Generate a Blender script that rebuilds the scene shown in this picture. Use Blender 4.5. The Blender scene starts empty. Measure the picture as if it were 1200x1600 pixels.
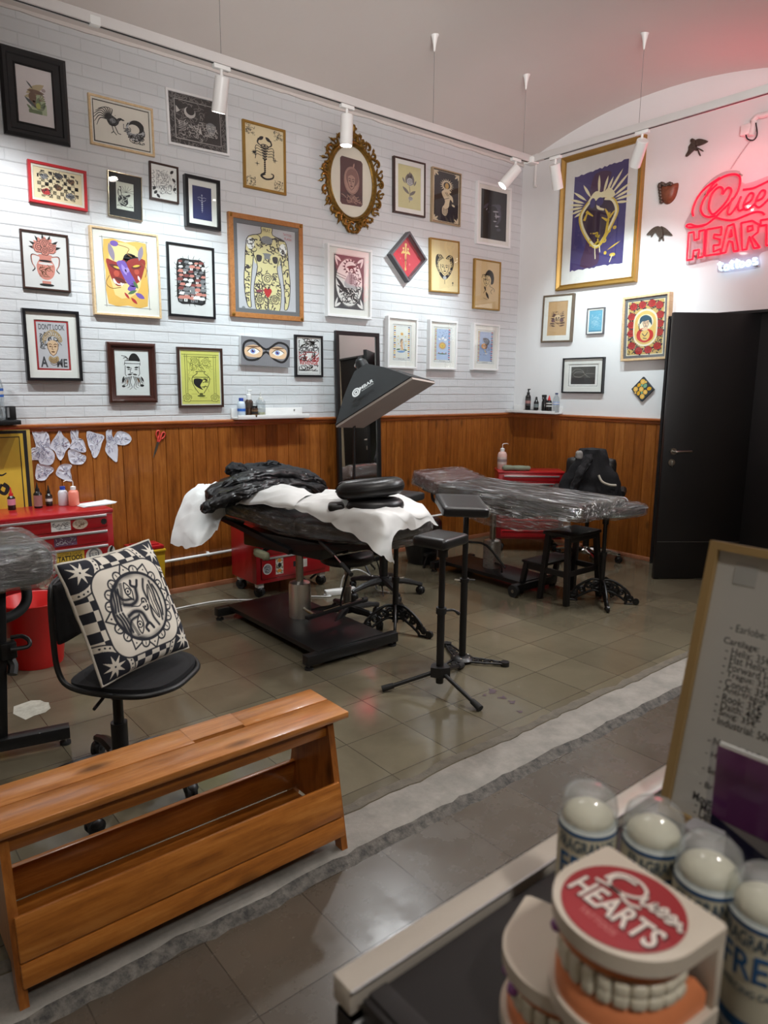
import bpy, bmesh, math, random
from mathutils import Vector as V, Matrix as M, noise as NZ
from mathutils.geometry import tessellate_polygon
R = random.Random(7)
PI = math.pi
SC = bpy.context.scene
COL = SC.collection

# ------------------------------------------------------------------ camera model (metres, Z up)
# brick wall is the plane Y=0, the white wall the plane X=0, the corner of the room is the origin
YAW, PITCH, ROLL, FPX = 0.688770, 0.176427, 0.008945, 1107.395
CAM = V((-5.671, -4.820, 1.5))
FW = V((math.sin(YAW)*math.cos(PITCH), math.cos(YAW)*math.cos(PITCH), -math.sin(PITCH)))
_r = V((math.cos(YAW), -math.sin(YAW), 0)); _u = _r.cross(FW)
RT = _r*math.cos(ROLL) + _u*math.sin(ROLL)
UP = _u*math.cos(ROLL) - _r*math.sin(ROLL)
def hit(x, y, ax, val):
    "where the sight line of image point x,y (1200x1600) meets the plane coordinate[ax] = val"
    d = FW + RT*((x-600)/FPX) - UP*((y-800)/FPX)
    return CAM + d*((val-CAM[ax])/d[ax])
def PF(x, y, z=0.0): return hit(x, y, 2, z)
def PB(x, y, off=0.0): return hit(x, y, 1, -off)
def PR(x, y, off=0.0): return hit(x, y, 0, -off)

# ------------------------------------------------------------------ materials
def lin(c):
    c = c/255.0
    return c/12.92 if c <= 0.04045 else ((c+0.055)/1.055)**2.4
def rgb(r, g, b): return (lin(r), lin(g), lin(b), 1.0)
_mats = {}
class NT:
    def __init__(s, name):
        s.m = bpy.data.materials.new(name); s.m.use_nodes = True
        s.t = s.m.node_tree; s.t.nodes.clear()
        s.out = s.n('ShaderNodeOutputMaterial')
    def n(s, typ, **kw):
        nd = s.t.nodes.new(typ)
        for k, v in kw.items(): setattr(nd, k, v)
        return nd
    def l(s, a, b): s.t.links.new(a, b)
    def coords(s, scale=(1, 1, 1), loc=(0, 0, 0), rot=(0, 0, 0), kind='Object'):
        tc = s.n('ShaderNodeTexCoord'); mp = s.n('ShaderNodeMapping')
        mp.inputs['Scale'].default_value = scale; mp.inputs['Location'].default_value = loc; mp.inputs['Rotation'].default_value = rot
        s.l(tc.outputs[kind], mp.inputs['Vector']); return mp.outputs['Vector']
    def noise(s, vec, scale, detail=4, rough=0.55, dist=0):
        t = s.n('ShaderNodeTexNoise'); t.inputs['Scale'].default_value = scale; t.inputs['Detail'].default_value = detail
        t.inputs['Roughness'].default_value = rough; t.inputs['Distortion'].default_value = dist
        s.l(vec, t.inputs['Vector']); return t.outputs['Fac']
    def ramp(s, fac, stops):
        r = s.n('ShaderNodeValToRGB'); e = r.color_ramp.elements
        while len(e) > 1: e.remove(e[-1])
        e[0].position, e[0].color = stops[0]
        for p, c in stops[1:]:
            q = e.new(p); q.color = c
        s.l(fac, r.inputs['Fac']); return r.outputs['Color']
    def mix(s, fac, a, b, mode='MIX'):
        x = s.n('ShaderNodeMix', data_type='RGBA', blend_type=mode)
        for i, v in ((0, fac), (6, a), (7, b)):
            if hasattr(v, 'is_linked'): s.l(v, x.inputs[i])
            else: x.inputs[i].default_value = v
        return x.outputs[2]
    def math(s, op, a, b=None):
        x = s.n('ShaderNodeMath', operation=op)
        for i, v in ((0, a), (1, b)):
            if v is None: continue
            if hasattr(v, 'is_linked'): s.l(v, x.inputs[i])
            else: x.inputs[i].default_value = v
        return x.outputs[0]
    def bump(s, h, strength=0.3, dist=0.01):
        b = s.n('ShaderNodeBump'); b.inputs['Strength'].default_value = strength; b.inputs['Distance'].default_value = dist
        s.l(h, b.inputs['Height']); return b.outputs['Normal']
    def bsdf(s, col=None, rough=0.5, metal=0.0, normal=None, spec=None, coat=0, emit=None, es=0):
        b = s.n('ShaderNodeBsdfPrincipled')
        for k, v in (('Base Color', col), ('Roughness', rough), ('Metallic', metal), ('Specular IOR Level', spec)):
            if v is None: continue
            if hasattr(v, 'is_linked'): s.l(v, b.inputs[k])
            else: b.inputs[k].default_value = v
        if normal is not None: s.l(normal, b.inputs['Normal'])
        if coat: b.inputs['Coat Weight'].default_value = coat; b.inputs['Coat Roughness'].default_value = 0.12
        if emit is not None: b.inputs['Emission Color'].default_value = emit; b.inputs['Emission Strength'].default_value = es
        s.l(b.outputs[0], s.out.inputs['Surface']); return b
def mat(name, c, rough=0.5, metal=0.0, var=0.08, vs=9.0, bump=0.0, bs=80.0, spec=None, coat=0, stretch=(1, 1, 1)):
    "plain material with procedural colour variation and optional fine bump; c = sRGB 0-255"
    if name in _mats: return _mats[name]
    n = NT(name); vec = n.coords(scale=stretch); col = rgb(*c)
    f = n.noise(vec, vs)
    lo = tuple(x*(1-var) for x in col[:3])+(1,); hi = tuple(min(1, x*(1+var)) for x in col[:3])+(1,)
    cc = n.ramp(f, [(0.3, lo), (0.7, hi)])
    nb = n.bump(n.noise(vec, bs, 3), bump, 0.004) if bump else None
    n.bsdf(cc, rough, metal, nb, spec, coat)
    _mats[name] = n.m; return n.m
def emat(name, c, es):
    if name in _mats: return _mats[name]
    n = NT(name); n.bsdf(rgb(*c), 0.4, emit=rgb(*c), es=es); _mats[name] = n.m; return n.m
def clear(name, tint=(245, 248, 248), gloss=0.06, rough=0.03, bump=0.0, bs=(20, 20, 20), edge=0.5, white_mix=0.0):
    "thin clear sheet: see-through with a glossy surface that grows towards grazing angles"
    if name in _mats: return _mats[name]
    n = NT(name)
    tr = n.n('ShaderNodeBsdfTransparent'); tr.inputs[0].default_value = rgb(*tint)
    gl = n.n('ShaderNodeBsdfGlossy'); gl.inputs['Roughness'].default_value = rough
    lw = n.n('ShaderNodeLayerWeight'); lw.inputs['Blend'].default_value = 0.25
    f = n.math('ADD', n.math('MULTIPLY', lw.outputs['Facing'], edge), gloss)
    f = n.math('MINIMUM', f, 0.9)
    if bump:
        vec = n.coords(scale=bs)
        h = n.noise(vec, 1.0, 5, 0.62, 0.8)
        nb = n.bump(h, bump, 0.03); n.l(nb, gl.inputs['Normal'])
        f2 = n.ramp(h, [(0.42, (0.4, 0.4, 0.4, 1)), (0.66, (1.7, 1.7, 1.7, 1))])
        f = n.math('MINIMUM', n.math('MULTIPLY', f, f2), 0.85)
    mx = n.n('ShaderNodeMixShader'); n.l(f, mx.inputs[0]); n.l(tr.outputs[0], mx.inputs[1]); n.l(gl.outputs[0], mx.inputs[2])
    if white_mix:
        df = n.n('ShaderNodeBsdfDiffuse'); df.inputs[0].default_value = rgb(232, 234, 234); m2 = n.n('ShaderNodeMixShader'); m2.inputs[0].default_value = white_mix; n.l(mx.outputs[0], m2.inputs[1]); n.l(df.outputs[0], m2.inputs[2]); mx = m2
    n.l(mx.outputs[0], n.out.inputs['Surface']); _mats[name] = n.m; return n.m
def wood(name, dark, mid, light, rough=0.35, axis=2, scale=1.0, coat=0.0, board=0.0, baxis=0, knots=True):
    "varnished wood: grain stretched along one axis, per-board tone if board>0"
    if name in _mats: return _mats[name]
    n = NT(name)
    st = [20*scale]*3; st[axis] = 1.3*scale
    vec = n.coords(scale=tuple(st))
    off = None
    if board:
        tc = n.n('ShaderNodeTexCoord'); sp = n.n('ShaderNodeSeparateXYZ'); n.l(tc.outputs['Object'], sp.inputs[0])
        idx = n.math('FLOOR', n.math('DIVIDE', sp.outputs[baxis], board))
        wn = n.n('ShaderNodeTexWhiteNoise', noise_dimensions='1D'); n.l(idx, wn.inputs['W'])
        off = wn.outputs['Value']
        cb = n.n('ShaderNodeCombineXYZ'); n.l(n.math('MULTIPLY', off, 37.0), cb.inputs[0]); n.l(n.math('MULTIPLY', off, 11.0), cb.inputs[2])
        ad = n.n('ShaderNodeVectorMath', operation='ADD'); n.l(vec, ad.inputs[0]); n.l(cb.outputs[0], ad.inputs[1]); vec = ad.outputs[0]
    f = n.noise(vec, 1.3, 6, 0.6, 1.2)
    f2 = n.noise(vec, 7.0, 4, 0.6, 0.3)
    st3 = [26.0]*3; st3[axis] = 9.0; f4 = n.noise(n.coords(scale=tuple(st3)), 1.0, 5, 0.7, 0.5)
    ff = n.math('ADD', n.math('ADD', n.math('MULTIPLY', f, 0.5), n.math('MULTIPLY', f2, 0.22)), n.math('MULTIPLY', f4, 0.28))
    if off is not None: ff = n.math('ADD', ff, n.math('MULTIPLY', n.math('SUBTRACT', off, 0.5), 0.10))
    col = n.ramp(ff, [(0.30, rgb(*dark)), (0.5, rgb(*mid)), (0.68, rgb(*light))])
    if knots:
        st2 = [5.0]*3; st2[axis] = 2.2
        k = n.n('ShaderNodeTexVoronoi'); k.inputs['Scale'].default_value = 1.0*scale
        n.l(n.coords(scale=tuple(st2)), k.inputs['Vector'])
        km = n.ramp(k.outputs['Distance'], [(0.04, (1, 1, 1, 1)), (0.13, (0, 0, 0, 1))])
        col = n.mix(n.math('MULTIPLY', km, 0.75), col, rgb(*[int(c*0.55) for c in dark]))
    n.bsdf(col, rough, 0, n.bump(f2, 0.06, 0.003), coat=coat)
    _mats[name] = n.m; return n.m

# ------------------------------------------------------------------ mesh builder
def frame_z(d):
    d = V(d).normalized(); a = V((0, 0, 1)) if abs(d.z) < 0.95 else V((1, 0, 0))
    x = a.cross(d).normalized(); y = d.cross(x)
    return M((x, y, d)).transposed().to_4x4()
def TM(loc=(0, 0, 0), rz=0.0, rx=0.0, ry=0.0):
    return M.Translation(V(loc)) @ M.Rotation(rz, 4, 'Z') @ M.Rotation(ry, 4, 'Y') @ M.Rotation(rx, 4, 'X')
class MB:
    def __init__(s, mtx=None):
        s.v = []; s.f = []; s.fm = []; s.mats = []; s.mtx = mtx; s.cols = None
    def mi(s, m):
        if m not in s.mats: s.mats.append(m)
        return s.mats.index(m)
    def add(s, vs, fs, m, mtx=None):
        k = len(s.v); q = s.mi(m)
        T = mtx if s.mtx is None else (s.mtx @ mtx if mtx is not None else s.mtx)
        for p in vs:
            p = V(p); s.v.append(T @ p if T is not None else p)
        for f in fs:
            s.f.append([i+k for i in f]); s.fm.append(q)
        return s
    def box(s, c, d, m, bev=0.0, mtx=None, seg=2):
        bm = bmesh.new(); bmesh.ops.create_cube(bm, size=1.0)
        for v in bm.verts: v.co = V((v.co.x*d[0], v.co.y*d[1], v.co.z*d[2]))+V(c)
        if bev: bmesh.ops.bevel(bm, geom=bm.edges[:], offset=min(bev, min(d)*0.49), segments=seg, affect='EDGES', profile=0.5)
        bm.verts.index_update()
        s.add([v.co.copy() for v in bm.verts], [[v.index for v in f.verts] for f in bm.faces], m, mtx); bm.free(); return s
    def bar(s, p0, p1, w, h, m, bev=0.0, up=(0, 0, 1)):
        "rectangular bar from p0 to p1, w across, h along up"
        p0, p1 = V(p0), V(p1); d = (p1-p0); L = d.length; d.normalize(); u = V(up)
        x = d.cross(u); 
        if x.length < 1e-4: x = d.cross(V((0, 1, 0)))
        x.normalize(); y = x.cross(d)
        T = M((x, d, y)).transposed().to_4x4(); T.translation = (p0+p1)/2
        return s.box((0, 0, 0), (w, L, h), m, bev, T)
    def cyl(s, p0, p1, r0, m, r1=None, n=16, caps=True):
        r1 = r0 if r1 is None else r1
        p0, p1 = V(p0), V(p1); F = frame_z(p1-p0); vs = []; fs = []
        for p, r in ((p0, r0), (p1, r1)):
            for i in range(n):
                a = 2*PI*i/n; vs.append(p+F.to_3x3() @ V((math.cos(a)*r, math.sin(a)*r, 0)))
        for i in range(n): fs.append([i, (i+1) % n, n+(i+1) % n, n+i])
        if caps: fs.append(list(range(n-1, -1, -1))); fs.append(list(range(n, 2*n)))
        return s.add(vs, fs, m)
    def tube(s, pts, r, m, n=8, closed=False, sm=0):
        pts = [V(p) for p in pts]
        if sm: pts = smooth(pts, sm, closed)
        N = len(pts); vs = []; fs = []; prev = None
        rr = r if isinstance(r, (list, tuple)) else None
        for i, p in enumerate(pts):
            a = pts[(i-1) % N] if (closed or i) else p; b = pts[(i+1) % N] if (closed or i < N-1) else p
            d = (b-a); d = d.normalized() if d.length > 1e-9 else V((0, 0, 1))
            if prev is None: x = frame_z(d).to_3x3() @ V((1, 0, 0))
            else:
                x = prev-d*prev.dot(d); x = x.normalized() if x.length > 1e-6 else frame_z(d).to_3x3() @ V((1, 0, 0))
            prev = x; y = d.cross(x)
            q = r if rr is None else rr[min(len(rr)-1, int(i*len(rr)/N))] if len(rr) != N else rr[i]
            for k in range(n):
                t = 2*PI*k/n; vs.append(p+x*(math.cos(t)*q)+y*(math.sin(t)*q))
        for i in range(N if closed else N-1):
            j = (i+1) % N
            for k in range(n): fs.append([i*n+k, i*n+(k+1) % n, j*n+(k+1) % n, j*n+k])
        if not closed: fs.append(list(range(n-1, -1, -1))); fs.append([(N-1)*n+k for k in range(n)])
        return s.add(vs, fs, m)
    def lathe(s, prof, m, n=24, mtx=None, caps=True):
        vs = []; fs = []; P = len(prof)
        for r, z in prof:
            for i in range(n):
                a = 2*PI*i/n; vs.append((r*math.cos(a), r*math.sin(a), z))
        for j in range(P-1):
            for i in range(n): fs.append([j*n+i, j*n+(i+1) % n, (j+1)*n+(i+1) % n, (j+1)*n+i])
        if caps:
            if prof[0][0] > 1e-5: fs.append(list(range(n-1, -1, -1)))
            if prof[-1][0] > 1e-5: fs.append([(P-1)*n+i for i in range(n)])
        return s.add(vs, fs, m, mtx)
    def ell(s, c, r, m, n=16, mtx=None):
        vs = []; fs = []; h = max(6, n//2)
        for j in range(h+1):
            t = PI*j/h
            for i in range(n):
                a = 2*PI*i/n; vs.append((c[0]+r[0]*math.sin(t)*math.cos(a), c[1]+r[1]*math.sin(t)*math.sin(a), c[2]-r[2]*math.cos(t)))
        for j in range(h):
            for i in range(n): fs.append([j*n+i, j*n+(i+1) % n, (j+1)*n+(i+1) % n, (j+1)*n+i])
        return s.add(vs, fs, m, mtx)
    def prism(s, pts, z0, z1, m, mtx=None):
        N = len(pts)
        ar = sum(pts[i][0]*pts[(i+1) % N][1]-pts[(i+1) % N][0]*pts[i][1] for i in range(N))
        if ar < 0: pts = pts[::-1]
        vs = [(p[0], p[1], z0) for p in pts]+[(p[0], p[1], z1) for p in pts]
        tri = tessellate_polygon([[V((p[0], p[1], 0)) for p in pts]])
        fs = []
        for t in tri:
            a, b, c = [V(pts[i]) for i in t]
            if (b-a).cross(c-a) < 0: t = (t[0], t[2], t[1])
            fs.append([t[2], t[1], t[0]]); fs.append([t[0]+N, t[1]+N, t[2]+N])
        for i in range(N): fs.append([i, (i+1) % N, N+(i+1) % N, N+i])
        return s.add(vs, fs, m, mtx)
    def flat(s, pts, z, m, mtx=None):
        N = len(pts)
        tri = tessellate_polygon([[V((p[0], p[1], 0)) for p in pts]]); fs = []
        for t in tri:
            a, b, c = [V((pts[i][0], pts[i][1])) for i in t]
            if (b-a).cross(c-a) < 0: t = (t[0], t[2], t[1])
            fs.append(list(t))
        return s.add([(p[0], p[1], z) for p in pts], fs, m, mtx)
    def grid(s, fn, nu, nv, m, wrapu=False, mtx=None):
        vs = []; fs = []
        for j in range(nv+1):
            for i in range(nu if wrapu else nu+1): vs.append(fn(i/nu, j/nv))
        W = nu if wrapu else nu+1
        for j in range(nv):
            for i in range(nu): fs.append([j*W+i, j*W+(i+1) % W, (j+1)*W+(i+1) % W, (j+1)*W+i])
        return s.add(vs, fs, m, mtx)
    def ring(s, w, h, prof, m, mtx=None):
        "mitred rectangular frame: prof = [(inset from outer edge, height)]"
        vs = []; fs = []; P = len(prof)
        for d, z in prof:
            a, b = w/2-d, h/2-d
            vs += [(-a, -b, z), (a, -b, z), (a, b, z), (-a, b, z)]
        for j in range(P-1):
            for i in range(4): fs.append([j*4+i, j*4+(i+1) % 4, (j+1)*4+(i+1) % 4, (j+1)*4+i])
        return s.add(vs, fs, m, mtx)
    def build(s, name, parent=None, world=False, smooth=35, sub=0, solid=0, fix=True):
        me = bpy.data.meshes.new(name); vs = s.v
        if world and parent is not None:
            inv = MW[parent.name].inverted(); vs = [inv @ V(v) for v in vs]
        me.from_pydata([tuple(v) for v in vs], [], s.f)
        for m in s.mats: me.materials.append(m)
        me.polygons.foreach_set('material_index', s.fm)
        bm = bmesh.new(); bm.from_mesh(me)
        if fix: bmesh.ops.recalc_face_normals(bm, faces=bm.faces[:])
        if smooth:
            lim = math.radians(smooth)
            for f in bm.faces: f.smooth = True
            for e in bm.edges: e.smooth = (len(e.link_faces) == 2 and e.calc_face_angle(0) < lim)
        bm.to_mesh(me); bm.free(); me.update()
        o = bpy.data.objects.new(name, me); COL.objects.link(o)
        if parent is not None: o.parent = parent
        if sub:
            md = o.modifiers.new('sub', 'SUBSURF'); md.levels = sub; md.render_levels = sub
        if solid:
            md = o.modifiers.new('thick', 'SOLIDIFY'); md.thickness = solid; md.offset = 0
        return o
MW = {}
def thing(name, label, cat, loc=(0, 0, 0), rz=0.0, group=None, mtx=None):
    o = bpy.data.objects.new(name, None); COL.objects.link(o); o.empty_display_size = 0.05
    T = mtx if mtx is not None else TM(loc, rz)
    o.matrix_world = T; MW[o.name] = T.copy()
    return tag(o, label, cat, group)
def tag(o, label, cat, group=None, kind=None):
    o['label'] = label; o['category'] = cat
    if group: o['group'] = group
    if kind: o['kind'] = kind
    return o
def struct(o):
    o['kind'] = 'structure'; return o
def smooth(pts, n=4, closed=False):
    "Catmull-Rom through the points"
    pts = [V(p) for p in pts]; N = len(pts); out = []
    for i in range(N if closed else N-1):
        p0 = pts[(i-1) % N] if (closed or i) else pts[0]*2-pts[1]
        p1 = pts[i]; p2 = pts[(i+1) % N]
        p3 = pts[(i+2) % N] if (closed or i+2 < N) else p2*2-p1
        for k in range(n):
            t = k/n
            out.append(0.5*((2*p1)+(p2-p0)*t+(2*p0-5*p1+4*p2-p3)*t*t+(3*p1-p0-3*p2+p3)*t**3))
    if not closed: out.append(pts[-1])
    return out
def sm2(pts, n=4, closed=True):
    return [(p.x, p.y) for p in smooth([V((a, b, 0)) for a, b in pts], n, closed)]
def oval(cx, cy, rx, ry, n=20, rot=0.0, a0=0.0, a1=2*PI):
    full = abs(a1-a0-2*PI) < 1e-6; c, s = math.cos(rot), math.sin(rot); out = []
    for i in range(n if full else n+1):
        a = a0+(a1-a0)*i/n; x, y = rx*math.cos(a), ry*math.sin(a); out.append((cx+c*x-s*y, cy+s*x+c*y))
    return out
def star(cx, cy, r1, r2, n, rot=0.0):
    return [(cx+(r1 if i % 2 == 0 else r2)*math.cos(rot+PI*i/n), cy+(r1 if i % 2 == 0 else r2)*math.sin(rot+PI*i/n)) for i in range(2*n)]
def leafp(x0, y0, x1, y1, w, n=6):
    dx, dy = x1-x0, y1-y0; L = math.hypot(dx, dy) or 1e-6; nx, ny = -dy/L, dx/L; a = []; b = []
    for i in range(n+1):
        t = i/n; q = w*math.sin(PI*t)**0.8
        a.append((x0+dx*t+nx*q, y0+dy*t+ny*q)); b.append((x0+dx*t-nx*q, y0+dy*t-ny*q))
    return a+b[-2:0:-1]
_txt = {}
def text_geo(st, bold=0.0):
    key = (st, bold)
    if key in _txt: return _txt[key]
    cu = bpy.data.curves.new('t', 'FONT'); cu.body = st; cu.size = 1.0; cu.resolution_u = 3; cu.offset = bold
    ob = bpy.data.objects.new('t', cu); COL.objects.link(ob)
    dg = bpy.context.evaluated_depsgraph_get(); ev = ob.evaluated_get(dg); me = ev.to_mesh()
    vs = [(v.co.x, v.co.y) for v in me.vertices]; fs = [list(p.vertices) for p in me.polygons]
    ev.to_mesh_clear(); bpy.data.objects.remove(ob); bpy.data.curves.remove(cu)
    if vs:
        x0 = min(v[0] for v in vs); x1 = max(v[0] for v in vs); y0 = min(v[1] for v in vs); y1 = max(v[1] for v in vs)
    else: x0 = y0 = 0; x1 = y1 = 1
    _txt[key] = (vs, fs, x0, x1, y0, y1); return _txt[key]
class D(MB):
    "flat artwork: shapes stacked as paint-thin layers; x in [-1,1], y in [-a,a], scaled by half-width"
    def __init__(s, mtx, half, z0=0.0, step=3e-5):
        MB.__init__(s, mtx); s.h = half; s.z = z0; s.step = step; s.sy = 1.0
    def P(s, m, *polys):
        s.z += s.step
        for p in polys: s.flat([(x*s.h, y*s.h*s.sy) for x, y in p], s.z, m)
        return s
    def S(s, m, w, *lines):
        "strokes of width w; a line is a list of points, tapered if w is a tuple (start, end)"
        s.z += s.step
        w0, w1 = w if isinstance(w, tuple) else (w, w)
        for ln in lines:
            N = len(ln)
            if N < 2: continue
            vs = []; fs = []
            for i, (x, y) in enumerate(ln):
                a = ln[max(0, i-1)]; b = ln[min(N-1, i+1)]; dx, dy = b[0]-a[0], b[1]-a[1]; L = math.hypot(dx, dy) or 1e-6
                q = (w0+(w1-w0)*i/(N-1))/2
                vs += [((x-dy/L*q)*s.h, (y+dx/L*q)*s.h*s.sy, s.z), ((x+dy/L*q)*s.h, (y-dx/L*q)*s.h*s.sy, s.z)]
            for i in range(N-1): fs.append([2*i+1, 2*i+3, 2*i+2, 2*i])
            s.add(vs, fs, m)
        return s
    def T(s, m, st, cx, cy, w=None, h=None, rot=0.0, bold=0.0, shear=0.0):
        "text centred at cx,cy fitted to width w and/or height h"
        vs, fs, x0, x1, y0, y1 = text_geo(st, bold); s.z += s.step
        if w and h: kx, ky = w/(x1-x0), h/(y1-y0)
        elif w: kx = ky = w/(x1-x0)
        else: kx = ky = h/(y1-y0)
        c, sn = math.cos(rot), math.sin(rot); out = []
        for x, y in vs:
            X, Y = (x-(x0+x1)/2)*kx, (y-(y0+y1)/2)*ky; X += shear*Y
            out.append(((cx+c*X-sn*Y)*s.h, (cy+sn*X+c*Y)*s.h*s.sy, s.z))
        s.add(out, fs, m); return s
# ================================================================== setting
def mat_brick():
    n = NT('white_painted_brick'); vec = n.coords(rot=(math.radians(90), 0, 0))
    b = n.n('ShaderNodeTexBrick'); n.l(vec, b.inputs['Vector'])
    b.offset = 0.5; b.inputs['Scale'].default_value = 1.0
    b.inputs['Brick Width'].default_value = 0.235; b.inputs['Row Height'].default_value = 0.071
    b.inputs['Mortar Size'].default_value = 0.0035; b.inputs['Mortar Smooth'].default_value = 0.6
    b.inputs['Color1'].default_value = rgb(206, 208, 210); b.inputs['Color2'].default_value = rgb(202, 204, 206); b.inputs['Mortar'].default_value = rgb(196, 198, 200)
    v2 = n.coords(scale=(9, 9, 26)); f = n.noise(v2, 1.0, 5, 0.6)
    v3 = n.coords(scale=(3, 3, 70)); f3 = n.noise(v3, 1.0, 3, 0.6)
    inv = n.math('SUBTRACT', 1.0, b.outputs['Fac'])
    sp = n.n('ShaderNodeSeparateXYZ'); tc = n.n('ShaderNodeTexCoord'); n.l(tc.outputs['Object'], sp.inputs[0])
    row = n.math('FRACT', n.math('DIVIDE', sp.outputs[2], 0.071)); gv = n.math('MULTIPLY', n.math('MINIMUM', n.math('MULTIPLY', row, 9.0), 1.0), 0.7)
    hgt = n.math('ADD', n.math('ADD', gv, n.math('MULTIPLY', inv, 0.3)), n.math('ADD', n.math('MULTIPLY', f, 0.9), n.math('MULTIPLY', f3, 0.25)))
    n.bsdf(b.outputs['Color'], 0.55, 0, n.bump(hgt, 0.6, 0.007)); return n.m
def mat_plaster(name, c, bump=0.12):
    n = NT(name); vec = n.coords(); f = n.noise(vec, 1.2, 3); g = n.noise(vec, 45, 3)
    col = n.ramp(f, [(0.3, tuple(x*0.95 for x in rgb(*c)[:3])+(1,)), (0.7, rgb(*c))])
    n.bsdf(col, 0.6, 0, n.bump(g, bump, 0.002)); return n.m
def mat_floor(name, off, base, dark, rough):
    n = NT(name); vec = n.coords(loc=off)
    b = n.n('ShaderNodeTexBrick'); n.l(vec, b.inputs['Vector']); b.offset = 0.0
    b.inputs['Scale'].default_value = 1.0; b.inputs['Brick Width'].default_value = 0.313; b.inputs['Row Height'].default_value = 0.30
    b.inputs['Mortar Size'].default_value = 0.0022; b.inputs['Mortar Smooth'].default_value = 0.3
    b.inputs['Color1'].default_value = rgb(*base); b.inputs['Color2'].default_value = rgb(*[int(c*0.86) for c in base]); b.inputs['Mortar'].default_value = rgb(*[int(c*0.78) for c in dark])
    v = n.coords(); f = n.noise(v, 1.6, 6, 0.6, 0.4); g = n.noise(v, 60, 4, 0.7); w = n.noise(v, 5.0, 5, 0.65)
    m1 = n.ramp(f, [(0.35, (0, 0, 0, 1)), (0.68, (1, 1, 1, 1))])
    c1 = n.mix(n.math('MULTIPLY', m1, 0.65), b.outputs['Color'], rgb(*dark))
    sp = n.ramp(g, [(0.62, (0, 0, 0, 1)), (0.75, (1, 1, 1, 1))])
    c2 = n.mix(n.math('MULTIPLY', sp, 0.12), c1, rgb(150, 142, 130))
    rr = n.ramp(w, [(0.3, (rough*0.65,)*3+(1,)), (0.72, (rough*1.5,)*3+(1,))])
    hh = n.math('ADD', n.math('MULTIPLY', b.outputs['Fac'], -0.8), n.math('ADD', n.math('MULTIPLY', g, 0.12), n.math('MULTIPLY', w, 0.25)))
    n.bsdf(c2, rr, 0, n.bump(hh, 0.25, 0.003), spec=0.55); return n.m
def mat_rough(name, c1, c2, sc=22):
    n = NT(name); v = n.coords(); f = n.noise(v, sc, 6, 0.7); g = n.noise(v, sc*6, 3)
    n.bsdf(n.ramp(f, [(0.35, rgb(*c1)), (0.65, rgb(*c2))]), 0.75, 0, n.bump(n.math('ADD', f, n.math('MULTIPLY', g, 0.4)), 0.6, 0.008)); return n.m
BRICK = mat_brick()
WHITE_WALL = mat_plaster('white_plaster', (226, 226, 226)); CEIL = mat_plaster('ceiling_paint', (214, 207, 202), 0.05)
CREAM = mat_plaster('cream_plaster', (214, 204, 178))
WAIN = wood('varnished_pine_boards', (98, 50, 16), (142, 80, 28), (172, 106, 46), 0.33, 2, 1.0, 0.2, 0.1, 0)
WAIN_R = wood('varnished_pine_boards_side', (98, 50, 16), (142, 80, 28), (172, 106, 46), 0.33, 2, 1.0, 0.2, 0.1, 1)
RAILW = wood('varnished_rail', (112, 54, 20), (156, 86, 40), (186, 114, 62), 0.28, 0, 1.0, 0.5, knots=False)
RAILWR = wood('varnished_rail_side', (112, 54, 20), (156, 86, 40), (186, 114, 62), 0.28, 1, 1.0, 0.5, knots=False)
BASEW = wood('pinkish_baseboard', (118, 66, 42), (150, 94, 66), (172, 116, 86), 0.4, 0, 1.0, knots=False)
FLOOR_M = mat_floor('polished_stone_tiles', (4.33, 2.575, 0), (112, 104, 86), (74, 67, 54), 0.13)
FLOOR_F = mat_floor('front_stone_tiles', (4.33, 3.19, 0), (88, 79, 68), (66, 58, 49), 0.25)
STRIP_M = mat_rough('worn_concrete', (116, 112, 105), (140, 134, 126), 7)
CURB_M = mat_rough('broken_mortar', (38, 35, 32), (100, 94, 86), 30)
PATCH_M = mat_rough('repair_mortar', (150, 146, 134), (186, 182, 168), 14)
BLACKDOOR = mat('black_door_paint', (27, 26, 28), 0.42, var=0.1, vs=3, bump=0.04)
BLACK = mat('black_painted_steel', (20, 20, 21), 0.38, var=0.12)
BLACKPL = mat('black_plastic', (24, 24, 25), 0.42, var=0.1, bump=0.05, bs=200)
STEEL = mat('brushed_steel', (170, 166, 158), 0.28, 1.0, var=0.06, stretch=(1, 1, 12))
CHROME = mat('chrome', (205, 205, 205), 0.08, 1.0, var=0.03)
WHITE_PL = mat('white_plastic', (228, 228, 226), 0.4, var=0.02)
WHITE_MET = mat('white_coated_metal', (224, 222, 220), 0.4, var=0.02)

# floor: back room, front room a finger lower
m = MB()
m.box((-4.0, -1.47, -0.06), (10.4, 3.14, 0.12), FLOOR_M)
m.box((-4.0, -5.37, -0.074), (10.4, 4.66, 0.12), FLOOR_F)
pp = [(-5.08, -1.62), (-5.0, -1.60), (-4.965, -1.625), (-4.955, -1.66), (-4.94, -1.675), (-4.945, -1.70), (-4.95, -1.745), (-4.98, -1.775), (-5.03, -1.78), (-5.07, -1.80), (-5.1, -1.70)]
q0 = PF(50, 1108, 0); m.flat([(x+5.02+q0.x, y+1.70+q0.y) for x, y in pp], 0.0012, PATCH_M)
STAIN = mat('purple_floor_stain', (88, 74, 80), 0.3)
for px, py, k in ((770, 1080, 1.0), (785, 1090, 0.8), (800, 1097, 0.6), (812, 1112, 0.45), (758, 1086, 0.5)): q = PF(px, py, 0); m.flat([(q.x+0.045*k*math.cos(j*.7)*(0.6+0.4*math.sin(j*2.3+px)), q.y+0.04*k*math.sin(j*.7)*(0.6+0.4*math.cos(j*1.7+px))) for j in range(9)], 0.0012+k*0.0002, STAIN)
struct(m.build('floor', smooth=0))
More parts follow.
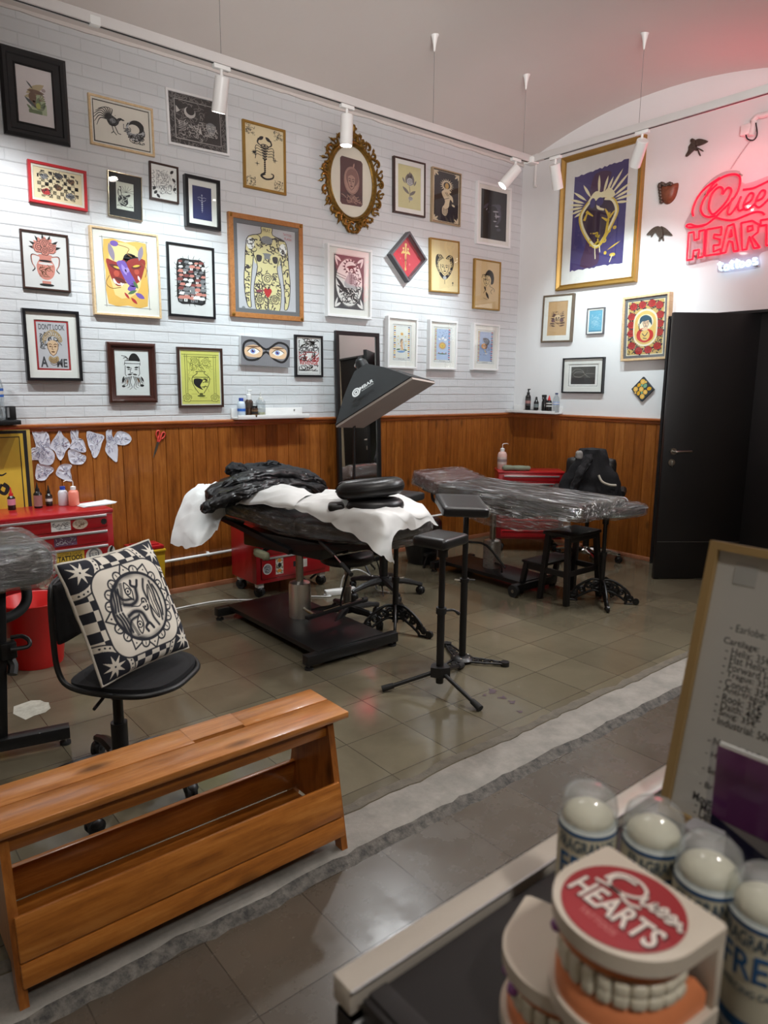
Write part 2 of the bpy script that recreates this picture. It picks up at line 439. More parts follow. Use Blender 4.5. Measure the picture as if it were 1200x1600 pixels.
# worn concrete threshold strip where a wall once stood, with its broken mortar edge
m = MB(); N = 180; a = []; b = []
for i in range(N+1):
    x = -8.6+8.6*i/N
    ya = -2.975+0.022*NZ.noise(V((x*3.1, 1, 0)))+0.014*NZ.noise(V((x*13, 4, 0)))
    yb = -3.150+0.016*NZ.noise(V((x*4.3, 9, 0)))+0.012*NZ.noise(V((x*17, 2, 0)))
    a.append((x, ya)); b.append((x, yb))
vs = []; fs = []
for i in range(N+1):
    vs += [(a[i][0], a[i][1], 0.0), (a[i][0], a[i][1]-0.006, 0.004), (b[i][0], b[i][1]+0.01, 0.006), (b[i][0], b[i][1], 0.002)]
for i in range(N):
    for k in range(3): fs.append([4*i+k, 4*i+4+k, 4*i+5+k, 4*i+1+k])
m.add(vs, fs, STRIP_M)
vs = []; fs = []
for i in range(N+1):
    x = b[i][0]; j = 0.010*NZ.noise(V((x*21, 7, 0))); k = 0.012*NZ.noise(V((x*9, 17, 0)))
    vs += [(x, b[i][1]+0.004, 0.003), (x, b[i][1]-0.012+j, -0.001+0.3*j), (x, b[i][1]-0.026-k, -0.009+0.3*j), (x, b[i][1]-0.045+j, -0.0145)]
for i in range(N):
    for k in range(3): fs.append([4*i+k, 4*i+4+k, 4*i+5+k, 4*i+1+k])
m.add(vs, fs, CURB_M)
DARKJ = mat_rough('dark_stained_joint', (78, 72, 62), (98, 90, 77), 20)
vs = []; fs = []
for i in range(N+1):
    x = a[i][0]; j = 0.02*NZ.noise(V((x*6, 31, 0)))
    vs += [(x, a[i][1]+0.004, 0.0018), (x, a[i][1]+0.05+j, 0.0006)]
for i in range(N): fs.append([2*i, 2*i+2, 2*i+3, 2*i+1])
m.add(vs, fs, DARKJ)
struct(m.build('trim_1', smooth=60))
# walls
m = MB(); m.box((-4.3, 0.06, 2.0), (9.0, 0.12, 4.4), BRICK); struct(m.build('wall_left', smooth=0))
m = MB(); H2 = 2.075
m.box((0.06, -0.83, 2.0), (0.12, 1.66, 4.4), WHITE_WALL)
m.box((0.06, -2.41, (H2+4.2)/2), (0.12, 1.50, 4.2-H2), WHITE_WALL)
m.box((0.06, -5.43, 2.0), (0.12, 4.54, 4.4), CREAM)
struct(m.build('wall_right', smooth=0))
m = MB(); m.box((-4.3, -7.66, 2.0), (9.2, 0.12, 4.4), CREAM); struct(m.build('wall_back', smooth=0))
m = MB(); m.box((-8.76, -3.8, 2.0), (0.12, 7.9, 4.4), CREAM); struct(m.build('wall_far_left', smooth=0))
# passage behind the open door
m = MB(); m.box((1.0, -2.05, 1.1), (0.1, 1.7, 2.4), CREAM); m.box((0.56, -1.25, 1.1), (0.8, 0.1, 2.4), CREAM); m.box((0.56, -2.85, 1.1), (0.8, 0.1, 2.4), CREAM); m.box((0.56, -2.05, 2.35), (0.8, 1.7, 0.1), CREAM)
struct(m.build('wall_passage', smooth=0))
# shallow barrel vaults
m = MB(); Wv = 2.84
def vault(u, v):
    y = -8.0*v; t = ((-y) % Wv)/Wv*2-1
    return (-8.8+9.7*u, y, 3.615+0.265*(1-t*t))
m.grid(vault, 2, 240, CEIL); struct(m.build('ceiling', smooth=80, solid=0.02))
# wainscot of tongue-and-groove boards
def wainscot(name, L, mtx, mm):
    m = MB(mtx); bw = 0.1; vs = []; fs = []; n = int(L/bw)+1; pr = []
    for i in range(n):
        x0 = i*bw; x1 = min(L, x0+bw)
        pr += [(x0+0.0008, 0.0125), (x0+0.0035, 0.018), (x1-0.0035, 0.018), (x1-0.0008, 0.0125)]
    for x, d in pr: vs += [(x, -d, 0.0), (x, -d, 1.212)]
    for i in range(len(pr)-1): fs.append([2*i, 2*i+2, 2*i+3, 2*i+1])
    m.add(vs, fs, mm); return struct(m.build(name, smooth=0, fix=False))
wainscot('trim_2', 8.0, TM((-8.0, 0, 0)), WAIN)
wainscot('trim_3', 1.64, TM((0, 0, 0), -PI/2), WAIN_R)
# chair rail: moulded cap
pr = [(0.0, 1.195), (0.022, 1.197), (0.026, 1.205), (0.026, 1.214), (0.034, 1.218), (0.040, 1.228), (0.040, 1.238), (0.034, 1.243), (0.0, 1.246)]
def sweep(name, L, mtx, mm, pr):
    m = MB(mtx); vs = []; fs = []
    for x in (0, L): vs += [(x, -d, z) for d, z in pr]
    k = len(pr)
    for i in range(k-1): fs.append([i, k+i, k+i+1, i+1])
    fs.append(list(range(k))); fs.append(list(range(2*k-1, k-1, -1)))
    m.add(vs, fs, mm); return struct(m.build(name, smooth=25))
sweep('trim_4', 8.0, TM((-8.0, 0, 0)), RAILW, pr)
sweep('trim_5', 1.65, TM((0, 0, 0), -PI/2), RAILWR, pr)
bp = [(0.0, 0.0), (0.03, 0.0), (0.03, 0.02), (0.024, 0.034), (0.018, 0.036)]
sweep('baseboard_left', 8.0, TM((-8.0, 0, 0)), BASEW, bp)
sweep('baseboard_right', 1.65, TM((0, 0, 0), -PI/2), BASEW, bp)
# white-painted band where brick facing stops under the vault
m = MB(); vs = []; fs = []
for i in range(121):
    x = -8.6+8.6*i/120; z = 3.588+0.008*NZ.noise(V((x*5, 3, 0)))+0.008*NZ.noise(V((x*19, 5, 0)))
    vs += [(x, -0.012, z), (x, -0.012, 3.66), (x, 0, z)]
for i in range(120): fs += [[3*i, 3*i+3, 3*i+4, 3*i+1], [3*i+2, 3*i+5, 3*i+3, 3*i]]
m.add(vs, fs, CEIL); struct(m.build('trim_6', smooth=0))
# open black door leaf, hinged at the right jamb, with lever handle and key escutcheon
e = V((-0.532, -1.964, 0)); u = V((0.793, -0.609, 0)).normalized()
ang = math.atan2(u.y, u.x)
dr = thing('door_1', 'plain black door leaf standing open into the room', 'door', e, ang); del dr['label']; del dr['category']; struct(dr)
m = MB(); m.box((0.336, 0.02, 1.033), (0.672, 0.04, 2.052), BLACKDOOR, 0.002); m.box((0.336, -0.001, 0.305), (0.66, 0.002, 0.003), mat('door_panel_line', (90, 88, 86), 0.5)); m.build('leaf', dr)  # thin grey line marks the leaf's lower panel edge
m = MB(); m.cyl((0.075, 0.0, 1.02), (0.075, -0.012, 1.02), 0.026, STEEL, n=24); m.cyl((0.075, -0.012, 1.02), (0.075, -0.05, 1.02), 0.009, STEEL)
m.tube([(0.075, -0.045, 1.02), (0.085, -0.052, 1.02), (0.12, -0.054, 1.021), (0.20, -0.052, 1.024)], 0.0085, STEEL, 10, sm=3); m.build('handle', dr)
m = MB(); m.cyl((0.068, 0.0, 0.935), (0.068, -0.01, 0.935), 0.026, STEEL, n=24); m.box((0.068, -0.02, 0.925), (0.006, 0.022, 0.05), STEEL, 0.002); m.build('lock', dr)
# fixed black panel of the same doorway past the hinge
d2 = thing('door_2', 'x', 'door', (0, 0, 0)); del d2['label']; del d2['category']; struct(d2)
m = MB(); m.box((0.02, -2.76, 1.035), (0.05, 0.78, 2.08), BLACKDOOR, 0.002); m.build('leaf', d2)
m = MB(); m.box((0.0, -1.668, 1.035), (0.14, 0.02, 2.07), BLACKDOOR); m.box((0.0, -2.40, 2.07), (0.14, 1.48, 0.02), BLACKDOOR); m.build('door_frame', d2)

# ================================================================== camera and light
cd = bpy.data.cameras.new('camera'); co = bpy.data.objects.new('camera', cd); COL.objects.link(co)
T = M((RT, UP, -FW)).transposed().to_4x4(); T.translation = CAM; co.matrix_world = T
cd.sensor_fit = 'VERTICAL'; cd.sensor_height = 36.0; cd.sensor_width = 27.0; cd.lens = FPX/1600*36.0
cd.clip_start = 0.02
cd.dof.use_dof = True; cd.dof.focus_distance = 4.3; cd.dof.aperture_fstop = 7.5
SC.camera = co
vs_ = SC.view_settings
vs_.view_transform = 'Standard'; vs_.look = 'None'; vs_.gamma = 1.0; vs_.use_curve_mapping = False; vs_.exposure = 2.05
w = bpy.data.worlds.new('world'); SC.world = w; w.use_nodes = True
w.node_tree.nodes['Background'].inputs[0].default_value = (0.8, 0.85, 1.0, 1); w.node_tree.nodes['Background'].inputs[1].default_value = 0.22
def spot(p, aim, power, size=80, blend=0.6, rad=0.03, c=(0.95, 0.98, 1.0)):
    l = bpy.data.lights.new('spot_beam', 'SPOT'); l.energy = power; l.spot_size = math.radians(size); l.spot_blend = blend; l.shadow_soft_size = rad; l.color = c
    o = bpy.data.objects.new('spot_beam', l); COL.objects.link(o); o.location = p
    o.rotation_euler = (V(aim)-V(p)).to_track_quat('-Z', 'Y').to_euler(); return o
TRACK_Z = 3.25; TY = -0.93; TX = -1.0
# (pivot on the track, aim) of the five heads in view and of those further along the same track
HEADS = [((-3.66, TY), (-3.55, 0.0, 1.75)), ((-2.80, TY), (-2.75, -0.12, 1.2)), ((-1.185, TY), (-1.45, 0.0, 1.65)), ((TX, -1.165), (0.0, -1.05, 1.85)), ((TX, -1.89), (0.0, -1.25, 1.75))]
# ================================================================== ceiling track and its spotlights
LENS = emat('lamp_lens', (255, 250, 240), 25.0)
REFL = mat('spot_reflector', (230, 228, 220), 0.15, 0.9, var=0.02)
SLOT = mat('track_slot', (22, 22, 22), 0.6)
TRK = mat('track_white', (206, 202, 200), 0.45, var=0.02)
t = thing('lighting_track', 'long white angled lighting track hung on thin wires under the vaulted ceiling', 'light track', (TX, TY, TRACK_Z))
m = MB()
def track_run(p0, p1, nrm):
    d = (V(p1)-V(p0)); 
    m.bar(V(p0)+V((0, 0, 0.008)), V(p1)+V((0, 0, 0.008)), 0.036, 0.050, TRK, 0.002)
    z = V((0, 0, -0.0175)); m.bar(V(p0)+z+d*0.02, V(p1)+z-d*0.0, 0.013, 0.0015, SLOT)
track_run((-8.3, TY, TRACK_Z), (TX+0.018, TY, TRACK_Z), 0)
track_run((TX, TY, TRACK_Z), (TX, -7.3, TRACK_Z), 0)
m.build('rail', t, world=True)
m = MB(); m.box((TX, TY, TRACK_Z-0.003), (0.085, 0.085, 0.044), WHITE_PL, 0.004); m.build('corner_connector', t, world=True)
m = MB(); m.box((-4.34, TY, TRACK_Z-0.002), (0.05, 0.04, 0.04), WHITE_PL, 0.002); m.build('joint_connector', t, world=True)
def ceil_z(y):
    q = ((-y) % 2.84)/2.84*2-1; return 3.615+0.265*(1-q*q)
WIRE = mat('grey_wire', (120, 116, 114), 0.5)
for x, y in ((-3.66, TY), (-2.06, TY), (-1.10, TY), (TX, -1.86), (-5.2, TY), (TX, -3.4)):
    z = ceil_z(y)
    m = MB(); m.cyl((x, y, TRACK_Z+0.017), (x, y, z-0.1), 0.0016, WIRE, n=6); m.cyl((x, y, TRACK_Z+0.017), (x, y, TRACK_Z+0.028), 0.010, TRK, 0.004, n=10); w_ = m.build('suspension_wire', t, world=True)
    m = MB(); m.lathe([(0.002, -0.105), (0.006, -0.1), (0.012, -0.06), (0.022, -0.02), (0.032, 0.0), (0.032, 0.01)], WHITE_MET, 20, TM((x, y, z-0.004))); m.build('ceiling_cup', w_, world=False).matrix_parent_inverse = MW[t.name].inverted()
SPL = ['white cylinder spotlight on the track in front of the white-framed night scene print', 'white cylinder spotlight with bright lens hanging in front of the oval gold frame',
       'white cylinder spotlight near the track corner, tilted towards the white-framed dark face picture', 'white cylinder spotlight just right of the track corner, beside the big gold-framed heart print',
       'white cylinder spotlight over the upper right corner of the big gold-framed heart print']
LEN = 0.18
def axis_of(h):
    return [V((0.0, 0.35, -1)), V((-0.02, 0.03, -1)), V((-0.52, 0.38, -0.75)), V((0.45, 0.10, -0.9)), V((0.42, 0.55, -0.72))][h].normalized()
for i, ((hx, hy), aim) in enumerate(HEADS):
    p = V((hx, hy, TRACK_Z-0.030)); d = axis_of(i)
    s = thing('track_spotlight', SPL[i], 'spotlight', p, group='spotlights on the ceiling track')
    m = MB(); m.bar(p+V((-0.05, 0, 0)) if hy == TY else p+V((0, -0.05, 0)), p+V((0.05, 0, 0)) if hy == TY else p+V((0, 0.05, 0)), 0.03, 0.022, WHITE_PL, 0.003); m.build('track_adapter', s, world=True)
    k = p+V((0, 0, -0.075))
    m = MB(); m.cyl(p, k, 0.009, WHITE_MET, n=12); m.ell(k, (0.016, 0.016, 0.016), WHITE_MET, 12); m.build('stem', s, world=True)
    a = k-d*0.03; b = k+d*(LEN-0.03)
    F = frame_z(d); F.translation = a
    m = MB(); m.lathe([(0.0, 0.0), (0.036, 0.0), (0.040, 0.004), (0.040, LEN), (0.036, LEN), (0.035, LEN-0.03), (0.0, LEN-0.03)], WHITE_MET, 32, F, caps=False); m.build('housing', s, world=True)
    m = MB(); m.lathe([(0.0, LEN-0.016), (0.033, LEN-0.016)], LENS, 24, F, caps=False); m.build('lens', s, world=True)
    spot(b+d*0.004, aim, [22, 20, 23, 17, 15][i], 88, 0.9, 0.03, (0.80, 0.95, 1.0))
# out-of-view beams along this track, plus an unseen one between the visible heads
for x, y, aim, pw in ((-4.75, TY, (-4.7, 0.0, 1.7), 27), (-5.9, TY, (-5.6, -0.6, 0.9), 33), (-2.3, TY, (-2.9, -1.9, 0.0), 20), (TX, -2.7, (-2.6, -2.2, 0.0), 30), (TX, -3.6, (-3.2, -3.0, 0.2), 30), (TX, -4.6, (-4.2, -3.8, 0.3), 26), (TX, -5.6, (-5.0, -4.6, 1.0), 22)):
    spot((x, y, 3.1), aim, pw, 95, 0.8, 0.05)
# added unseen fill spots over room and counter, plus an uplight brightening the vault
for x, y, aim, pw in ((-6.6, -4.2, (-6.0, -3.6, 0.0), 8), (-4.0, -5.4, (-3.4, -4.2, 0.0), 7), (-5.6, -5.9, (-5.15, -4.65, 1.1), 22), (-5.2, -2.6, (-4.9, -2.9, 0.0), 13), (-3.6, -3.4, (-3.1, -2.3, 0.0), 14), (-2.2, -2.2, (-1.9, -1.7, 0.0), 22)):
    spot((x, y, 3.2), aim, pw, 78, 0.9, 0.12, (1.0, 0.97, 0.92))
spot((-5.4, -5.6, 2.3), (-2.9, -2.9, 3.85), 270, 82, 1.0, 0.9, (1.0, 0.97, 0.95))  # unseen uplight added to lighten the ceiling
# ================================================================== drawings for the framed prints
def ink(name, *c): return mat('ink_'+name, c, 0.6, var=0.04)
K = ink('black', 22, 21, 22); WP = ink('white_paper', 234, 232, 228); CP = ink('cream_paper', 226, 208, 170); TANP = ink('tan_paper', 196, 160, 116)
GR = ink('grey', 128, 128, 130); LG = ink('light_grey', 178, 178, 180); DG = ink('dark_grey', 66, 66, 70); RD = ink('red', 178, 40, 44); PK = ink('pink', 206, 134, 120)
OR_ = ink('orange', 214, 140, 50); YL = ink('yellow', 222, 190, 70); OL = ink('olive', 130, 128, 74); GN = ink('green', 76, 112, 72); BR = ink('brown', 112, 76, 50)
BL = ink('blue', 50, 62, 120); LB = ink('light_blue', 120, 156, 200); NV = ink('navy', 30, 34, 62); PU = ink('purple', 116, 84, 170); SK = ink('skin', 220, 186, 150); GD = ink('gold', 196, 152, 70)
def bgd(d, a, m): d.P(m, [(-1, -a), (1, -a), (1, a), (-1, a)])
def rect(x0, y0, x1, y1): return [(x0, y0), (x1, y0), (x1, y1), (x0, y1)]
def frame_lines(d, m, a, i, w): d.S(m, w, [(-1+i, -a+i), (1-i, -a+i), (1-i, a-i), (-1+i, a-i), (-1+i, -a+i-w/2)])
def cir(x, y, r, n=16): return oval(x, y, r, r, n)
def arcl(x, y, r, a0, a1, n=10, ry=None): return oval(x, y, r, ry or r, n, 0, math.radians(a0), math.radians(a1))
def spiral(x, y, r, turns=1.5, a0=0.0, n=22, sg=1): return [(x+r*(1-i/n*0.85)*math.cos(a0+sg*2*PI*turns*i/n), y+r*(1-i/n*0.85)*math.sin(a0+sg*2*PI*turns*i/n)) for i in range(n+1)]
def rose(d, x, y, r, fill, line=None, w=None):
    line = line or K; w = w or r*0.12
    d.P(fill, sm2([(x+r*(1+0.12*(i % 2))*math.cos(i*PI/5), y+r*(1+0.12*(i % 2))*math.sin(i*PI/5)) for i in range(10)], 3))
    d.S(line, w, spiral(x, y, r*0.75, 2.0), *[arcl(x+r*0.55*math.cos(k), y+r*0.55*math.sin(k), r*0.5, math.degrees(k)-70, math.degrees(k)+70, 6) for k in (0.3, 1.5, 2.8, 4.0, 5.2)])
def scrib(d, m, x0, y0, x1, y1, n, w, L, rr, swirl=0.6):
    out = []
    for _ in range(n):
        x, y = rr.uniform(x0, x1), rr.uniform(y0, y1); t = rr.uniform(0, 2*PI); ln = [(x, y)]; k = rr.uniform(-swirl, swirl)
        for _ in range(5):
            t += k; x = min(x1, max(x0, x+L/5*math.cos(t))); y = min(y1, max(y0, y+L/5*math.sin(t))); ln.append((x, y))
        out.append(ln)
    d.S(m, w, *out)
def face(d, x, y, s, skin, line, hair=None, eyes=True):
    "a small drawn face, s = half height"
    if hair: d.P(hair, oval(x, y+s*0.15, s*0.85, s*1.05, 18))
    d.P(skin, sm2([(x-0.62*s, y+0.5*s), (x-0.6*s, y-0.1*s), (x-0.35*s, y-0.7*s), (x, y-s), (x+0.35*s, y-0.7*s), (x+0.6*s, y-0.1*s), (x+0.62*s, y+0.5*s), (x, y+0.85*s)], 3))
    w = s*0.07
    for q in (-1, 1):
        d.S(line, w*1.3, [(x+q*0.48*s, y+0.32*s), (x+q*0.28*s, y+0.4*s), (x+q*0.1*s, y+0.3*s)])
        d.P(line, leafp(x+q*0.45*s, y+0.1*s, x+q*0.12*s, y+0.1*s, 0.08*s))
    d.S(line, w, [(x-0.03*s, y+0.15*s), (x-0.1*s, y-0.25*s), (x+0.08*s, y-0.28*s)], [(x-0.42*s, y-0.6*s), (x-0.3*s, y-0.72*s)])
    d.P(line, leafp(x-0.24*s, y-0.52*s, x+0.24*s, y-0.52*s, 0.09*s))
    d.S(line, w, [(x-0.62*s, y+0.5*s), (x-0.6*s, y-0.1*s), (x-0.35*s, y-0.7*s), (x, y-s), (x+0.35*s, y-0.7*s), (x+0.6*s, y-0.1*s), (x+0.62*s, y+0.5*s)])
def a_bird(d, a):
    bgd(d, a, ink('lilac_paper', 224, 214, 214)); b = ink('brown_wash', 120, 92, 74); g = ink('green_wash', 112, 128, 92); t = ink('tan_wash', 190, 172, 136); dk = ink('slate_wash', 78, 84, 84)
    d.P(t, leafp(-.5, .1, .55, .75, .2), leafp(-.6, -.1, .2, .1, .12), oval(.1, -.1, .42, .5)); d.P(ink('pale_green_wash', 176, 184, 150), rect(-.25, -.95, .62, -.35), oval(.25, -.3, .32, .45))
    d.P(b, leafp(-.45, .3, .55, .25, .12), oval(-.15, -.05, .22, .28), leafp(-.1, -.6, .1, -.2, .2)); d.P(dk, leafp(-.6, -.1, .05, -.65, .09), leafp(-.45, .8, -.1, .4, .05), leafp(.2, .3, .6, .05, .02))
    d.P(g, rect(-.4, -.95, .35, -.75), leafp(.1, -.7, .2, .0, .14), leafp(-.2, -.8, -.5, -.5, .07), leafp(.3, -.5, .6, -.2, .06)); d.P(ink('lime', 176, 178, 96), oval(.15, -.5, .13, .18)); d.S(b, .03, *[[(.2, -.2), (.2+.4*math.cos(k), -.2+.4*math.sin(k))] for k in (.2, .5, .8, 1.2)]); d.P(ink('wing_pink', 170, 150, 150), oval(.5, .45, .12, .1))
def a_rooster(d, a):
    bgd(d, a, ink('ivory_paper', 222, 214, 202)); frame_lines(d, K, a, .05, .04)
    for k in range(9):
        t = math.radians(60+k*17); d.S(K, (.05, .015), smooth_l([(-.42, .12), (-.45+.28*math.cos(t), .2+.3*math.sin(t)), (-.45+.5*math.cos(t+.35), .1+.42*math.sin(t+.35))]))
    d.P(K, sm2([(-.52, .15), (-.4, .3), (-.2, .22), (-.1, .1), (-.22, -.05), (-.42, -.06)], 3)); d.P(GR, sm2([(-.42, .12), (-.3, .2), (-.2, .1), (-.32, .02)], 3)); d.P(K, leafp(-.2, .12, .0, .26, .05), leafp(-.06, .22, .1, .2, .03)); d.S(K, .03, [(-.35, -.05), (-.3, -.25), (-.38, -.32)], [(-.25, -.05), (-.15, -.28), (-.05, -.3)], [(-.3, -.25), (-.2, -.35)])
    d.P(LG, oval(.45, -.08, .33, .36)); d.P(K, oval(.5, .08, .26, .22)); d.P(ink('ivory_paper', 222, 214, 202), oval(.4, -.02, .2, .16))
    for k in range(10): d.S(K, (.045, .01), arcl(.45, -.08, .33-.02*(k % 3), -100+k*26, -70+k*26, 5), [(.2+.06*k, -.35+.02*(k % 2)), (.26+.05*k, -.18)])
    rr = random.Random(3); scrib(d, K, .15, -.5, .75, -.15, 22, .025, .2, rr); scrib(d, DG, .05, -.2, .3, .1, 10, .02, .2, rr); scrib(d, DG, -.5, .0, -.1, .3, 12, .02, .16, rr)
def smooth_l(p, n=5): return [(q.x, q.y) for q in smooth([V((x, y, 0)) for x, y in p], n)]
def a_night(d, a):
    bgd(d, a, ink('soot', 52, 48, 48)); rr = random.Random(5); w = ink('scratch_white', 196, 190, 186)
    for q in ((-1, -a, -.82, a), (.82, -a, 1, a), (-1, a-.18, 1, a), (-1, -a, 1, -a+.18)): scrib(d, ink('scratch_grey', 132, 126, 124), q[0]+.02, q[1]+.02, q[2]-.02, q[3]-.02, 50, .018, .14, rr)
    d.S(w, .025, rect(-.8, -a+.2, .8, a-.2)+[(-.8, -a+.2)]); scrib(d, ink('scratch_grey', 132, 126, 124), -.76, -a+.24, .3, a-.24, 90, .02, .2, rr); scrib(d, w, -.76, -a+.24, .2, .05, 30, .018, .2, rr)
    d.P(w, cir(-.28, .3, .2, 20)); d.P(ink('soot', 52, 48, 48), cir(-.26, .36, .15, 20)); d.P(w, [(-.75, .45), (-.62, .3), (-.75, .2)], [(.0, -.35), (.06, -.1), (.12, -.4)])
    d.P(ink('soot', 52, 48, 48), rect(.25, .05, .76, .42)); face(d, .45, -.12, .26, GR, w); scrib(d, w, .15, -.42, .75, -.1, 24, .018, .15, rr); d.S(w, .02, *[[(-.7, -.3+.06*k), (-.45, -.33+.06*k)] for k in range(5)])
def a_scorpion(d, a):
    bgd(d, a, CP); rr = random.Random(2)
    for sx in (-1, 1):
        for sy in (-1, 1): scrib(d, K, *sorted_rect(sx*.95, sy*(a-.05), sx*.5, sy*(a-.55)), 26, .02, .2, rr, 1.2)
    for i in range(5): d.P(K, oval(0, .55-.14*i, .2-.02*i, .075, 14))
    for i in range(4):
        for s in (-1, 1): d.S(K, .035, smooth_l([(s*.16, .5-.13*i), (s*.42, .6-.15*i), (s*.5, .4-.17*i)]))
    for i in range(7): d.P(K, oval(0, -.12-.1*i, .055, .05, 10))
    d.S(K, (.13, .05), smooth_l([(0, -.78), (-.2, -.95), (.05, -1.08), (.38, -.98), (.45, -.8), (.32, -.74)])); d.S(CP, .04, smooth_l([(-.1, -.95), (.05, -1.0), (.3, -.93)]))
    for s in (-1, 1): d.S(K, (.05, .09), smooth_l([(s*.15, .6), (s*.36, .75), (s*.3, .98)])); d.P(K, leafp(s*.32, .9, s*.05, 1.12, .09))
    d.P(K, star(-.55, .2, .17, .03, 4, PI/4), star(.55, .0, .17, .03, 4, 0), star(-.4, -.35, .15, .03, 4, 0), star(-.55, .2, .16, .04, 4, 0), oval(0, .62, .22, .12)); d.P(CP, oval(-.08, .66, .05, .025), oval(.08, .66, .05, .025))
    d.S(CP, .02, *[arcl(0, .62-.14*i, .17-.02*i, 200, 340, 6, .05) for i in range(5)])
def sorted_rect(x0, y0, x1, y1): return min(x0, x1), min(y0, y1), max(x0, x1), max(y0, y1)
def a_checker(d, a):
    bgd(d, a, CP); n = 11; s = 1.7/n
    for i in range(n):
        for j in range(7):
            if (i+j) % 2: d.z -= d.step; d.P(K, rect(-.85+i*s, -.54+j*s, -.85+(i+1)*s, -.54+(j+1)*s))
    rr = random.Random(8)
    for x, y, c in ((-.55, .3, GR), (.55, .28, BR), (0, -.05, BR), (-.5, -.32, RD), (.5, -.35, GR), (.02, .42, DG)):
        d.P(CP, oval(x, y, .24, .19)); d.P(c, sm2([(x+.2*math.cos(k)*rr.uniform(.6, 1.1), y+.15*math.sin(k)*rr.uniform(.6, 1.1)) for k in [i*.7 for i in range(9)]], 3)); scrib(d, K, x-.2, y-.15, x+.2, y+.15, 12, .028, .18, rr, 1.2)
def a_rays(d, a):
    bgd(d, a, ink('mint_paper', 222, 224, 210)); d.S(K, .03, *[[(.15, .45), (.15+.9*math.cos(k*.42), .45+.75*math.sin(k*.42))] for k in range(9)])
    d.P(K, sm2([(-.65, .95), (-.4, 1.0), (-.42, .6), (-.35, .2), (-.45, -.2), (-.62, -.3), (-.8, .3)], 3)); d.P(ink('mint_paper', 222, 224, 210), oval(-.58, .78, .12, .16), sm2([(-.7, .55), (-.5, .5), (-.42, .1), (-.65, .0)], 3))
    d.P(K, sm2([(-.7, -.1), (-.4, .1), (.1, .1), (.5, .3), (.6, .15), (.3, -.2), (.35, -.7), (.1, -1.05), (-.5, -1.0), (-.75, -.6)], 3)); rr = random.Random(4); scrib(d, ink('mint_paper', 222, 224, 210), -.65, -.95, .4, .05, 26, .05, .4, rr); d.S(K, .05, [(-.9, -1.15), (-.3, -1.05), (.3, -1.15), (.9, -1.1)]); scrib(d, K, -.9, -1.2, .9, -.9, 12, .03, .3, rr)
def a_card(d, a):
    bgd(d, a, WP); rr = random.Random(6); scrib(d, GR, -.6, -.8, .6, 1.0, 50, .028, .4, rr, .9); face(d, .05, .55, .4, ink('paper_shadow', 214, 212, 208), DG)
    d.P(K, *[leafp(x, y, x+.25, y+s*.3, .11) for x, y, s in ((.5, .8, 1), (.65, .5, -1), (-.8, -1.0, 1), (-.9, -.7, 1), (.7, -.5, 1), (-.6, -.95, -1))]); d.S(K, .035, *[smooth_l([(-.95, .2+k*.35), (-.75, .3+k*.35), (-.85, .5+k*.35)]) for k in range(-2, 2)], *[smooth_l([(.95, -.3+k*.35), (.78, -.2+k*.35), (.9, 0+k*.35)]) for k in range(-1, 2)])
    scrib(d, DG, -.4, -.9, .6, .2, 26, .03, .35, rr)
def a_bluecross(d, a):
    bgd(d, a, ink('deep_blue', 40, 46, 96)); w = ink('dust_white', 200, 204, 214)
    d.S(w, .035, [(0, .9), (0, -.95)], smooth_l([(-.45, .55), (-.2, .62), (0, .5), (.2, .62), (.45, .55)]), smooth_l([(-.4, .4), (-.15, .25), (0, .35), (.15, .25), (.4, .4)])); d.P(w, *[oval(0, .1-.2*k, .1-.012*k, .05, 8) for k in range(5)], star(0, .85, .1, .04, 5)); d.S(w, .02, *[[(-.12, -.2*k-.1), (.12, -.2*k-.14)] for k in range(4)])
def a_vase(d, a):
    bgd(d, a, ink('cool_paper', 218, 216, 214))
    for s in (-1, 1): d.S(K, .05, smooth_l([(s*.28, .22), (s*.62, .25), (s*.62, -.1), (s*.5, -.35), (s*.62, -.5)])); d.S(PK, .03, smooth_l([(s*.28, .22), (s*.6, .23), (s*.6, -.1), (s*.5, -.33)]))
    d.P(PK, sm2([(-.3, .3), (-.26, .12), (-.42, -.2), (-.36, -.6), (-.14, -.82), (.14, -.82), (.36, -.6), (.42, -.2), (.26, .12), (.3, .3)], 3)); d.P(K, oval(0, -1.08, .34, .07), oval(0, .02, .3, .05)); d.P(PK, rect(-.2, -1.02, .2, -.9)); d.P(ink('cool_paper', 218, 216, 214), oval(0, -.1, .34, .06)); rr = random.Random(1); scrib(d, BR, -.32, -.7, .32, -.15, 20, .03, .25, rr)
    d.P(K, *[leafp(0, .5, .75*math.cos(k), .65+.6*math.sin(k), .08) for k in (.1, .6, 1.2, 1.7, 2.2, 2.8, 3.2)]); d.P(PK, *[leafp(0, .5, .6*math.cos(k), .65+.5*math.sin(k), .12) for k in (.35, 1.0, 1.55, 2.1, 2.6)])
    for x, y, r in ((-.28, .62, .25), (.28, .62, .24), (0, .82, .22), (0, .48, .2)): rose(d, x, y, r, PK, K, .025)
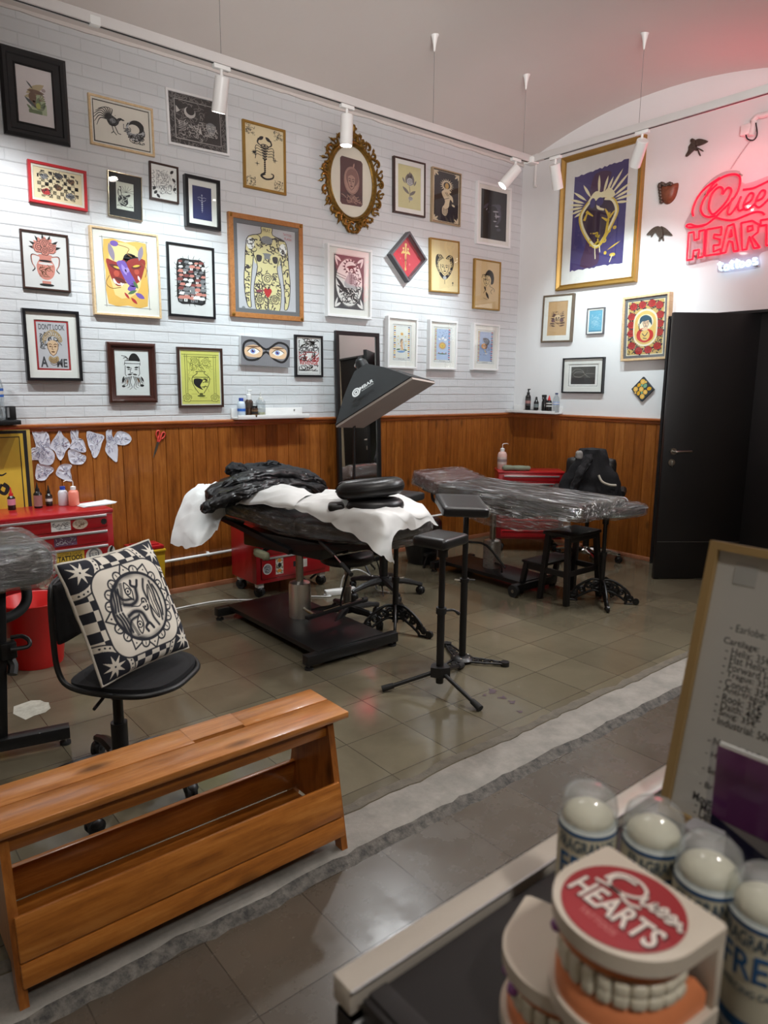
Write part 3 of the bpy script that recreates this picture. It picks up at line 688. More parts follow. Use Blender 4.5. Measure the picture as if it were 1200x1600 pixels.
def a_oni(d, a):
    bgd(d, a, ink('warm_white', 226, 222, 212)); d.P(ink('ochre_wash', 226, 178, 88), sm2([(-.68, 1.02), (0, 1.0), (.66, 1.04), (.66, .2), (.64, -1.0), (0, -1.02), (-.62, -1.0), (-.66, 0)], 2)); d.P(ink('pale_ochre', 236, 206, 138), sm2([(-.5, .8), (.3, .9), (.5, .2), (.3, -.6), (-.4, -.7)], 3)); d.S(DG, .014, [(-.8, 1.08), (.74, 1.08)], [(-.72, 1.12), (-.68, -1.1)], [(.68, 1.12), (.7, -1.12)], [(-.75, -1.06), (.76, -1.08)])
    d.P(K, leafp(-.1, .35, .3, .62, .18), oval(.2, .45, .3, .16)); d.P(ink('oni_red', 150, 42, 34), sm2([(-.62, .42), (-.3, .34), (-.05, .44), (.05, .1), (-.1, -.3), (-.3, -.42), (-.46, -.25), (-.56, .05)], 3), sm2([(.0, .35), (.25, .52), (.62, .5), (.56, .15), (.42, -.2), (.15, -.3), (.02, .0)], 3)); d.P(WP, leafp(-.44, -.18, -.36, -.36, .035), leafp(-.2, -.25, -.16, -.42, .03), leafp(.16, -.1, .2, -.28, .03), leafp(.36, -.02, .42, -.2, .035)); d.P(ink('oni_red2', 190, 78, 58), oval(-.32, -.02, .09, .1), oval(.33, .1, .08, .09)); d.P(ink('oni_dark', 96, 30, 28), leafp(-.55, .25, -.1, .1, .08), leafp(.15, .2, .5, .3, .07), leafp(-.4, -.15, .0, -.3, .07)); d.P(YL, leafp(-.42, .2, -.15, .14, .035), leafp(.2, .25, .45, .32, .035)); d.P(ink('horn_grey', 146, 132, 150), leafp(-.38, .36, -.52, .92, .09), leafp(.42, .46, .54, .95, .085))
    d.P(PU, sm2([(-.3, .35), (-.05, .4), (.1, .1), (.3, -.3), (.2, -.4), (0, -.3), (-.2, .1)], 3), oval(-.35, .92, .13, .09), leafp(.25, -.6, .55, -.75, .08), sm2([(0, -.5), (.15, -.3), (.3, -.35), (.2, -.55)], 3)); d.P(ink('lilac', 164, 138, 206), leafp(-.15, .3, .0, -.05, .06), oval(.02, .12, .07, .08)); d.S(ink('vine_brown', 140, 96, 50), .022, smooth_l([(-.25, .9), (.1, .82), (.05, .65), (.2, .55)]), smooth_l([(.5, .4), (.66, .2), (.6, -.05)]), smooth_l([(-.55, -.1), (-.66, -.35), (-.5, -.5), (-.2, -.45)])); d.P(GN, leafp(0, -.65, .3, -.5, .05), leafp(.2, -.2, .35, -.45, .05)); d.P(RD, leafp(.1, -.75, .3, -.95, .05), leafp(-.1, -.6, .05, -.8, .04)); d.S(WP, .04, smooth_l([(-.42, -.2), (-.3, -.35), (-.1, -.33)]))
def a_village(d, a):
    bgd(d, a, ink('cool_paper', 218, 216, 214)); 
    for k in range(26):
        t = 2*PI*k/26; x, y = .66*math.cos(t), 1.05*math.sin(t); x = max(-.62, min(.62, x*1.3)); d.S(K, (.03, .01), smooth_l([(x, y), (x*1.18, y*1.07), (x*1.3+.03, y*1.15+.02)]))
    d.P(K, sm2([(-.62, .95), (0, 1.02), (.6, .95), (.66, 0), (.62, -1.0), (0, -1.05), (-.64, -1.0), (-.68, 0)], 3)); rr = random.Random(12)
    for j in range(9):
        for i in range(5):
            x = -.5+i*.25+rr.uniform(-.05, .05)+(j % 2)*.06; y = .85-j*.21+rr.uniform(-.03, .03); c = rr.choice([PK, PK, ink('roof_red', 132, 66, 62), GR, WP]); w = rr.uniform(.1, .15)*(1+j*.04)
            d.z -= d.step*.9; d.P(c, [(x-w, y), (x-w*.5, y+w*.75), (x+w*.7, y+w*.8), (x+w, y+.02), (x+.02, y-w*.2)]); d.z -= d.step*.9; d.P(rr.choice([WP, GR, DG]), rect(x-w*.6, y-w*.8, x+w*.2, y-.02)); d.P(K, rect(x-w*.3, y-w*.6, x-w*.1, y-w*.2)); d.z -= d.step*.9
    d.P(GR, rect(-.05, -.6, .15, -.25))
def a_medusa(d, a):
    bgd(d, a, ink('lilac_grey', 196, 194, 198)); d.S(RD, .13, rect(-.93, -a+.07, .93, a-.07)+[(-.93, -a+.005)]); d.S(ink('dark_red', 110, 26, 30), .02, rect(-.9, -a+.1, .9, a-.1)+[(-.9, -a+.1)], rect(-.97, -a+.03, .97, a-.03)+[(-.97, -a+.03)])
    d.T(DG, "DON'T LOOK", 0, a-.38, 1.5, .34, 0, .02); d.T(DG, "A", -.55, -a+.5, .42, .62, 0, .03); d.T(DG, "ME", .48, -a+.45, .62, .5, 0, .03); rr = random.Random(9); scrib(d, DG, -.7, .0, .7, .75, 34, .04, .4, rr, 1.1); scrib(d, GR, -.7, -.2, -.4, .4, 12, .05, .3, rr, 1.1)
    for k in range(13): d.S(ink('snake_tan', 176, 150, 108), .07, smooth_l([(.35*math.cos(k*.26-.1), .25+.3*math.sin(k*.26-.1)), (.55*math.cos(k*.26), .3+.5*math.sin(k*.26)), (.5*math.cos(k*.26+.3), .3+.62*math.sin(k*.26+.3))])); d.z -= d.step*.8
    face(d, .0, -.1, .5, SK, BR); d.P(ink('snake_tan', 176, 150, 108), sm2([(-.2, -.6), (0, -.7), (.25, -.6), (.3, -.85), (0, -1.05), (-.3, -.85)], 3)); d.S(BR, .03, *[arcl(0, -.62-.1*k, .22, 200, 340, 6) for k in range(4)])
def a_beard(d, a):
    bgd(d, a, ink('cool_white', 222, 224, 222)); d.P(K, sm2([(-.2, .75), (.0, 1.12), (.3, 1.1), (.5, .7), (.1, .72)], 3)); d.S(K, .04, [(-.45, .45), (-.4, .72), (.5, .72), (.48, .45)], [(-.42, .55), (.48, .55)], smooth_l([(-.6, 1.0), (-.35, .95), (-.2, .8)]), smooth_l([(-.5, .85), (-.3, .9), (-.25, .7)]))
    d.S(K, .035, [(-.4, .42), (-.42, -.1), (-.35, -.2)], [(.42, .42), (.44, -.05), (.35, -.2)], smooth_l([(-.05, .3), (-.12, .02), (.05, .0)])); d.P(K, leafp(-.35, .33, -.08, .3, .05), leafp(.12, .3, .4, .34, .05), leafp(-.3, .2, -.1, .2, .03), leafp(.12, .2, .34, .2, .03), leafp(-.3, -.12, 0, -.08, .05), leafp(.0, -.08, .3, -.12, .05))
    for s in (-1, 1):
        for k in range(5): d.S(K, (.05, .02), smooth_l([(s*(.05+.09*k), -.2-.02*k), (s*(.15+.1*k), -.55), (s*(.05+.13*k), -.85+.06*k), (s*(.2+.12*k), -1.0+.1*k)])); d.z -= d.step*.8
    d.P(K, leafp(-.5, -.2, -.62, -.6, .06), leafp(.5, -.2, .66, -.55, .06), oval(.55, -.75, .12, .08), oval(-.55, -.8, .1, .07)); d.P(BR, leafp(-.3, -.35, -.35, -.7, .04), leafp(.3, -.3, .4, -.6, .04))
def a_amphora(d, a):
    y = ink('citron', 218, 216, 112); bgd(d, a, ink('warm_white', 226, 222, 212)); d.P(y, rect(-.94, -a+.05, .94, a-.05)); l = ink('citron_dark', 92, 94, 40)
    d.S(l, .022, [(-.75, -1.0), (-.75, 1.15)], [(-.65, -1.0), (-.65, 1.1)], [(.75, -1.0), (.75, 1.15)], [(.65, -1.0), (.65, 1.1)], [(-.9, 1.12), (.9, 1.12)], [(-.8, 1.02), (.8, 1.02)], [(-.9, -1.15), (.9, -1.15)]); rr = random.Random(21); scrib(d, l, -.5, .35, .5, 1.0, 34, .02, .3, rr, 1.1); scrib(d, ink('citron_mid', 168, 166, 76), -.6, -1.0, .6, 1.0, 50, .018, .3, rr)
    d.P(y, sm2([(-.2, .3), (-.18, .2), (-.42, .0), (-.38, -.35), (-.12, -.78), (.12, -.78), (.38, -.35), (.42, .0), (.18, .2), (.2, .3)], 3)); d.S(K, .028, smooth_l([(-.2, .3), (-.18, .2), (-.42, .0), (-.38, -.35), (-.12, -.78)]), smooth_l([(.2, .3), (.18, .2), (.42, .0), (.38, -.35), (.12, -.78)]), [(-.25, .3), (.25, .3)], [(-.4, .02), (.4, .02)]); d.P(K, sm2([(-.3, -.05), (.1, -.1), (-.05, -.4), (.1, -.6), (-.15, -.5), (-.35, -.3)], 3)); scrib(d, K, -.1, -.5, .35, 0, 10, .03, .25, rr); d.P(l, oval(0, -.9, .2, .05), rect(-.08, -.85, .08, -.76))
    for s in (-1, 1): rose(d, s*.68, -1.0, .2, y, l, .025); rose(d, s*.25, .78, .17, y, l, .02)
def a_body(d, a):
    p = ink('cool_grey_paper', 186, 184, 188); bgd(d, a, p); y = ink('body_cream', 214, 202, 150); dk = ink('body_ink', 60, 54, 58); rr = random.Random(31)
    body = sm2([(-.18, 1.45), (-.2, 1.2), (-.62, 1.05), (-.72, .7), (-.76, .1), (-.8, -.4), (-.78, -.9), (-.7, -1.32), (-.58, -1.36), (-.6, -1.0), (-.56, -.4), (-.47, .38), (-.45, .42), (-.34, .05), (-.45, -.5), (-.47, -.9), (-.38, -1.5), (-.05, -1.5), (0, -1.0), (.05, -1.5), (.38, -1.5), (.47, -.9), (.45, -.5), (.34, .05), (.45, .42), (.47, .38), (.56, -.4), (.6, -1.0), (.58, -1.36), (.7, -1.32), (.78, -.9), (.8, -.4), (.76, .1), (.72, .7), (.62, 1.05), (.2, 1.2), (.18, 1.45)], 3)
    d.P(y, body)
    for k in range(230):
        x, yy = rr.uniform(-.78, .78), rr.uniform(-1.45, 1.1)
        if not pin(x, yy, body): continue
        t = rr.uniform(0, 6.3); r_ = rr.uniform(.05, .13); d.z -= d.step*.93; d.S(dk, (.05, .012), [q for q in arcl(x, yy, r_, math.degrees(t), math.degrees(t)+rr.uniform(80, 200), 6) if pin(q[0], q[1], body)])
    d.P(GR, oval(0, 1.0, .2, .14), oval(0, .45, .25, .1)); d.P(WP, oval(-.56, .82, .13, .2), oval(.56, .75, .13, .2)); scrib(d, dk, -.66, .7, -.46, .98, 8, .03, .15, rr); scrib(d, dk, .46, .6, .66, .9, 8, .03, .15, rr)
    for s in (-1, 1): d.P(y, sm2([(s*.12, .5), (s*.42, .52), (s*.44, .2), (s*.28, .14), (s*.14, .25)], 3)); d.P(dk, sm2([(s*.19, .44), (s*.36, .45), (s*.36, .26), (s*.27, .22), (s*.2, .28)], 3))
    rose(d, .0, -.35, .2, y, dk, .03); d.P(RD, sm2([(0, -1.0), (-.14, -.75), (-.06, -.66), (0, -.72), (.06, -.66), (.14, -.75)], 3)); d.P(ink('wine', 130, 60, 74), leafp(-.42, -.8, -.14, -.76, .05)); rose(d, -.28, -1.1, .15, y, dk, .03); rose(d, .25, -1.05, .15, y, dk, .03); d.T(dk, "PRAY", 0, 1.33, .26, .12); d.T(RD, "TATTOO", .72, 1.28, .3, .08, -.1); d.T(RD, "FLASH", .74, 1.14, .24, .08, -.1); d.P(GR, cir(-.84, -1.42, .06))
    d.S(dk, .025, body+body[:1])
def pin(x, y, P):
    c = False; j = len(P)-1
    for i in range(len(P)):
        if ((P[i][1] > y) != (P[j][1] > y)) and x < (P[j][0]-P[i][0])*(y-P[i][1])/(P[j][1]-P[i][1])+P[i][0]: c = not c
        j = i
    return c
def a_eyes(d, a):
    bgd(d, a, ink('canvas_grey', 122, 122, 126)); o = sm2([(-.86, .3), (-.5, .42), (0, .1), (.5, .42), (.9, .3), (.92, -.1), (.7, -.38), (.35, -.28), (0, .0), (-.35, -.32), (-.75, -.36), (-.9, -.1)], 4); d.S(K, .09, o+o[:1])
    for s in (-1, 1):
        x = s*.5; d.P(SK, sm2([(x-.34, .12), (x, .26), (x+.34, .12), (x+.3, -.2), (x, -.25), (x-.32, -.18)], 3)); d.P(BR, leafp(x-.32, .16, x+.3, .2, .035)); d.P(WP, leafp(x-.24, -.03, x+.24, -.0, .12)); d.P(LB, cir(x-.03, .0, .1)); d.P(PU, cir(x-.03, .0, .06)); d.P(K, cir(x-.03, .0, .035)); d.S(K, .025, smooth_l([(x-.26, -.03), (x-.1, .11), (x+.1, .11), (x+.26, .0)])); d.P(WP, cir(x, .04, .02, 8))
    d.S(GR, .02, *[[(-.25+.08*k, -.3), (-.25+.08*k, -a+.05)] for k in range(7)])
def a_revenge(d, a):
    bgd(d, a, ink('cool_paper', 218, 216, 214)); rr = random.Random(17)
    for y0, y1, m, n in ((.7, a-.12, K, 40), (.3, .75, DG, 26), (-.4, .35, RD, 34), (-.4, .3, K, 16), (-1.2, -.75, K, 22)): scrib(d, m, -.8, y0, .8, y1, n, .06, .5, rr)
    d.P(WP, leafp(-.3, .0, .3, .25, .14), leafp(-.2, -.3, .25, .2, .1)); d.T(RD, "REVENGE", 0, -.55, 1.5, .3, 0, .03); d.S(K, .02, rect(-.9, -a+.1, .9, a-.1)+[(-.9, -a+.1)])
def a_reaper(d, a):
    bgd(d, a, WP); d.P(DG, rect(-.95, -a+.04, .95, a-.04)); d.P(WP, oval(0, 0, .88, 1.55, 32)); d.S(K, .04, oval(0, 0, .86, 1.52, 32)+[(.86, 0)]); rr = random.Random(23)
    for s in (-1, 1):
        for t in (-1, 1): d.P(WP, leafp(s*.9, t*(a-.1), s*.5, t*(a-.45), .08), leafp(s*.9, t*(a-.1), s*.72, t*(a-.75), .06))
    d.P(K, star(.1, 1.0, .55, .36, 14)); d.P(WP, cir(.1, 1.0, .36)); d.P(K, leafp(-.2, .95, .5, 1.1, .09), sm2([(-.05, .9), (.2, 1.0), (.35, .75), (.15, .55)], 3)); d.P(WP, oval(.15, .78, .1, .13)); d.P(K, oval(.12, .8, .03, .03), oval(.2, .8, .03, .03))
    d.P(LG, sm2([(.0, .6), (.3, .55), (.5, -.1), (.3, -.4), (-.2, -.3), (-.3, .0)], 3)); d.S(K, .035, *[smooth_l([(-.02, .5-.1*k), (.14, .46-.1*k), (.3, .5-.1*k)]) for k in range(6)], [(.14, .6), (.12, -.1)], [(-.8, .55), (-.2, .35)], [(-.85, .4), (-.25, .2)]); d.P(K, leafp(-.85, .3, -.2, -.6, .1), leafp(-.8, -.2, .1, -.75, .1)); scrib(d, K, -.6, -1.3, .6, -.35, 60, .045, .4, rr, .9); scrib(d, K, .3, -.5, .75, .6, 22, .04, .3, rr)
def a_tulip(d, a):
    bgd(d, a, ink('straw_paper', 206, 200, 150)); g = ink('graphite', 112, 108, 104)
    d.S(DG, .04, smooth_l([(.0, .1), (.05, -.5), (.0, -1.3)])); d.P(g, leafp(-.3, .3, -.1, 1.2, .16), leafp(.35, .3, .15, 1.3, .17), leafp(0, .2, .05, 1.4, .16)); d.P(LG, oval(.05, .5, .28, .35)); d.P(g, leafp(0, -.6, -.6, .0, .13), leafp(0, -.7, .55, -.2, .13), leafp(-.4, .3, -.6, .8, .07), leafp(.4, .2, .6, .7, .07)); d.S(DG, .03, smooth_l([(-.2, .3), (0, .2), (.3, .35)]), spiral(.05, .5, .22), [(-.3, .3), (-.1, 1.2)], [(.35, .3), (.15, 1.3)]); d.P(LG, oval(.1, -.95, .2, .18)); d.S(DG, .03, spiral(.1, -.95, .16))
def a_hand(d, a):
    c = ink('bone', 214, 198, 166); bgd(d, a, ink('off_black', 30, 28, 32)); d.S(c, .05, rect(-.93, -a+.07, .93, a-.07)+[(-.93, -a+.05)])
    for s in (-1, 1):
        for t in (-1, 1): d.P(c, leafp(s*.92, t*(a-.08), s*.6, t*(a-.4), .07), leafp(s*.92, t*(a-.08), s*.58, t*(a-.14), .05), leafp(s*.92, t*(a-.08), s*.84, t*(a-.5), .05))
    d.P(c, star(.02, .88, .52, .3, 18)); d.P(ink('off_black', 30, 28, 32), cir(.02, .88, .26)); d.P(ink('gold_line', 190, 150, 80), oval(.02, .85, .14, .22)); d.P(c, sm2([(-.35, .35), (-.2, .5), (.1, .52), (.3, .4), (.2, .3), (.45, .1), (.5, -.3), (.3, -.1), (.22, -.4), (.15, -.75), (-.3, -1.3), (-.2, -.7), (-.1, -.3), (-.3, .1)], 3)); d.P(c, oval(-.1, -1.0, .22, .4), oval(.05, .45, .3, .12)); d.S(ink('off_black', 30, 28, 32), .035, [(-.1, .35), (.1, .1)], [(0, .38), (.2, .12)], smooth_l([(-.2, -.2), (0, -.1), (.2, .0)]), *[arcl(-.08, -.75-.12*k, .18, 200, 340, 5) for k in range(4)]); d.P(c, leafp(.4, -.45, .65, -.6, .08))
def a_dark(d, a):
    bgd(d, a, ink('night', 24, 22, 30)); w = ink('moon_grey', 170, 166, 176); g = ink('dim_violet', 74, 70, 88)
    d.P(g, oval(.1, .1, .5, .8), leafp(-.8, .4, -.4, .9, .1)); d.P(ink('night', 24, 22, 30), oval(-.05, .0, .42, .75)); d.P(w, leafp(-.1, .3, .4, .36, .06), leafp(.05, -.05, .5, .02, .08), leafp(.15, .25, .2, -.25, .05), leafp(.3, .55, .5, .75, .08), leafp(-.05, -.45, .25, -.42, .05), leafp(.1, -.8, .4, -.78, .06), leafp(-.6, .3, -.5, .5, .03)); d.P(g, leafp(-.5, .2, -.3, .2, .05), oval(.35, .75, .2, .2), leafp(.2, -1.1, .6, -1.0, .12))
def a_dagger(d, a):
    bgd(d, a, ink('carmine', 186, 50, 62)); g = ink('pale_gold', 216, 186, 110); q = lambda p: [((x+y)*.7071, (y-x)*.7071) for x, y in p]
    for p in ([(-.04, -.75), (0, -.85), (.04, -.75), (.07, .25), (-.07, .25)], rect(-.32, .25, .32, .36), rect(-.06, .36, .06, .75), oval(0, .8, .1, .1)): d.P(g, q(p))
    d.P(ink('dark_red', 110, 26, 30), q(leafp(0, -.7, 0, .2, .03))); d.S(ink('dark_red', 110, 26, 30), .03, q(arcl(0, .05, .2, 100, 330)), q(arcl(0, -.35, .18, -80, 160))); d.P(g, q(leafp(-.4, .2, -.1, .45, .07)), q(leafp(.4, .2, .1, .45, .07)), q(star(0, -.72, .14, .05, 5)), q(oval(-.2, .55, .08, .08)), q(oval(.2, .55, .08, .08))); d.P(ink('rose_red', 214, 106, 110), q(star(.35, -.4, .1, .05, 6)), q(star(-.45, -.1, .08, .04, 6)))
def a_heartface(d, a):
    bgd(d, a, ink('aged_paper', 222, 200, 150)); h = [(0, -1.0), (-.4, -.6), (-.66, .1), (-.6, .75), (-.3, .85), (0, .55), (.3, .85), (.6, .75), (.66, .1), (.4, -.6)]; d.P(K, sm2(h, 4)); rr = random.Random(41)
    for s in (-1, 1):
        for k in range(9): d.z -= d.step*.8; d.S(ink('aged_paper', 222, 200, 150), .035, spiral(s*(.25+.28*rr.random()), .75-.16*k, .12, 1.2, rr.random()*6))
    d.P(ink('aged_paper', 222, 200, 150), sm2([(-.42, .3), (-.4, -.2), (-.15, -.6), (0, -.7), (.15, -.6), (.4, -.2), (.42, .3), (0, .6)], 3)); face(d, 0, -.1, .5, ink('aged_paper', 222, 200, 150), K); d.P(LG, oval(0, -.85, .13, .14)); d.S(K, .03, [(0, -1.0), (0, -1.3)], [(.6, -1.1), (.6, -1.4)], spiral(.6, -1.2, .06))
def a_woman(d, a):
    bgd(d, a, ink('aged_paper2', 216, 190, 144)); d.P(K, sm2([(-.2, .75), (.05, 1.25), (.4, 1.15), (.55, .7), (.5, .2), (.3, .1), (.25, .6)], 3)); d.P(ink('aged_paper', 222, 200, 150), sm2([(-.4, .7), (.1, .8), (.3, .5), (.25, .1), (.0, -.1), (-.3, .0), (-.42, .3)], 3)); face(d, -.08, .35, .4, ink('aged_paper', 222, 200, 150), K); rr = random.Random(43); scrib(d, K, -.45, .45, .1, .85, 14, .035, .25, rr); d.S(K, .035, smooth_l([(.2, .1), (.25, -.1), (.55, -.25), (.6, -.5)]), smooth_l([(-.1, -.05), (-.15, -.4), (-.3, -.7)]), smooth_l([(.45, -.3), (.3, -.5), (.4, -.7)])); d.P(K, leafp(-.1, -.55, .15, -1.15, .09), leafp(-.25, -.1, -.1, -.5, .06)); d.S(DG, .03, [(-.3, -1.1), (.05, -1.2)])
def tarot(k):
    def f(d, a):
        bgd(d, a, ink('cool_white', 222, 224, 222)); rr = random.Random(60+k); sky = [ink('tarot_white', 224, 226, 220), ink('tarot_sky', 170, 190, 220), ink('tarot_haze', 150, 170, 206)][k]; d.P(sky, rect(-.8, -a+.35, .8, a-.2))
        cols = [OR_, BL, YL, RD, LB, GN]; n = 16
        for s in (-1, 1):
            for i in range(n): y = -a+.4+(2*a-.65)*i/(n-1); d.z -= d.step*.9; d.P(cols[(i*(2 if k else 1)+(s > 0)) % (4 if k else 3)], rect(*sorted_rect(s*.74-.09, y-.05, s*.74+.09, y+.06)))
        d.S(DG, .02, rect(-.85, -a+.3, .85, a-.15)+[(-.85, -a+.3)], [(-.85, -a+.12), (.85, -a+.12)], [(-.85, -a+.12), (-.85, -a+.3)], [(.85, -a+.12), (.85, -a+.3)]); d.T(DG, ["THE STAR", "THE SUN", "THE MOON"][k], 0, -a+.21, .7, .1)
        if k == 0:
            d.P(YL, star(0, .95, .25, .1, 8), *[star(x, y, .09, .04, 6) for x, y in ((-.4, .7), (.4, .7), (-.45, .3), (.45, .2), (-.35, -.1), (.4, -.2))]); d.P(OR_, cir(0, .95, .09)); d.P(LB, leafp(-.5, -.95, .4, -.9, .12)); d.P(GN, leafp(-.6, -.75, -.1, -.65, .08), leafp(.1, -.7, .6, -.75, .08)); d.P(K, oval(0, .3, .12, .14), leafp(-.1, .3, -.12, -.1, .05)); d.P(SK, oval(.02, .28, .07, .09), sm2([(-.1, .15), (.12, .15), (.1, -.3), (.2, -.7), (-.05, -.75), (-.12, -.3)], 3)); d.P(RD, leafp(-.2, -.3, .0, -.35, .03)); d.S(LB, .05, [(.2, .0), (.35, -.6), (.3, -.9)]); d.S(DG, .02, [(.05, .0), (.3, .2)])
        elif k == 1:
            d.P(GD, star(0, -.05, .52, .3, 16)); d.P(OR_, cir(0, -.05, .29, 20)); d.P(YL, cir(0, -.05, .25, 20)); face(d, 0, -.05, .2, YL, BR); d.P(WP, leafp(-.2, .6, .2, .9, .12), leafp(-.5, .7, -.1, .6, .08), leafp(.1, .55, .5, .7, .1)); scrib(d, BL, -.6, .5, .6, a-.25, 20, .025, .2, rr); d.P(RD, *[star(x, -.85, .09, .04, 6) for x in (-.4, 0, .4)]); d.P(GN, leafp(-.6, -.95, .6, -.95, .06))
        else:
            d.P(NV, sm2([(-.3, 1.0), (.2, 1.05), (.5, .7), (.3, .3), (-.1, .5)], 3)); d.P(OR_, cir(-.12, .12, .32, 20)); d.P(BR, sm2([(-.05, .4), (.25, .3), (.2, -.1), (.0, -.2), (.1, .1)], 3)); d.P(SK, oval(-.15, .1, .18, .24)); d.P(K, leafp(-.25, .15, -.1, .15, .03)); d.P(LB, leafp(-.2, -.2, .1, -.8, .15)); d.P(WP, oval(.1, -.7, .16, .1)); scrib(d, BL, -.55, -.9, .55, .9, 30, .03, .2, rr); d.P(YL, leafp(-.1, -.3, .1, -.6, .05))
    return f
def a_bigheart(d, a):
    bgd(d, a, ink('soft_white', 222, 220, 216)); p = ink('royal_purple', 62, 52, 108); c = ink('heart_cream', 226, 218, 178); yl = ink('heart_yellow', 206, 176, 62); e = []
    rr = random.Random(77)
    for i in range(24): e.append((-.74+1.48*i/23, 1.30+.14*i/23+rr.uniform(-.02, .03)))
    for i in range(24): e.append((.74, 1.44-2.82*i/23))
    for i in range(24): e.append((.72-1.46*i/23, -1.36-.04*i/23+rr.uniform(-.03, .02)))
    for i in range(24): e.append((-.75+.01*i/23, -1.38+2.66*i/23))
    d.P(p, e); d.P(ink('plum', 70, 40, 74), sm2([(-.15, 1.25), (.3, 1.2), (.2, .8), (.5, .3), (.4, -.2), (.1, -.8), (.05, -1.3), (-.45, -1.3), (-.3, -.6), (-.4, .2), (-.3, .7)], 3)); d.P(ink('dark_plum', 50, 30, 54), sm2([(-.38, .5), (0, .62), (.4, .45), (.45, 0), (.1, -.6), (-.1, -.65), (-.45, 0)], 3))
    for k, (t, L) in enumerate([(-8, .5), (6, .62), (18, .62), (30, .7), (45, .9), (57, .92), (66, .6), (76, .62), (92, .7), (122, .62), (142, .7), (156, .66), (167, .62), (178, .6), (190, .52), (202, .42)]):
        t = math.radians(t); x0, y0 = .45*math.cos(t), .38+.28*math.sin(t); d.z -= d.step*.9; d.P(c, leafp(x0, y0, x0+L*.72*math.cos(t), y0+L*.78*math.sin(t), .035, 5))
    o = smooth_l([(-.1, .62), (-.3, .45), (-.48, .15), (-.42, -.2), (-.2, -.6), (0, -.78), (.2, -.55), (.42, -.1), (.48, .15), (.36, .42), (.15, .5)], 5); d.S(yl, .09, [(x*1.06, y*1.04) for x, y in o]); d.S(c, .06, o); d.S(c, (.1, .05), smooth_l([(-.28, .5), (-.1, .72), (.1, .62), (.25, .75), (.4, .55), (.2, .5)]), smooth_l([(0, .55), (-.02, .3), (.15, .2)])); d.P(c, sm2([(-.25, .6), (.0, .7), (.3, .7), (.36, .5), (.1, .55), (-.1, .5)], 3)); d.P(p, oval(.02, .45, .1, .12), oval(-.18, .45, .08, .14))
    d.S(yl, (.08, .03), smooth_l([(.25, -.45), (.28, -.1), (.32, .1)]), smooth_l([(.3, -.15), (.1, .0)]), smooth_l([(.3, .0), (.18, .22)]), smooth_l([(.3, -.05), (.45, .12)]), smooth_l([(-.35, .25), (-.15, .08)]), smooth_l([(-.4, .0), (-.3, .25)]), smooth_l([(.28, -.4), (.1, -.72), (-.1, -.72)])); scrib(d, yl, -.2, -.75, .35, -.4, 14, .04, .15, rr); d.P(yl, oval(.25, -1.02, .04, .05), oval(.45, -1.1, .08, .05), leafp(.3, -.95, .65, -.75, .02), oval(.47, -.35, .05, .05)); d.S(c, .025, [(-.05, -.8), (-.02, -1.15)], [(.08, -.8), (.1, -.98)], [(.45, -1.1), (.38, -1.3)])
def a_skull(d, a):
    bgd(d, a, TANP); l = ink('sepia', 84, 60, 52); rr = random.Random(51); c = ink('pale_tan', 214, 186, 146)
    for s in (-1, 1):
        for k in range(5): d.P(l, leafp(s*.2, .2-.25*k, s*(.6+.2*rr.random()), .3-.25*k, .07))
    d.P(c, oval(0, .1, .33, .3), rect(-.2, -.25, .2, -.02)); d.P(l, oval(-.13, .06, .08, .08), oval(.13, .06, .08, .08), [(0, -.02), (-.04, -.1), (.04, -.1)]); d.S(l, .025, *[[(-.15+.06*k, -.15), (-.15+.06*k, -.25)] for k in range(6)], oval(0, .1, .34, .31)+[(.34, .1)]); rose(d, -.45, -.2, .16, ink('mauve', 120, 84, 96), l, .03); rose(d, .45, -.2, .16, ink('mauve', 120, 84, 96), l, .03); rose(d, -.35, .38, .13, ink('mauve', 120, 84, 96), l, .03); scrib(d, l, -.75, -.75, .75, -.35, 26, .025, .3, rr, 1.2); scrib(d, l, -.6, .4, .6, .7, 20, .025, .25, rr, 1.2)
def a_bluelino(d, a):
    bgd(d, a, ink('sky_ink', 96, 168, 196)); w = ink('lino_white', 176, 212, 222); rr = random.Random(53); scrib(d, w, -.7, -.9, .7, 1.0, 30, .035, .5, rr, .8); d.P(ink('lino_deep', 64, 128, 156), rect(-1, -a, 1, -a+.25)); d.S(w, .04, smooth_l([(-.5, .2), (-.2, .6), (.3, .5), (.5, .1)]), smooth_l([(-.6, -.3), (0, -.1), (.6, -.4)]), spiral(0, -.5, .3))
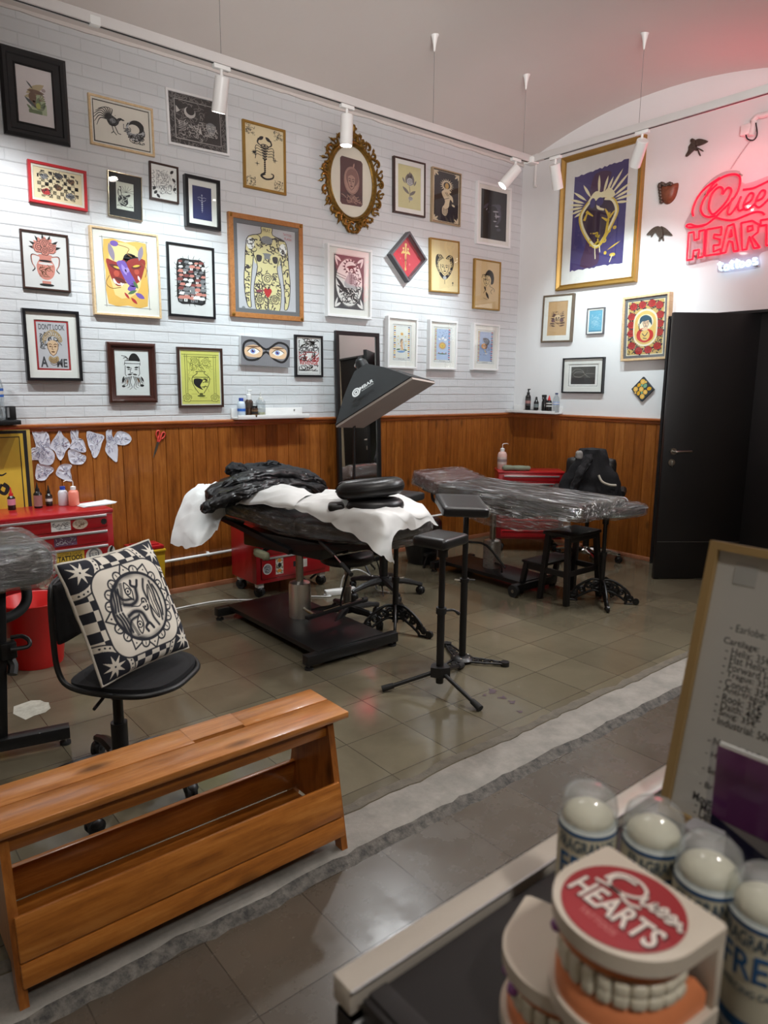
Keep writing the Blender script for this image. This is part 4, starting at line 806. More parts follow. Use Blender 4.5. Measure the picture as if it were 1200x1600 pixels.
def a_rosary(d, a):
    bgd(d, a, ink('ivory', 228, 218, 190)); d.P(ink('rose_ground', 196, 166, 96), rect(-.94, -a+.05, .94, a-.05)); rr = random.Random(57); scrib(d, NV, -.92, -a+.08, .92, a-.08, 150, .04, .2, rr, 1.0); rd = ink('rose_scarlet', 196, 50, 46)
    pts = [(-.68, a-.3), (-.2, a-.25), (.3, a-.22), (.7, a-.35)]+[(-.76, y) for y in (.65, .2, -.25)]+[(.76, y) for y in (.62, .15, -.3)]+[(-.7, -a+.55), (-.3, -a+.25), (.2, -a+.28), (.68, -a+.45)]
    for x, y in pts:
        d.P(NV, *[leafp(x, y, x+.3*math.cos(k), y+.3*math.sin(k), .06) for k in (.4, 1.9, 3.4, 5.0)]); rose(d, x, y, .19, rd, ink('dark_red', 110, 26, 30), .03)
    d.P(ink('ivory', 228, 218, 190), sm2([(-.62, .5), (-.35, .9), (0, 1.0), (.35, .9), (.62, .5), (.62, -.5), (.35, -.9), (0, -1.0), (-.35, -.9), (-.62, -.5)], 4)); d.P(ink('halo_gold', 220, 184, 104), sm2([(-.55, .45), (-.3, .8), (0, .9), (.3, .8), (.55, .45), (.55, -.45), (.3, -.8), (0, -.9), (-.3, -.8), (-.55, -.45)], 4)); d.P(ink('ivory', 228, 218, 190), cir(0, .3, .42, 24)); d.P(ink('teal_hair', 36, 74, 92), sm2([(-.3, .2), (-.28, .55), (0, .68), (.3, .5), (.35, .1), (.2, .3), (-.1, .4)], 3)); face(d, .03, .22, .26, SK, NV); d.P(ink('teal_hair', 36, 74, 92), leafp(-.3, .4, .3, .5, .1)); d.P(rd, sm2([(-.42, -.2), (-.1, .0), (.2, -.1), (.42, -.25), (.4, -.6), (0, -.8), (-.4, -.6)], 3)); d.P(ink('halo_gold', 220, 184, 104), oval(0, -.4, .26, .3)); d.S(NV, .04, smooth_l([(-.15, -.3), (0, -.45), (.15, -.25)]), smooth_l([(-.1, -.55), (.1, -.6)]), smooth_l([(-.35, .25), (-.3, -.1), (-.1, -.15)])); d.P(SK, leafp(-.2, -.1, .2, -.05, .08))
def a_land(d, a):
    bgd(d, a, WP); d.S(K, .025, rect(-.95, -a+.05, .95, a-.05)+[(-.95, -a+.05)]); d.P(ink('mezzotint', 72, 70, 66), rect(-.8, -a+.17, .8, a-.17)); w = ink('mezzo_light', 150, 146, 138); d.S(w, .02, smooth_l([(-.75, .2), (-.5, .42), (-.1, .35), (.1, .1), (.3, -.05), (.5, -.2), (.7, -.4)]), smooth_l([(-.65, .1), (-.4, .25), (0, .2), (.15, .0)]), smooth_l([(-.6, -.05), (-.2, -.1), (.1, .05), (.3, .12), (.75, .1)]), smooth_l([(-.7, .1), (-.5, -.1), (-.1, -.12)]), smooth_l([(.2, .0), (.4, -.35), (.3, -.45)])); d.P(ink('mezzo_dark', 46, 44, 42), rect(-.8, -a+.17, .8, -.15))
# ================================================================== framed pictures on both walls
GLASS = clear('picture_glass', (250, 252, 252), 0.035, 0.015, edge=0.35)
def fm(name, c, rough=0.35, metal=0.0, **k): return mat('frame_'+name, c, rough, metal, **k)
F_BLK = fm('black', (24, 24, 27), 0.3); F_WHT = fm('white', (226, 226, 226), 0.4, var=0.02); F_GLD = fm('gold', (160, 124, 60), 0.4, 0.45); F_BRN = fm('dark_brown', (58, 38, 32), 0.35); F_SLV = fm('silver', (196, 184, 160), 0.2, 0.9)
F_NAT = wood('frame_natural_wood', (180, 150, 110), (206, 178, 138), (220, 196, 160), 0.45, 2, 2.0, knots=False); F_TAN = wood('frame_tan_wood', (132, 84, 44), (164, 108, 60), (182, 126, 74), 0.4, 2, 2.0, knots=False)
F_RED = fm('red', (186, 40, 48), 0.35); F_MAH = fm('mahogany', (64, 34, 28), 0.28, coat=0.3); F_GRY = fm('grey', (84, 84, 88), 0.35); F_CHA = fm('champagne', (178, 156, 124), 0.3, 0.5); F_WAL = fm('walnut', (96, 82, 66), 0.45)
MATW = mat('mat_board_white', (230, 228, 222), 0.7, var=0.02); MATB = mat('mat_board_black', (30, 31, 34), 0.7, var=0.03); MATG = mat('mat_board_grey', (106, 106, 108), 0.6, var=0.03); MATI = mat('mat_board_ivory', (222, 216, 200), 0.7, var=0.02)
def wall_frame(corners, wall, depth):
    P = [(PB if wall == 'B' else PR)(x, y, depth) for x, y in corners]     # TL TR BR BL
    c = (P[0]+P[1]+P[2]+P[3])/4
    right = V((1, 0, 0)) if wall == 'B' else V((0, -1, 0)); nrm = V((0, -1, 0)) if wall == 'B' else V((-1, 0, 0)); up = V((0, 0, 1))
    t = ((P[1]-P[0])+(P[2]-P[3]))/2; s = ((P[0]-P[3])+(P[1]-P[2]))/2
    w = t.dot(right); h = s.dot(up); tilt = math.atan2(t.z, t.dot(right))*0.5-math.atan2(s.dot(right), s.z)*0.5
    if abs(tilt) > 0.03: tilt = 0.03*(1 if tilt > 0 else -1)
    c = c-nrm*depth
    T = M((right, up, nrm)).transposed().to_4x4(); T.translation = c
    return T @ M.Rotation(tilt, 4, 'Z'), w, h
def picture(label, corners, art, wall='B', depth=0.022, fw=0.02, fmat=None, mw=0.0, mmat=None, glass=True, prof=None, recess=0.006, mats=None, aw=None, back=0.0):
    T, w, h = wall_frame(corners, wall, depth)
    if isinstance(fmat, str): fmat = globals()[fmat]
    t = thing('framed_print', label, 'picture', group=None, mtx=T)
    d = depth
    pr = prof(d, fw) if prof else [(0.0, 0.0), (0.0, d-0.002), (0.002, d), (fw-0.002, d), (fw, d-0.003), (fw, 0.002)]
    m = MB(); m.ring(w, h, pr, fmat or F_BLK); m.build('frame', t, smooth=30)
    zi = max(0.004, d-recess)
    iw, ih = w-2*fw, h-2*fw
    if mw:
        for q in (mats or [(mw, mmat or MATW)]):
            m = MB(); m.ring(iw+0.002, ih+0.002, [(0.0, zi-0.0015), (q[0] if not aw else 0, zi-0.0015), (q[0]+0.0025, zi-0.004)] if not aw else [(0.0, zi-0.0015), (0.001, zi-0.0015)], q[1])
            m.build('mat_board', t, smooth=0)
    mwx = mw if not isinstance(mw, tuple) else mw[0]
    pw, ph = iw-2*mwx, ih-2*mwx
    if aw: pw, ph = aw[0]*iw, aw[1]*ih
    dz = zi-0.006 if mw else zi-0.004
    wi = (corners[1][0]-corners[0][0]+corners[2][0]-corners[3][0])/2; hi = (corners[3][1]-corners[0][1]+corners[2][1]-corners[1][1])/2
    m = D(None, pw/2, dz); m.sy = (h/w)/(hi/wi); art(m, ph/pw/m.sy); m.build('print', t, smooth=0, fix=False)
    if aw:
        m = MB(); m.ring(iw+0.002, ih+0.002, [(0.0, zi-0.0015), ((iw-pw)/2, zi-0.0015)], mmat or MATW)
        vs = [(-iw/2, -ih/2, zi-0.002), (iw/2, -ih/2, zi-0.002), (iw/2, ih/2, zi-0.002), (-iw/2, ih/2, zi-0.002), (-pw/2, -ph/2, zi-0.002), (pw/2, -ph/2, zi-0.002), (pw/2, ph/2, zi-0.002), (-pw/2, ph/2, zi-0.002)]
        m = MB(); m.add(vs, [[0, 1, 5, 4], [1, 2, 6, 5], [2, 3, 7, 6], [3, 0, 4, 7]], mmat or MATW); m.build('mat_board', t, smooth=0)
    if glass:
        m = MB(); m.add([(-iw/2, -ih/2, zi), (iw/2, -ih/2, zi), (iw/2, ih/2, zi), (-iw/2, ih/2, zi)], [[0, 1, 2, 3]], GLASS); m.build('glass', t, smooth=0, fix=False)
    return t, w, h
wide = lambda d, f: [(0, 0), (0, d*0.6), (f*0.08, d*0.75), (f*0.2, d), (f*0.42, d*0.95), (f*0.5, d*0.72), (f*0.85, d*0.6), (f*0.92, d*0.7), (f, d*0.55), (f, 0.002)]
step = lambda d, f: [(0, 0), (0, d*0.7), (f*0.25, d), (f*0.45, d*0.9), (f*0.55, d*0.65), (f*0.8, d*0.55), (f*0.86, d*0.62), (f, d*0.45), (f, 0.002)]
picture('wide black moulded frame with a small botanical bird print, top left of the brick wall', [(0, 67), (103.5, 93.5), (110.5, 226.5), (4, 208.5)], a_bird, fw=0.085, fmat=F_BLK, depth=0.03, prof=wide, recess=0.013)
picture('pale framed drawing of a rooster and a curled tiger', [(138.5, 145), (239.5, 169), (242, 244), (141.5, 225)], a_rooster, fw=0.014, fmat=F_NAT, mw=0.004)
picture('white framed dark night scene print full of scratchy white lines', [(259, 136), (356, 160), (358.5, 243.5), (264, 225)], a_night, fw=0.016, fmat=F_WHT)
picture('thin gold frame with a black scorpion on cream paper', [(380, 185.7), (447.3, 203), (447.3, 304.7), (381.5, 292.5)], a_scorpion, fw=0.018, fmat=F_GLD)
picture('red frame with a checkerboard print of small figures', [(43.2, 248.8), (135.7, 266.6), (137, 330.5), (46.3, 314.4)], a_checker, fw=0.017, fmat=F_RED, mw=0.012, mmat=MATI, depth=0.03)
picture('thin silver frame with wide black mat around a small ink drawing of a woman', [(168, 264.5), (222.6, 277.4), (222.6, 346), (170, 336.6)], a_rays, fw=0.007, fmat=F_SLV, mw=0.045, mmat=MATB)
picture('thin dark brown frame with a line-drawn playing card figure', [(233.4, 251.2), (279.7, 260.5), (279.7, 319), (235.3, 309.8)], a_card, fw=0.012, fmat=F_BRN)
picture('deep black box frame with a dark blue print on white mat', [(290, 271.3), (345.4, 282), (344.7, 360), (291.4, 353)], a_bluecross, fw=0.022, fmat=F_BLK, mw=0.035, depth=0.045, recess=0.02)
picture('thin brown frame with a pink two-handled vase of roses', [(30.8, 357), (107.3, 367.6), (110, 456.4), (36.4, 450.9)], a_vase, fw=0.012, fmat=F_BRN)
picture('natural wood frame with a red horned mask and purple hand on yellow wash', [(140.3, 351.6), (248.2, 366.4), (252.8, 498), (148, 491.3)], a_oni, fw=0.014, fmat=F_NAT, mw=0.003, depth=0.035)
picture('black frame with a pink-roofed hill village print ringed by spikes', [(260.5, 377.2), (335.5, 387.7), (337, 498.7), (264.6, 493.4)], a_village, fw=0.016, fmat=F_BLK)
picture('black frame with a red-bordered medusa head poster on white mat', [(34.5, 481), (124, 486.6), (129.5, 595), (43.2, 595)], a_medusa, fw=0.018, fmat=F_BLK, mw=0.045, depth=0.04, recess=0.014)
picture('dark mahogany stepped frame with a bearded man in a hat', [(167.4, 533.5), (243.6, 537), (247.6, 629), (173.3, 629)], a_beard, fw=0.048, fmat=F_MAH, depth=0.035, prof=step, recess=0.02)
picture('dark frame with a yellow-green print of an amphora with flowers', [(276.6, 541.2), (347.5, 545), (350.6, 636), (281.2, 636.8)], a_amphora, fw=0.016, fmat=F_BRN, depth=0.025)
t, w, h = picture('large tan wooden frame with a tattooed torso poster on grey', [(357.5, 330.5), (473.5, 349.5), (475, 503), (361.5, 494)], a_body, fw=0.036, fmat=F_TAN, mw=0.03, mmat=MATG, depth=0.03)
STUD = fm('aged_brass_stud', (150, 110, 50), 0.35, 0.8)
for sx in (-1, 1):
    for sy in (-1, 1):
        m = MB(); m.lathe([(0.013, 0), (0.013, 0.003), (0.009, 0.0045), (0.0, 0.005)], STUD, 16, TM((sx*(w/2-0.018), sy*(h/2-0.018), 0.03))); m.build('corner_stud', t)
# canvas of masked eyes (no frame)
T, w, h = wall_frame([(378.3, 525.7), (453, 530), (452.7, 573), (374.8, 570.9)], 'B', 0.03)
t = thing('canvas_painting', 'unframed grey canvas of two eyes behind a black mask', 'painting', mtx=T)
m = MB(); m.box((0, 0, 0.015), (w, h, 0.03), mat('canvas_edge', (206, 206, 206), 0.7), 0.003); m.build('canvas', t)
m = D(None, w/2, 0.0301); m.sy = (h/w)/(44/75.5); a_eyes(m, 44/75.5); m.build('painting', t, smooth=0, fix=False)
picture('small black frame left of the tall mirror with a red and black printed poster', [(460.8, 522.5), (505.2, 525), (505.2, 589.8), (462.9, 588.4)], a_revenge, fw=0.017, fmat=F_BLK, depth=0.025)
picture('white box frame with a skeleton reaper in an oval', [(511.5, 379.3), (582.7, 391), (580.3, 499.5), (512.7, 493.6)], a_reaper, fw=0.02, fmat=F_WHT, mw=0.045, depth=0.045, recess=0.012)
picture('dark brown frame with a grey tulip drawing on straw-coloured paper', [(616.7, 243.9), (666.4, 254.3), (664.3, 339.4), (615.5, 331.8)], a_tulip, fw=0.014, fmat=F_BRN, mw=0.035, depth=0.03)
picture('champagne frame with a cream hand under a sun on black', [(676.8, 260), (722, 271.2), (719.6, 354.2), (675.2, 345.7)], a_hand, fw=0.012, fmat=F_CHA, depth=0.03)
picture('white frame with a nearly black portrait of a shadowed face', [(747.4, 281.4), (800, 294.3), (797.8, 388.5), (744.6, 380.4)], a_dark, fw=0.022, fmat=F_WHT, mw=0.035, depth=0.03)
picture('gold frame with a woman\'s face inside heart-shaped hair', [(673.6, 370.7), (719, 377.4), (718, 457.9), (672.2, 456.7)], a_heartface, fw=0.013, fmat=F_GLD, depth=0.03)
picture('gold frame with a sketched profile of a dark-haired woman', [(743, 403.5), (784, 409.3), (781, 485.6), (740.7, 482)], a_woman, fw=0.013, fmat=F_GLD, depth=0.03)
picture('first of the row of white tarot frames, star figure in yellow and green', [(607, 493.7), (655, 497.2), (651, 575.8), (605.8, 575.4)], tarot(0), fw=0.018, fmat=F_WHT, mw=0.045, depth=0.045, recess=0.014)
picture('middle white tarot frame with a golden sun face', [(672.4, 498.8), (716.4, 502.5), (713.4, 578), (671.3, 577)], tarot(1), fw=0.018, fmat=F_WHT, mw=0.042, depth=0.045, recess=0.014)
picture('white tarot frame nearest the wall corner, orange moon on blue', [(741.6, 504.6), (782, 507.6), (778.6, 579.3), (738.8, 578.2)], tarot(2), fw=0.018, fmat=F_WHT, mw=0.04, depth=0.045, recess=0.014)
# diamond-hung red box frame
c = PB(636.5, 402, 0.03); c.y = 0; T = M(((1, 0, 0), (0, 0, 1), (0, -1, 0))).transposed().to_4x4(); T.translation = c
P = [PB(x, y, 0.06) for x, y in ((612, 402), (643, 361), (668.7, 400))]; s = ((P[2]-P[0]).length+0.0)/math.sqrt(2)
t = thing('framed_print', 'deep grey box frame hung as a diamond with a golden dagger on red', 'picture', mtx=T @ M.Rotation(PI/4, 4, 'Z'))
m = MB(); m.ring(s, s, [(0, 0), (0, 0.06), (0.016, 0.06), (0.016, 0.002)], F_GRY); m.build('frame', t)
m = D(None, s/2-0.016, 0.008); a_dagger(m, 1.0); m.build('print', t, smooth=0, fix=False)
m = MB(); q = s/2-0.016; m.add([(-q, -q, 0.05), (q, -q, 0.05), (q, q, 0.05), (-q, q, 0.05)], [[0, 1, 2, 3]], GLASS); m.build('glass', t, smooth=0, fix=False)
# oval gilt frame with carved scrolls
GILT = mat('carved_gilt', (132, 100, 44), 0.34, 0.75, var=0.35, vs=40, bump=0.3, bs=120)
c = PB(550.5, 284, 0.02); c.y = -0.0004; T = M(((1, 0, 0), (0, 0, 1), (0, -1, 0))).transposed().to_4x4(); T.translation = c
t = thing('framed_print', 'ornate oval gilt frame with carved scrolls around a small brown portrait', 'picture', mtx=T)
A, B_ = (PB(584, 290)-PB(517, 278)).x/2, (PB(551, 228)-PB(551, 341)).z/2
m = MB(); N = 64; pr = [(1.16, 0.0), (1.17, 0.022), (1.12, 0.034), (1.06, 0.03), (1.03, 0.036), (1.0, 0.026), (0.97, 0.02), (0.965, 0.01)]
m.add([(A*(k if k > 1 else k)*math.cos(2*PI*i/N)+(0), B_*(1+(k-1)*A/B_)*math.sin(2*PI*i/N), z) for k, z in pr for i in range(N)], [[j*N+i, j*N+(i+1) % N, (j+1)*N+(i+1) % N, (j+1)*N+i] for j in range(len(pr)-1) for i in range(N)], GILT); m.build('oval_moulding', t)
m = MB(); rr = random.Random(5)
def scroll(cx, cz, r, a0, sg, z=0.02, th=0.009):
    pts = [V((cx+r*(1-0.75*k/16)*math.cos(a0+sg*4.6*k/16), cz+r*(1-0.75*k/16)*math.sin(a0+sg*4.6*k/16), z+0.010+0.012*k/16)) for k in range(17)]
    m.tube(pts, [th*(0.5+0.8*math.sin(PI*min(1, k/16+0.15))) for k in range(17)], GILT, 6)
for k in range(26):
    t0 = 2*PI*k/26+0.05; ex = 1.27+0.07*(k % 2); px, pz = A*ex*math.cos(t0), B_*(1+(ex-1)*A/B_*0.9)*math.sin(t0)
    scroll(px, pz, 0.036+0.010*rr.random(), t0+rr.uniform(1.2, 2.2), 1 if k % 2 else -1, 0.012+0.01*rr.random())
    dx, dz = math.cos(t0), math.sin(t0)
    lf = [V((px*0.93, pz*0.95, 0.02)), V((px+0.014*dx-0.02*dz, pz+0.014*dz+0.02*dx, 0.034)), V((px+0.045*dx-0.03*dz, pz+0.045*dz+0.03*dx, 0.018))]
    m.tube(lf, [0.006, 0.011, 0.003], GILT, 6, sm=3)
    if k % 3 == 0: m.ell((px*1.03, pz*1.03, 0.028), (0.012, 0.012, 0.01), GILT, 8)
for sx in (-1, 1):
    for (cx, cz, r) in ((0.035, B_+0.085, 0.04), (0.065, B_+0.045, 0.036), (0.03, -B_-0.075, 0.036), (0.06, -B_-0.04, 0.032), (0.10, -B_-0.005, 0.034), (0.105, B_+0.02, 0.034)):
        scroll(sx*cx, cz, r, (PI/2 if cz > 0 else -PI/2), sx, 0.016, 0.011)
m.tube([(0, B_+0.05, 0.02), (0, B_+0.12, 0.035), (0.0, B_+0.165, 0.02)], [0.012, 0.018, 0.005], GILT, 8, sm=3); m.tube([(-0.05, -B_-0.085, 0.02), (0, -B_-0.112, 0.03), (0.05, -B_-0.085, 0.02)], 0.011, GILT, 8, sm=4)
m.build('carved_scrolls', t, smooth=50)
m = MB(); m.flat([(A*0.975*math.cos(2*PI*i/48), B_*0.98*math.sin(2*PI*i/48)) for i in range(48)], 0.008, MATI); m.build('mat_board', t, smooth=0, fix=False)
m = D(None, A*0.52, 0.0085); bn = ink('tintype', 84, 62, 62); lt = ink('tintype_light', 170, 138, 124); d_ = m
m.P(bn, [(-.85, -1.6), (.85, -1.55), (1, -1.4), (1, 1.4), (.85, 1.55), (-.85, 1.6), (-1, 1.45), (-1, -1.45)]); m.P(lt, oval(.02, .1, .62, .85, 20)); m.P(ink('tintype_mid', 126, 96, 90), oval(.06, .3, .55, .6, 20), oval(.1, -1.1, .3, .3)); face(m, .0, .0, .55, lt, bn); m.S(lt, .05, oval(.02, .1, .66, .9, 24)+[(.68, .1)]); m.P(lt, leafp(.15, .95, .25, 1.3, .06)); rr2 = random.Random(3); scrib(m, lt, -.9, -1.4, .9, -.9, 14, .05, .5, rr2)
m.build('print', t, smooth=0, fix=False)
m = MB(); m.flat([(A*0.975*math.cos(2*PI*i/48), B_*0.98*math.sin(2*PI*i/48)) for i in range(48)], 0.016, GLASS); m.build('glass', t, smooth=0, fix=False)
# white wall
gold_step = lambda d, f: [(0, 0), (0, d*0.8), (f*0.15, d), (f*0.3, d), (f*0.75, d*0.55), (f*0.85, d*0.7), (f*0.95, d*0.65), (f, d*0.4), (f, 0.002)]
picture('large gold frame with a cream radiating heart on purple, on the white wall', [(875.4, 246.5), (1007, 209), (991.6, 440.4), (867.3, 454.2)], a_bigheart, 'R', fw=0.05, fmat=F_GLD, depth=0.045, prof=gold_step, recess=0.022)
picture('walnut frame with a skull and roses on tan paper, below the big gold frame', [(848.8, 462), (896.3, 457.8), (891.3, 534), (844.6, 535.3)], a_skull, 'R', fw=0.016, fmat=F_WAL, mw=0.045, depth=0.035)
picture('small grey frame with a light blue print on the white wall', [(916.6, 481.8), (944, 480), (942, 522), (915.7, 522.5)], a_bluelino, 'R', fw=0.008, fmat=F_GRY, mw=0.013, depth=0.025)
picture('deep pale wood frame with a haloed figure among red roses, next to the black door', [(973, 464.5), (1045, 455.6), (1042.6, 561.3), (969.2, 564)], a_rosary, 'R', fw=0.02, fmat=F_NAT, mw=0.022, mmat=MATG, depth=0.06, recess=0.012)
picture('black frame with a dark grey landscape etching above the corner ledge', [(879.4, 560), (943.6, 557.3), (940, 614), (876.3, 614.5)], a_land, 'R', fw=0.013, fmat=F_BLK, mw=0.045, depth=0.035, recess=0.014)
# painted tile with lemons hung as a diamond
c = PR(1003.7, 608.2, 0.02); c.x = 0; T = M(((0, -1, 0), (0, 0, 1), (-1, 0, 0))).transposed().to_4x4(); T.translation = c; s = 0.150
t = thing('wall_tile', 'small square tile of painted lemons hung as a diamond beside the black door', 'tile', mtx=T @ M.Rotation(PI/4, 4, 'Z'))
m = MB(); m.box((0, 0, 0.01), (s, s, 0.02), ink('tile_edge', 60, 62, 66), 0.002); m.build('tile_body', t)
m = D(None, s/2, 0.0201); bgd(m, 1, ink('tile_ground', 52, 60, 66)); rr = random.Random(15)
for x, y, r, c_ in ((-.6, .6, .3, 0), (0, .65, .26, 1), (.6, .6, .32, 0), (-.65, 0, .26, 1), (-.1, .1, .3, 0), (.5, .05, .27, 2), (-.55, -.6, .3, 0), (.05, -.5, .28, 0), (.65, -.55, .28, 1), (.25, .38, .16, 2), (-.3, -.25, .15, 2), (.85, .3, .14, 0), (-.9, .3, .12, 0)):
    m.P([ink('lemon', 226, 178, 74), ink('lemon_bright', 222, 166, 30), ink('lemon_leaf', 120, 172, 136)][c_], oval(x, y, r, r*(.75 if c_ else .95), 14, rr.uniform(0, 3)))
    if c_ == 0: m.S(ink('lemon_pith', 236, 214, 150), .03, *[[(x, y), (x+r*.7*math.cos(k), y+r*.7*math.sin(k))] for k in (0, 1.05, 2.1, 3.14, 4.2, 5.2)])
m.build('painted_face', t, smooth=0, fix=False)
# swallows, carved heart
MET = mat('pewter', (92, 82, 74), 0.4, 0.6, var=0.3, vs=60, bump=0.4, bs=150); WD = wood('carved_brown_wood', (70, 36, 22), (112, 62, 38), (140, 84, 54), 0.45, 2, 3.0, knots=False)
def wallT(px, py):
    c = PR(px, py, 0.01); c.x = 0; T = M(((0, -1, 0), (0, 0, 1), (-1, 0, 0))).transposed().to_4x4(); T.translation = c; return T
FLIP = M(((0, 0, 1, 0), (1, 0, 0, 0), (0, 1, 0, 0), (0, 0, 0, 1)))
def wall_parts(name, label, px, py, parts, group=None):
    "flat cast pieces on the white wall, outlines given as points of the photo"
    t = thing(name, label, 'wall ornament', mtx=wallT(px, py), group=group)
    for nm, pts, z0, z1, mt in parts:
        m = MB(FLIP); m.prism(sm2([(q.y, q.z) for q in [PR(x, y, 0.01) for x, y in pts]], 3), -z1, -z0, mt); m.build(nm, t, world=True, smooth=20)
    return t
C4 = lambda L: [(900+x/4, y/4) for x, y in L]; C3 = lambda L: [(800+x/3, 180+y/3) for x, y in L]; GS = 'metal swallows on the white wall'
wall_parts('swallow_ornament', 'upper metal swallow on the white wall, wings spread, left of the wall cable box', 1088, 231, [('body', C4([(722, 878), (735, 868), (750, 880), (752, 910), (762, 940), (748, 940), (738, 912), (726, 895)]), 0.0, 0.03, MET), ('wing', C4([(728, 892), (738, 905), (742, 930), (722, 955), (692, 980), (688, 970), (704, 940), (706, 915)]), 0.006, 0.018, MET), ('wing', C4([(748, 880), (775, 868), (822, 880), (818, 890), (790, 905), (755, 912)]), 0.006, 0.018, MET), ('tail_feather', C4([(754, 930), (762, 932), (778, 968), (772, 972)]), 0.004, 0.012, MET), ('tail_feather', C4([(756, 926), (766, 924), (794, 940), (790, 946)]), 0.004, 0.012, MET)], GS)
wall_parts('swallow_ornament', 'lower metal swallow on the white wall, below the carved wooden heart', 1031, 364, [('body', C3([(678, 548), (684, 530), (696, 524), (708, 532), (712, 552), (706, 572), (694, 572)]), 0.0, 0.03, MET), ('wing', C3([(632, 562), (652, 538), (672, 524), (692, 522), (690, 545), (668, 552), (654, 572), (652, 562)]), 0.006, 0.018, MET), ('wing', C3([(698, 522), (718, 528), (738, 546), (752, 564), (730, 562), (708, 556)]), 0.006, 0.018, MET), ('tail_feather', C3([(696, 562), (702, 564), (692, 590), (686, 588)]), 0.004, 0.012, MET), ('tail_feather', C3([(699, 562), (705, 562), (712, 586), (705, 588)]), 0.004, 0.012, MET)], GS)
C7 = lambda L: [(1030+x/7.059, 230+y/7.059) for x, y in L]
t = thing('wall_mask', 'brown carved wooden heart-shaped ornament between the two swallows', 'wall ornament', mtx=wallT(1041, 302))
ol = sm2([(q.y, q.z) for q in [PR(x, y, 0.01) for x, y in C7([(50, 402), (100, 396), (150, 402), (207, 393), (202, 470), (172, 560), (122, 615), (75, 630), (35, 600), (14, 540), (20, 460)])]], 3)
cy, cz = sum(p[0] for p in ol)/len(ol), sum(p[1] for p in ol)/len(ol); m = MB(); m.grid(lambda u, v: (-0.003-0.05*math.sqrt(max(0, 1-(1-v)**2)), cy+(ol[int(u*len(ol)+.5) % len(ol)][0]-cy)*(1-v*0.999), cz+(ol[int(u*len(ol)+.5) % len(ol)][1]-cz)*(1-v*0.999)), len(ol), 8, WD, wrapu=True); m.build('wooden_body', t, world=True, smooth=60)
m = MB(); 
for k in range(8): q = PR(*C7([(8+18*k, 412-10*math.sin(k*1.3))])[0], 0.035); m.ell(tuple(q), (0.018, 0.016, 0.016), MET, 8)
for k in range(6): q = PR(*C7([(6+4*k, 430+34*k)])[0], 0.03); m.ell(tuple(q), (0.018, 0.018, 0.018), MET, 8)
m.build('metal_flowers', t, world=True, smooth=60)
# ================================================================== shared furniture helpers
def film_mat(name, bs, gloss, white_mix, graze=0.30):
    "crumpled cling film: clear, glossy, with painted white highlight streaks"
    n = NT(name); vec = n.coords(scale=bs); h = n.noise(vec, 1.0, 6, 0.65, 1.0); h2 = n.noise(n.coords(scale=tuple(x*2.3 for x in bs)), 1.0, 4, 0.6, 0.6)
    nb = n.bump(n.math('ADD', h, n.math('MULTIPLY', h2, 0.5)), 1.0, 0.05)
    tr = n.n('ShaderNodeBsdfTransparent'); tr.inputs[0].default_value = rgb(240, 241, 242)
    gl = n.n('ShaderNodeBsdfGlossy'); gl.inputs['Roughness'].default_value = 0.09; n.l(nb, gl.inputs['Normal'])
    df = n.n('ShaderNodeBsdfDiffuse'); df.inputs[0].default_value = rgb(225, 226, 228)
    lw = n.n('ShaderNodeLayerWeight'); lw.inputs['Blend'].default_value = 0.3; n.l(nb, lw.inputs['Normal'])
    f = n.math('MINIMUM', n.math('ADD', n.math('MULTIPLY', lw.outputs['Facing'], graze), gloss), 0.85)
    m1 = n.n('ShaderNodeMixShader'); n.l(f, m1.inputs[0]); n.l(tr.outputs[0], m1.inputs[1]); n.l(gl.outputs[0], m1.inputs[2])
    k = n.ramp(h2, [(0.54, (0.0, 0.0, 0.0, 1)), (0.70, (1, 1, 1, 1))])
    m2 = n.n('ShaderNodeMixShader'); n.l(n.math('MULTIPLY', k, white_mix), m2.inputs[0]); n.l(m1.outputs[0], m2.inputs[1]); n.l(df.outputs[0], m2.inputs[2])  # diffuse white streaks stand in for highlights on the wrinkles
    n.l(m2.outputs[0], n.out.inputs['Surface']); return n.m
VINYL = mat('black_vinyl', (25, 24, 25), 0.36, var=0.1, bump=0.12, bs=160)
FABRIC = mat('black_fabric', (22, 22, 25), 0.85, var=0.12, bump=0.3, bs=300)
RUBBER = mat('black_rubber', (20, 20, 20), 0.7, var=0.1)
FILM = film_mat('cling_film', (30, 4, 30), 0.10, 0.35)
FILM_X = film_mat('cling_film_cross', (4, 24, 24), 0.12, 0.4, 0.4)
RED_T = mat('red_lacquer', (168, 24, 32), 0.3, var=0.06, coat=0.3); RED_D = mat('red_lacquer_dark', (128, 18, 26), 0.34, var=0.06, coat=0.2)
ALU = mat('aluminium_trim', (206, 206, 206), 0.3, 0.7, var=0.03)
STKW = mat('sticker_white', (212, 210, 204), 0.5); STKK = mat('sticker_black', (28, 27, 27), 0.5); STKY = mat('sticker_yellow', (204, 170, 58), 0.5)
def wrinkle(m, i0, amp, sc, seed=0, amp2=0.0):
    for i in range(i0, len(m.v)):
        p = m.v[i]; n = V((NZ.noise(p*sc+V((seed, 0, 0))), NZ.noise(p*sc+V((0, seed+5, 0))), NZ.noise(p*sc+V((0, 0, seed+9)))))
        q = V((NZ.noise(p*sc*3.1), NZ.noise(p*sc*3.1+V((7, 0, 0))), NZ.noise(p*sc*3.1+V((0, 3, 0)))))
        m.v[i] = p+n*amp+q*(amp2 or amp*0.35)
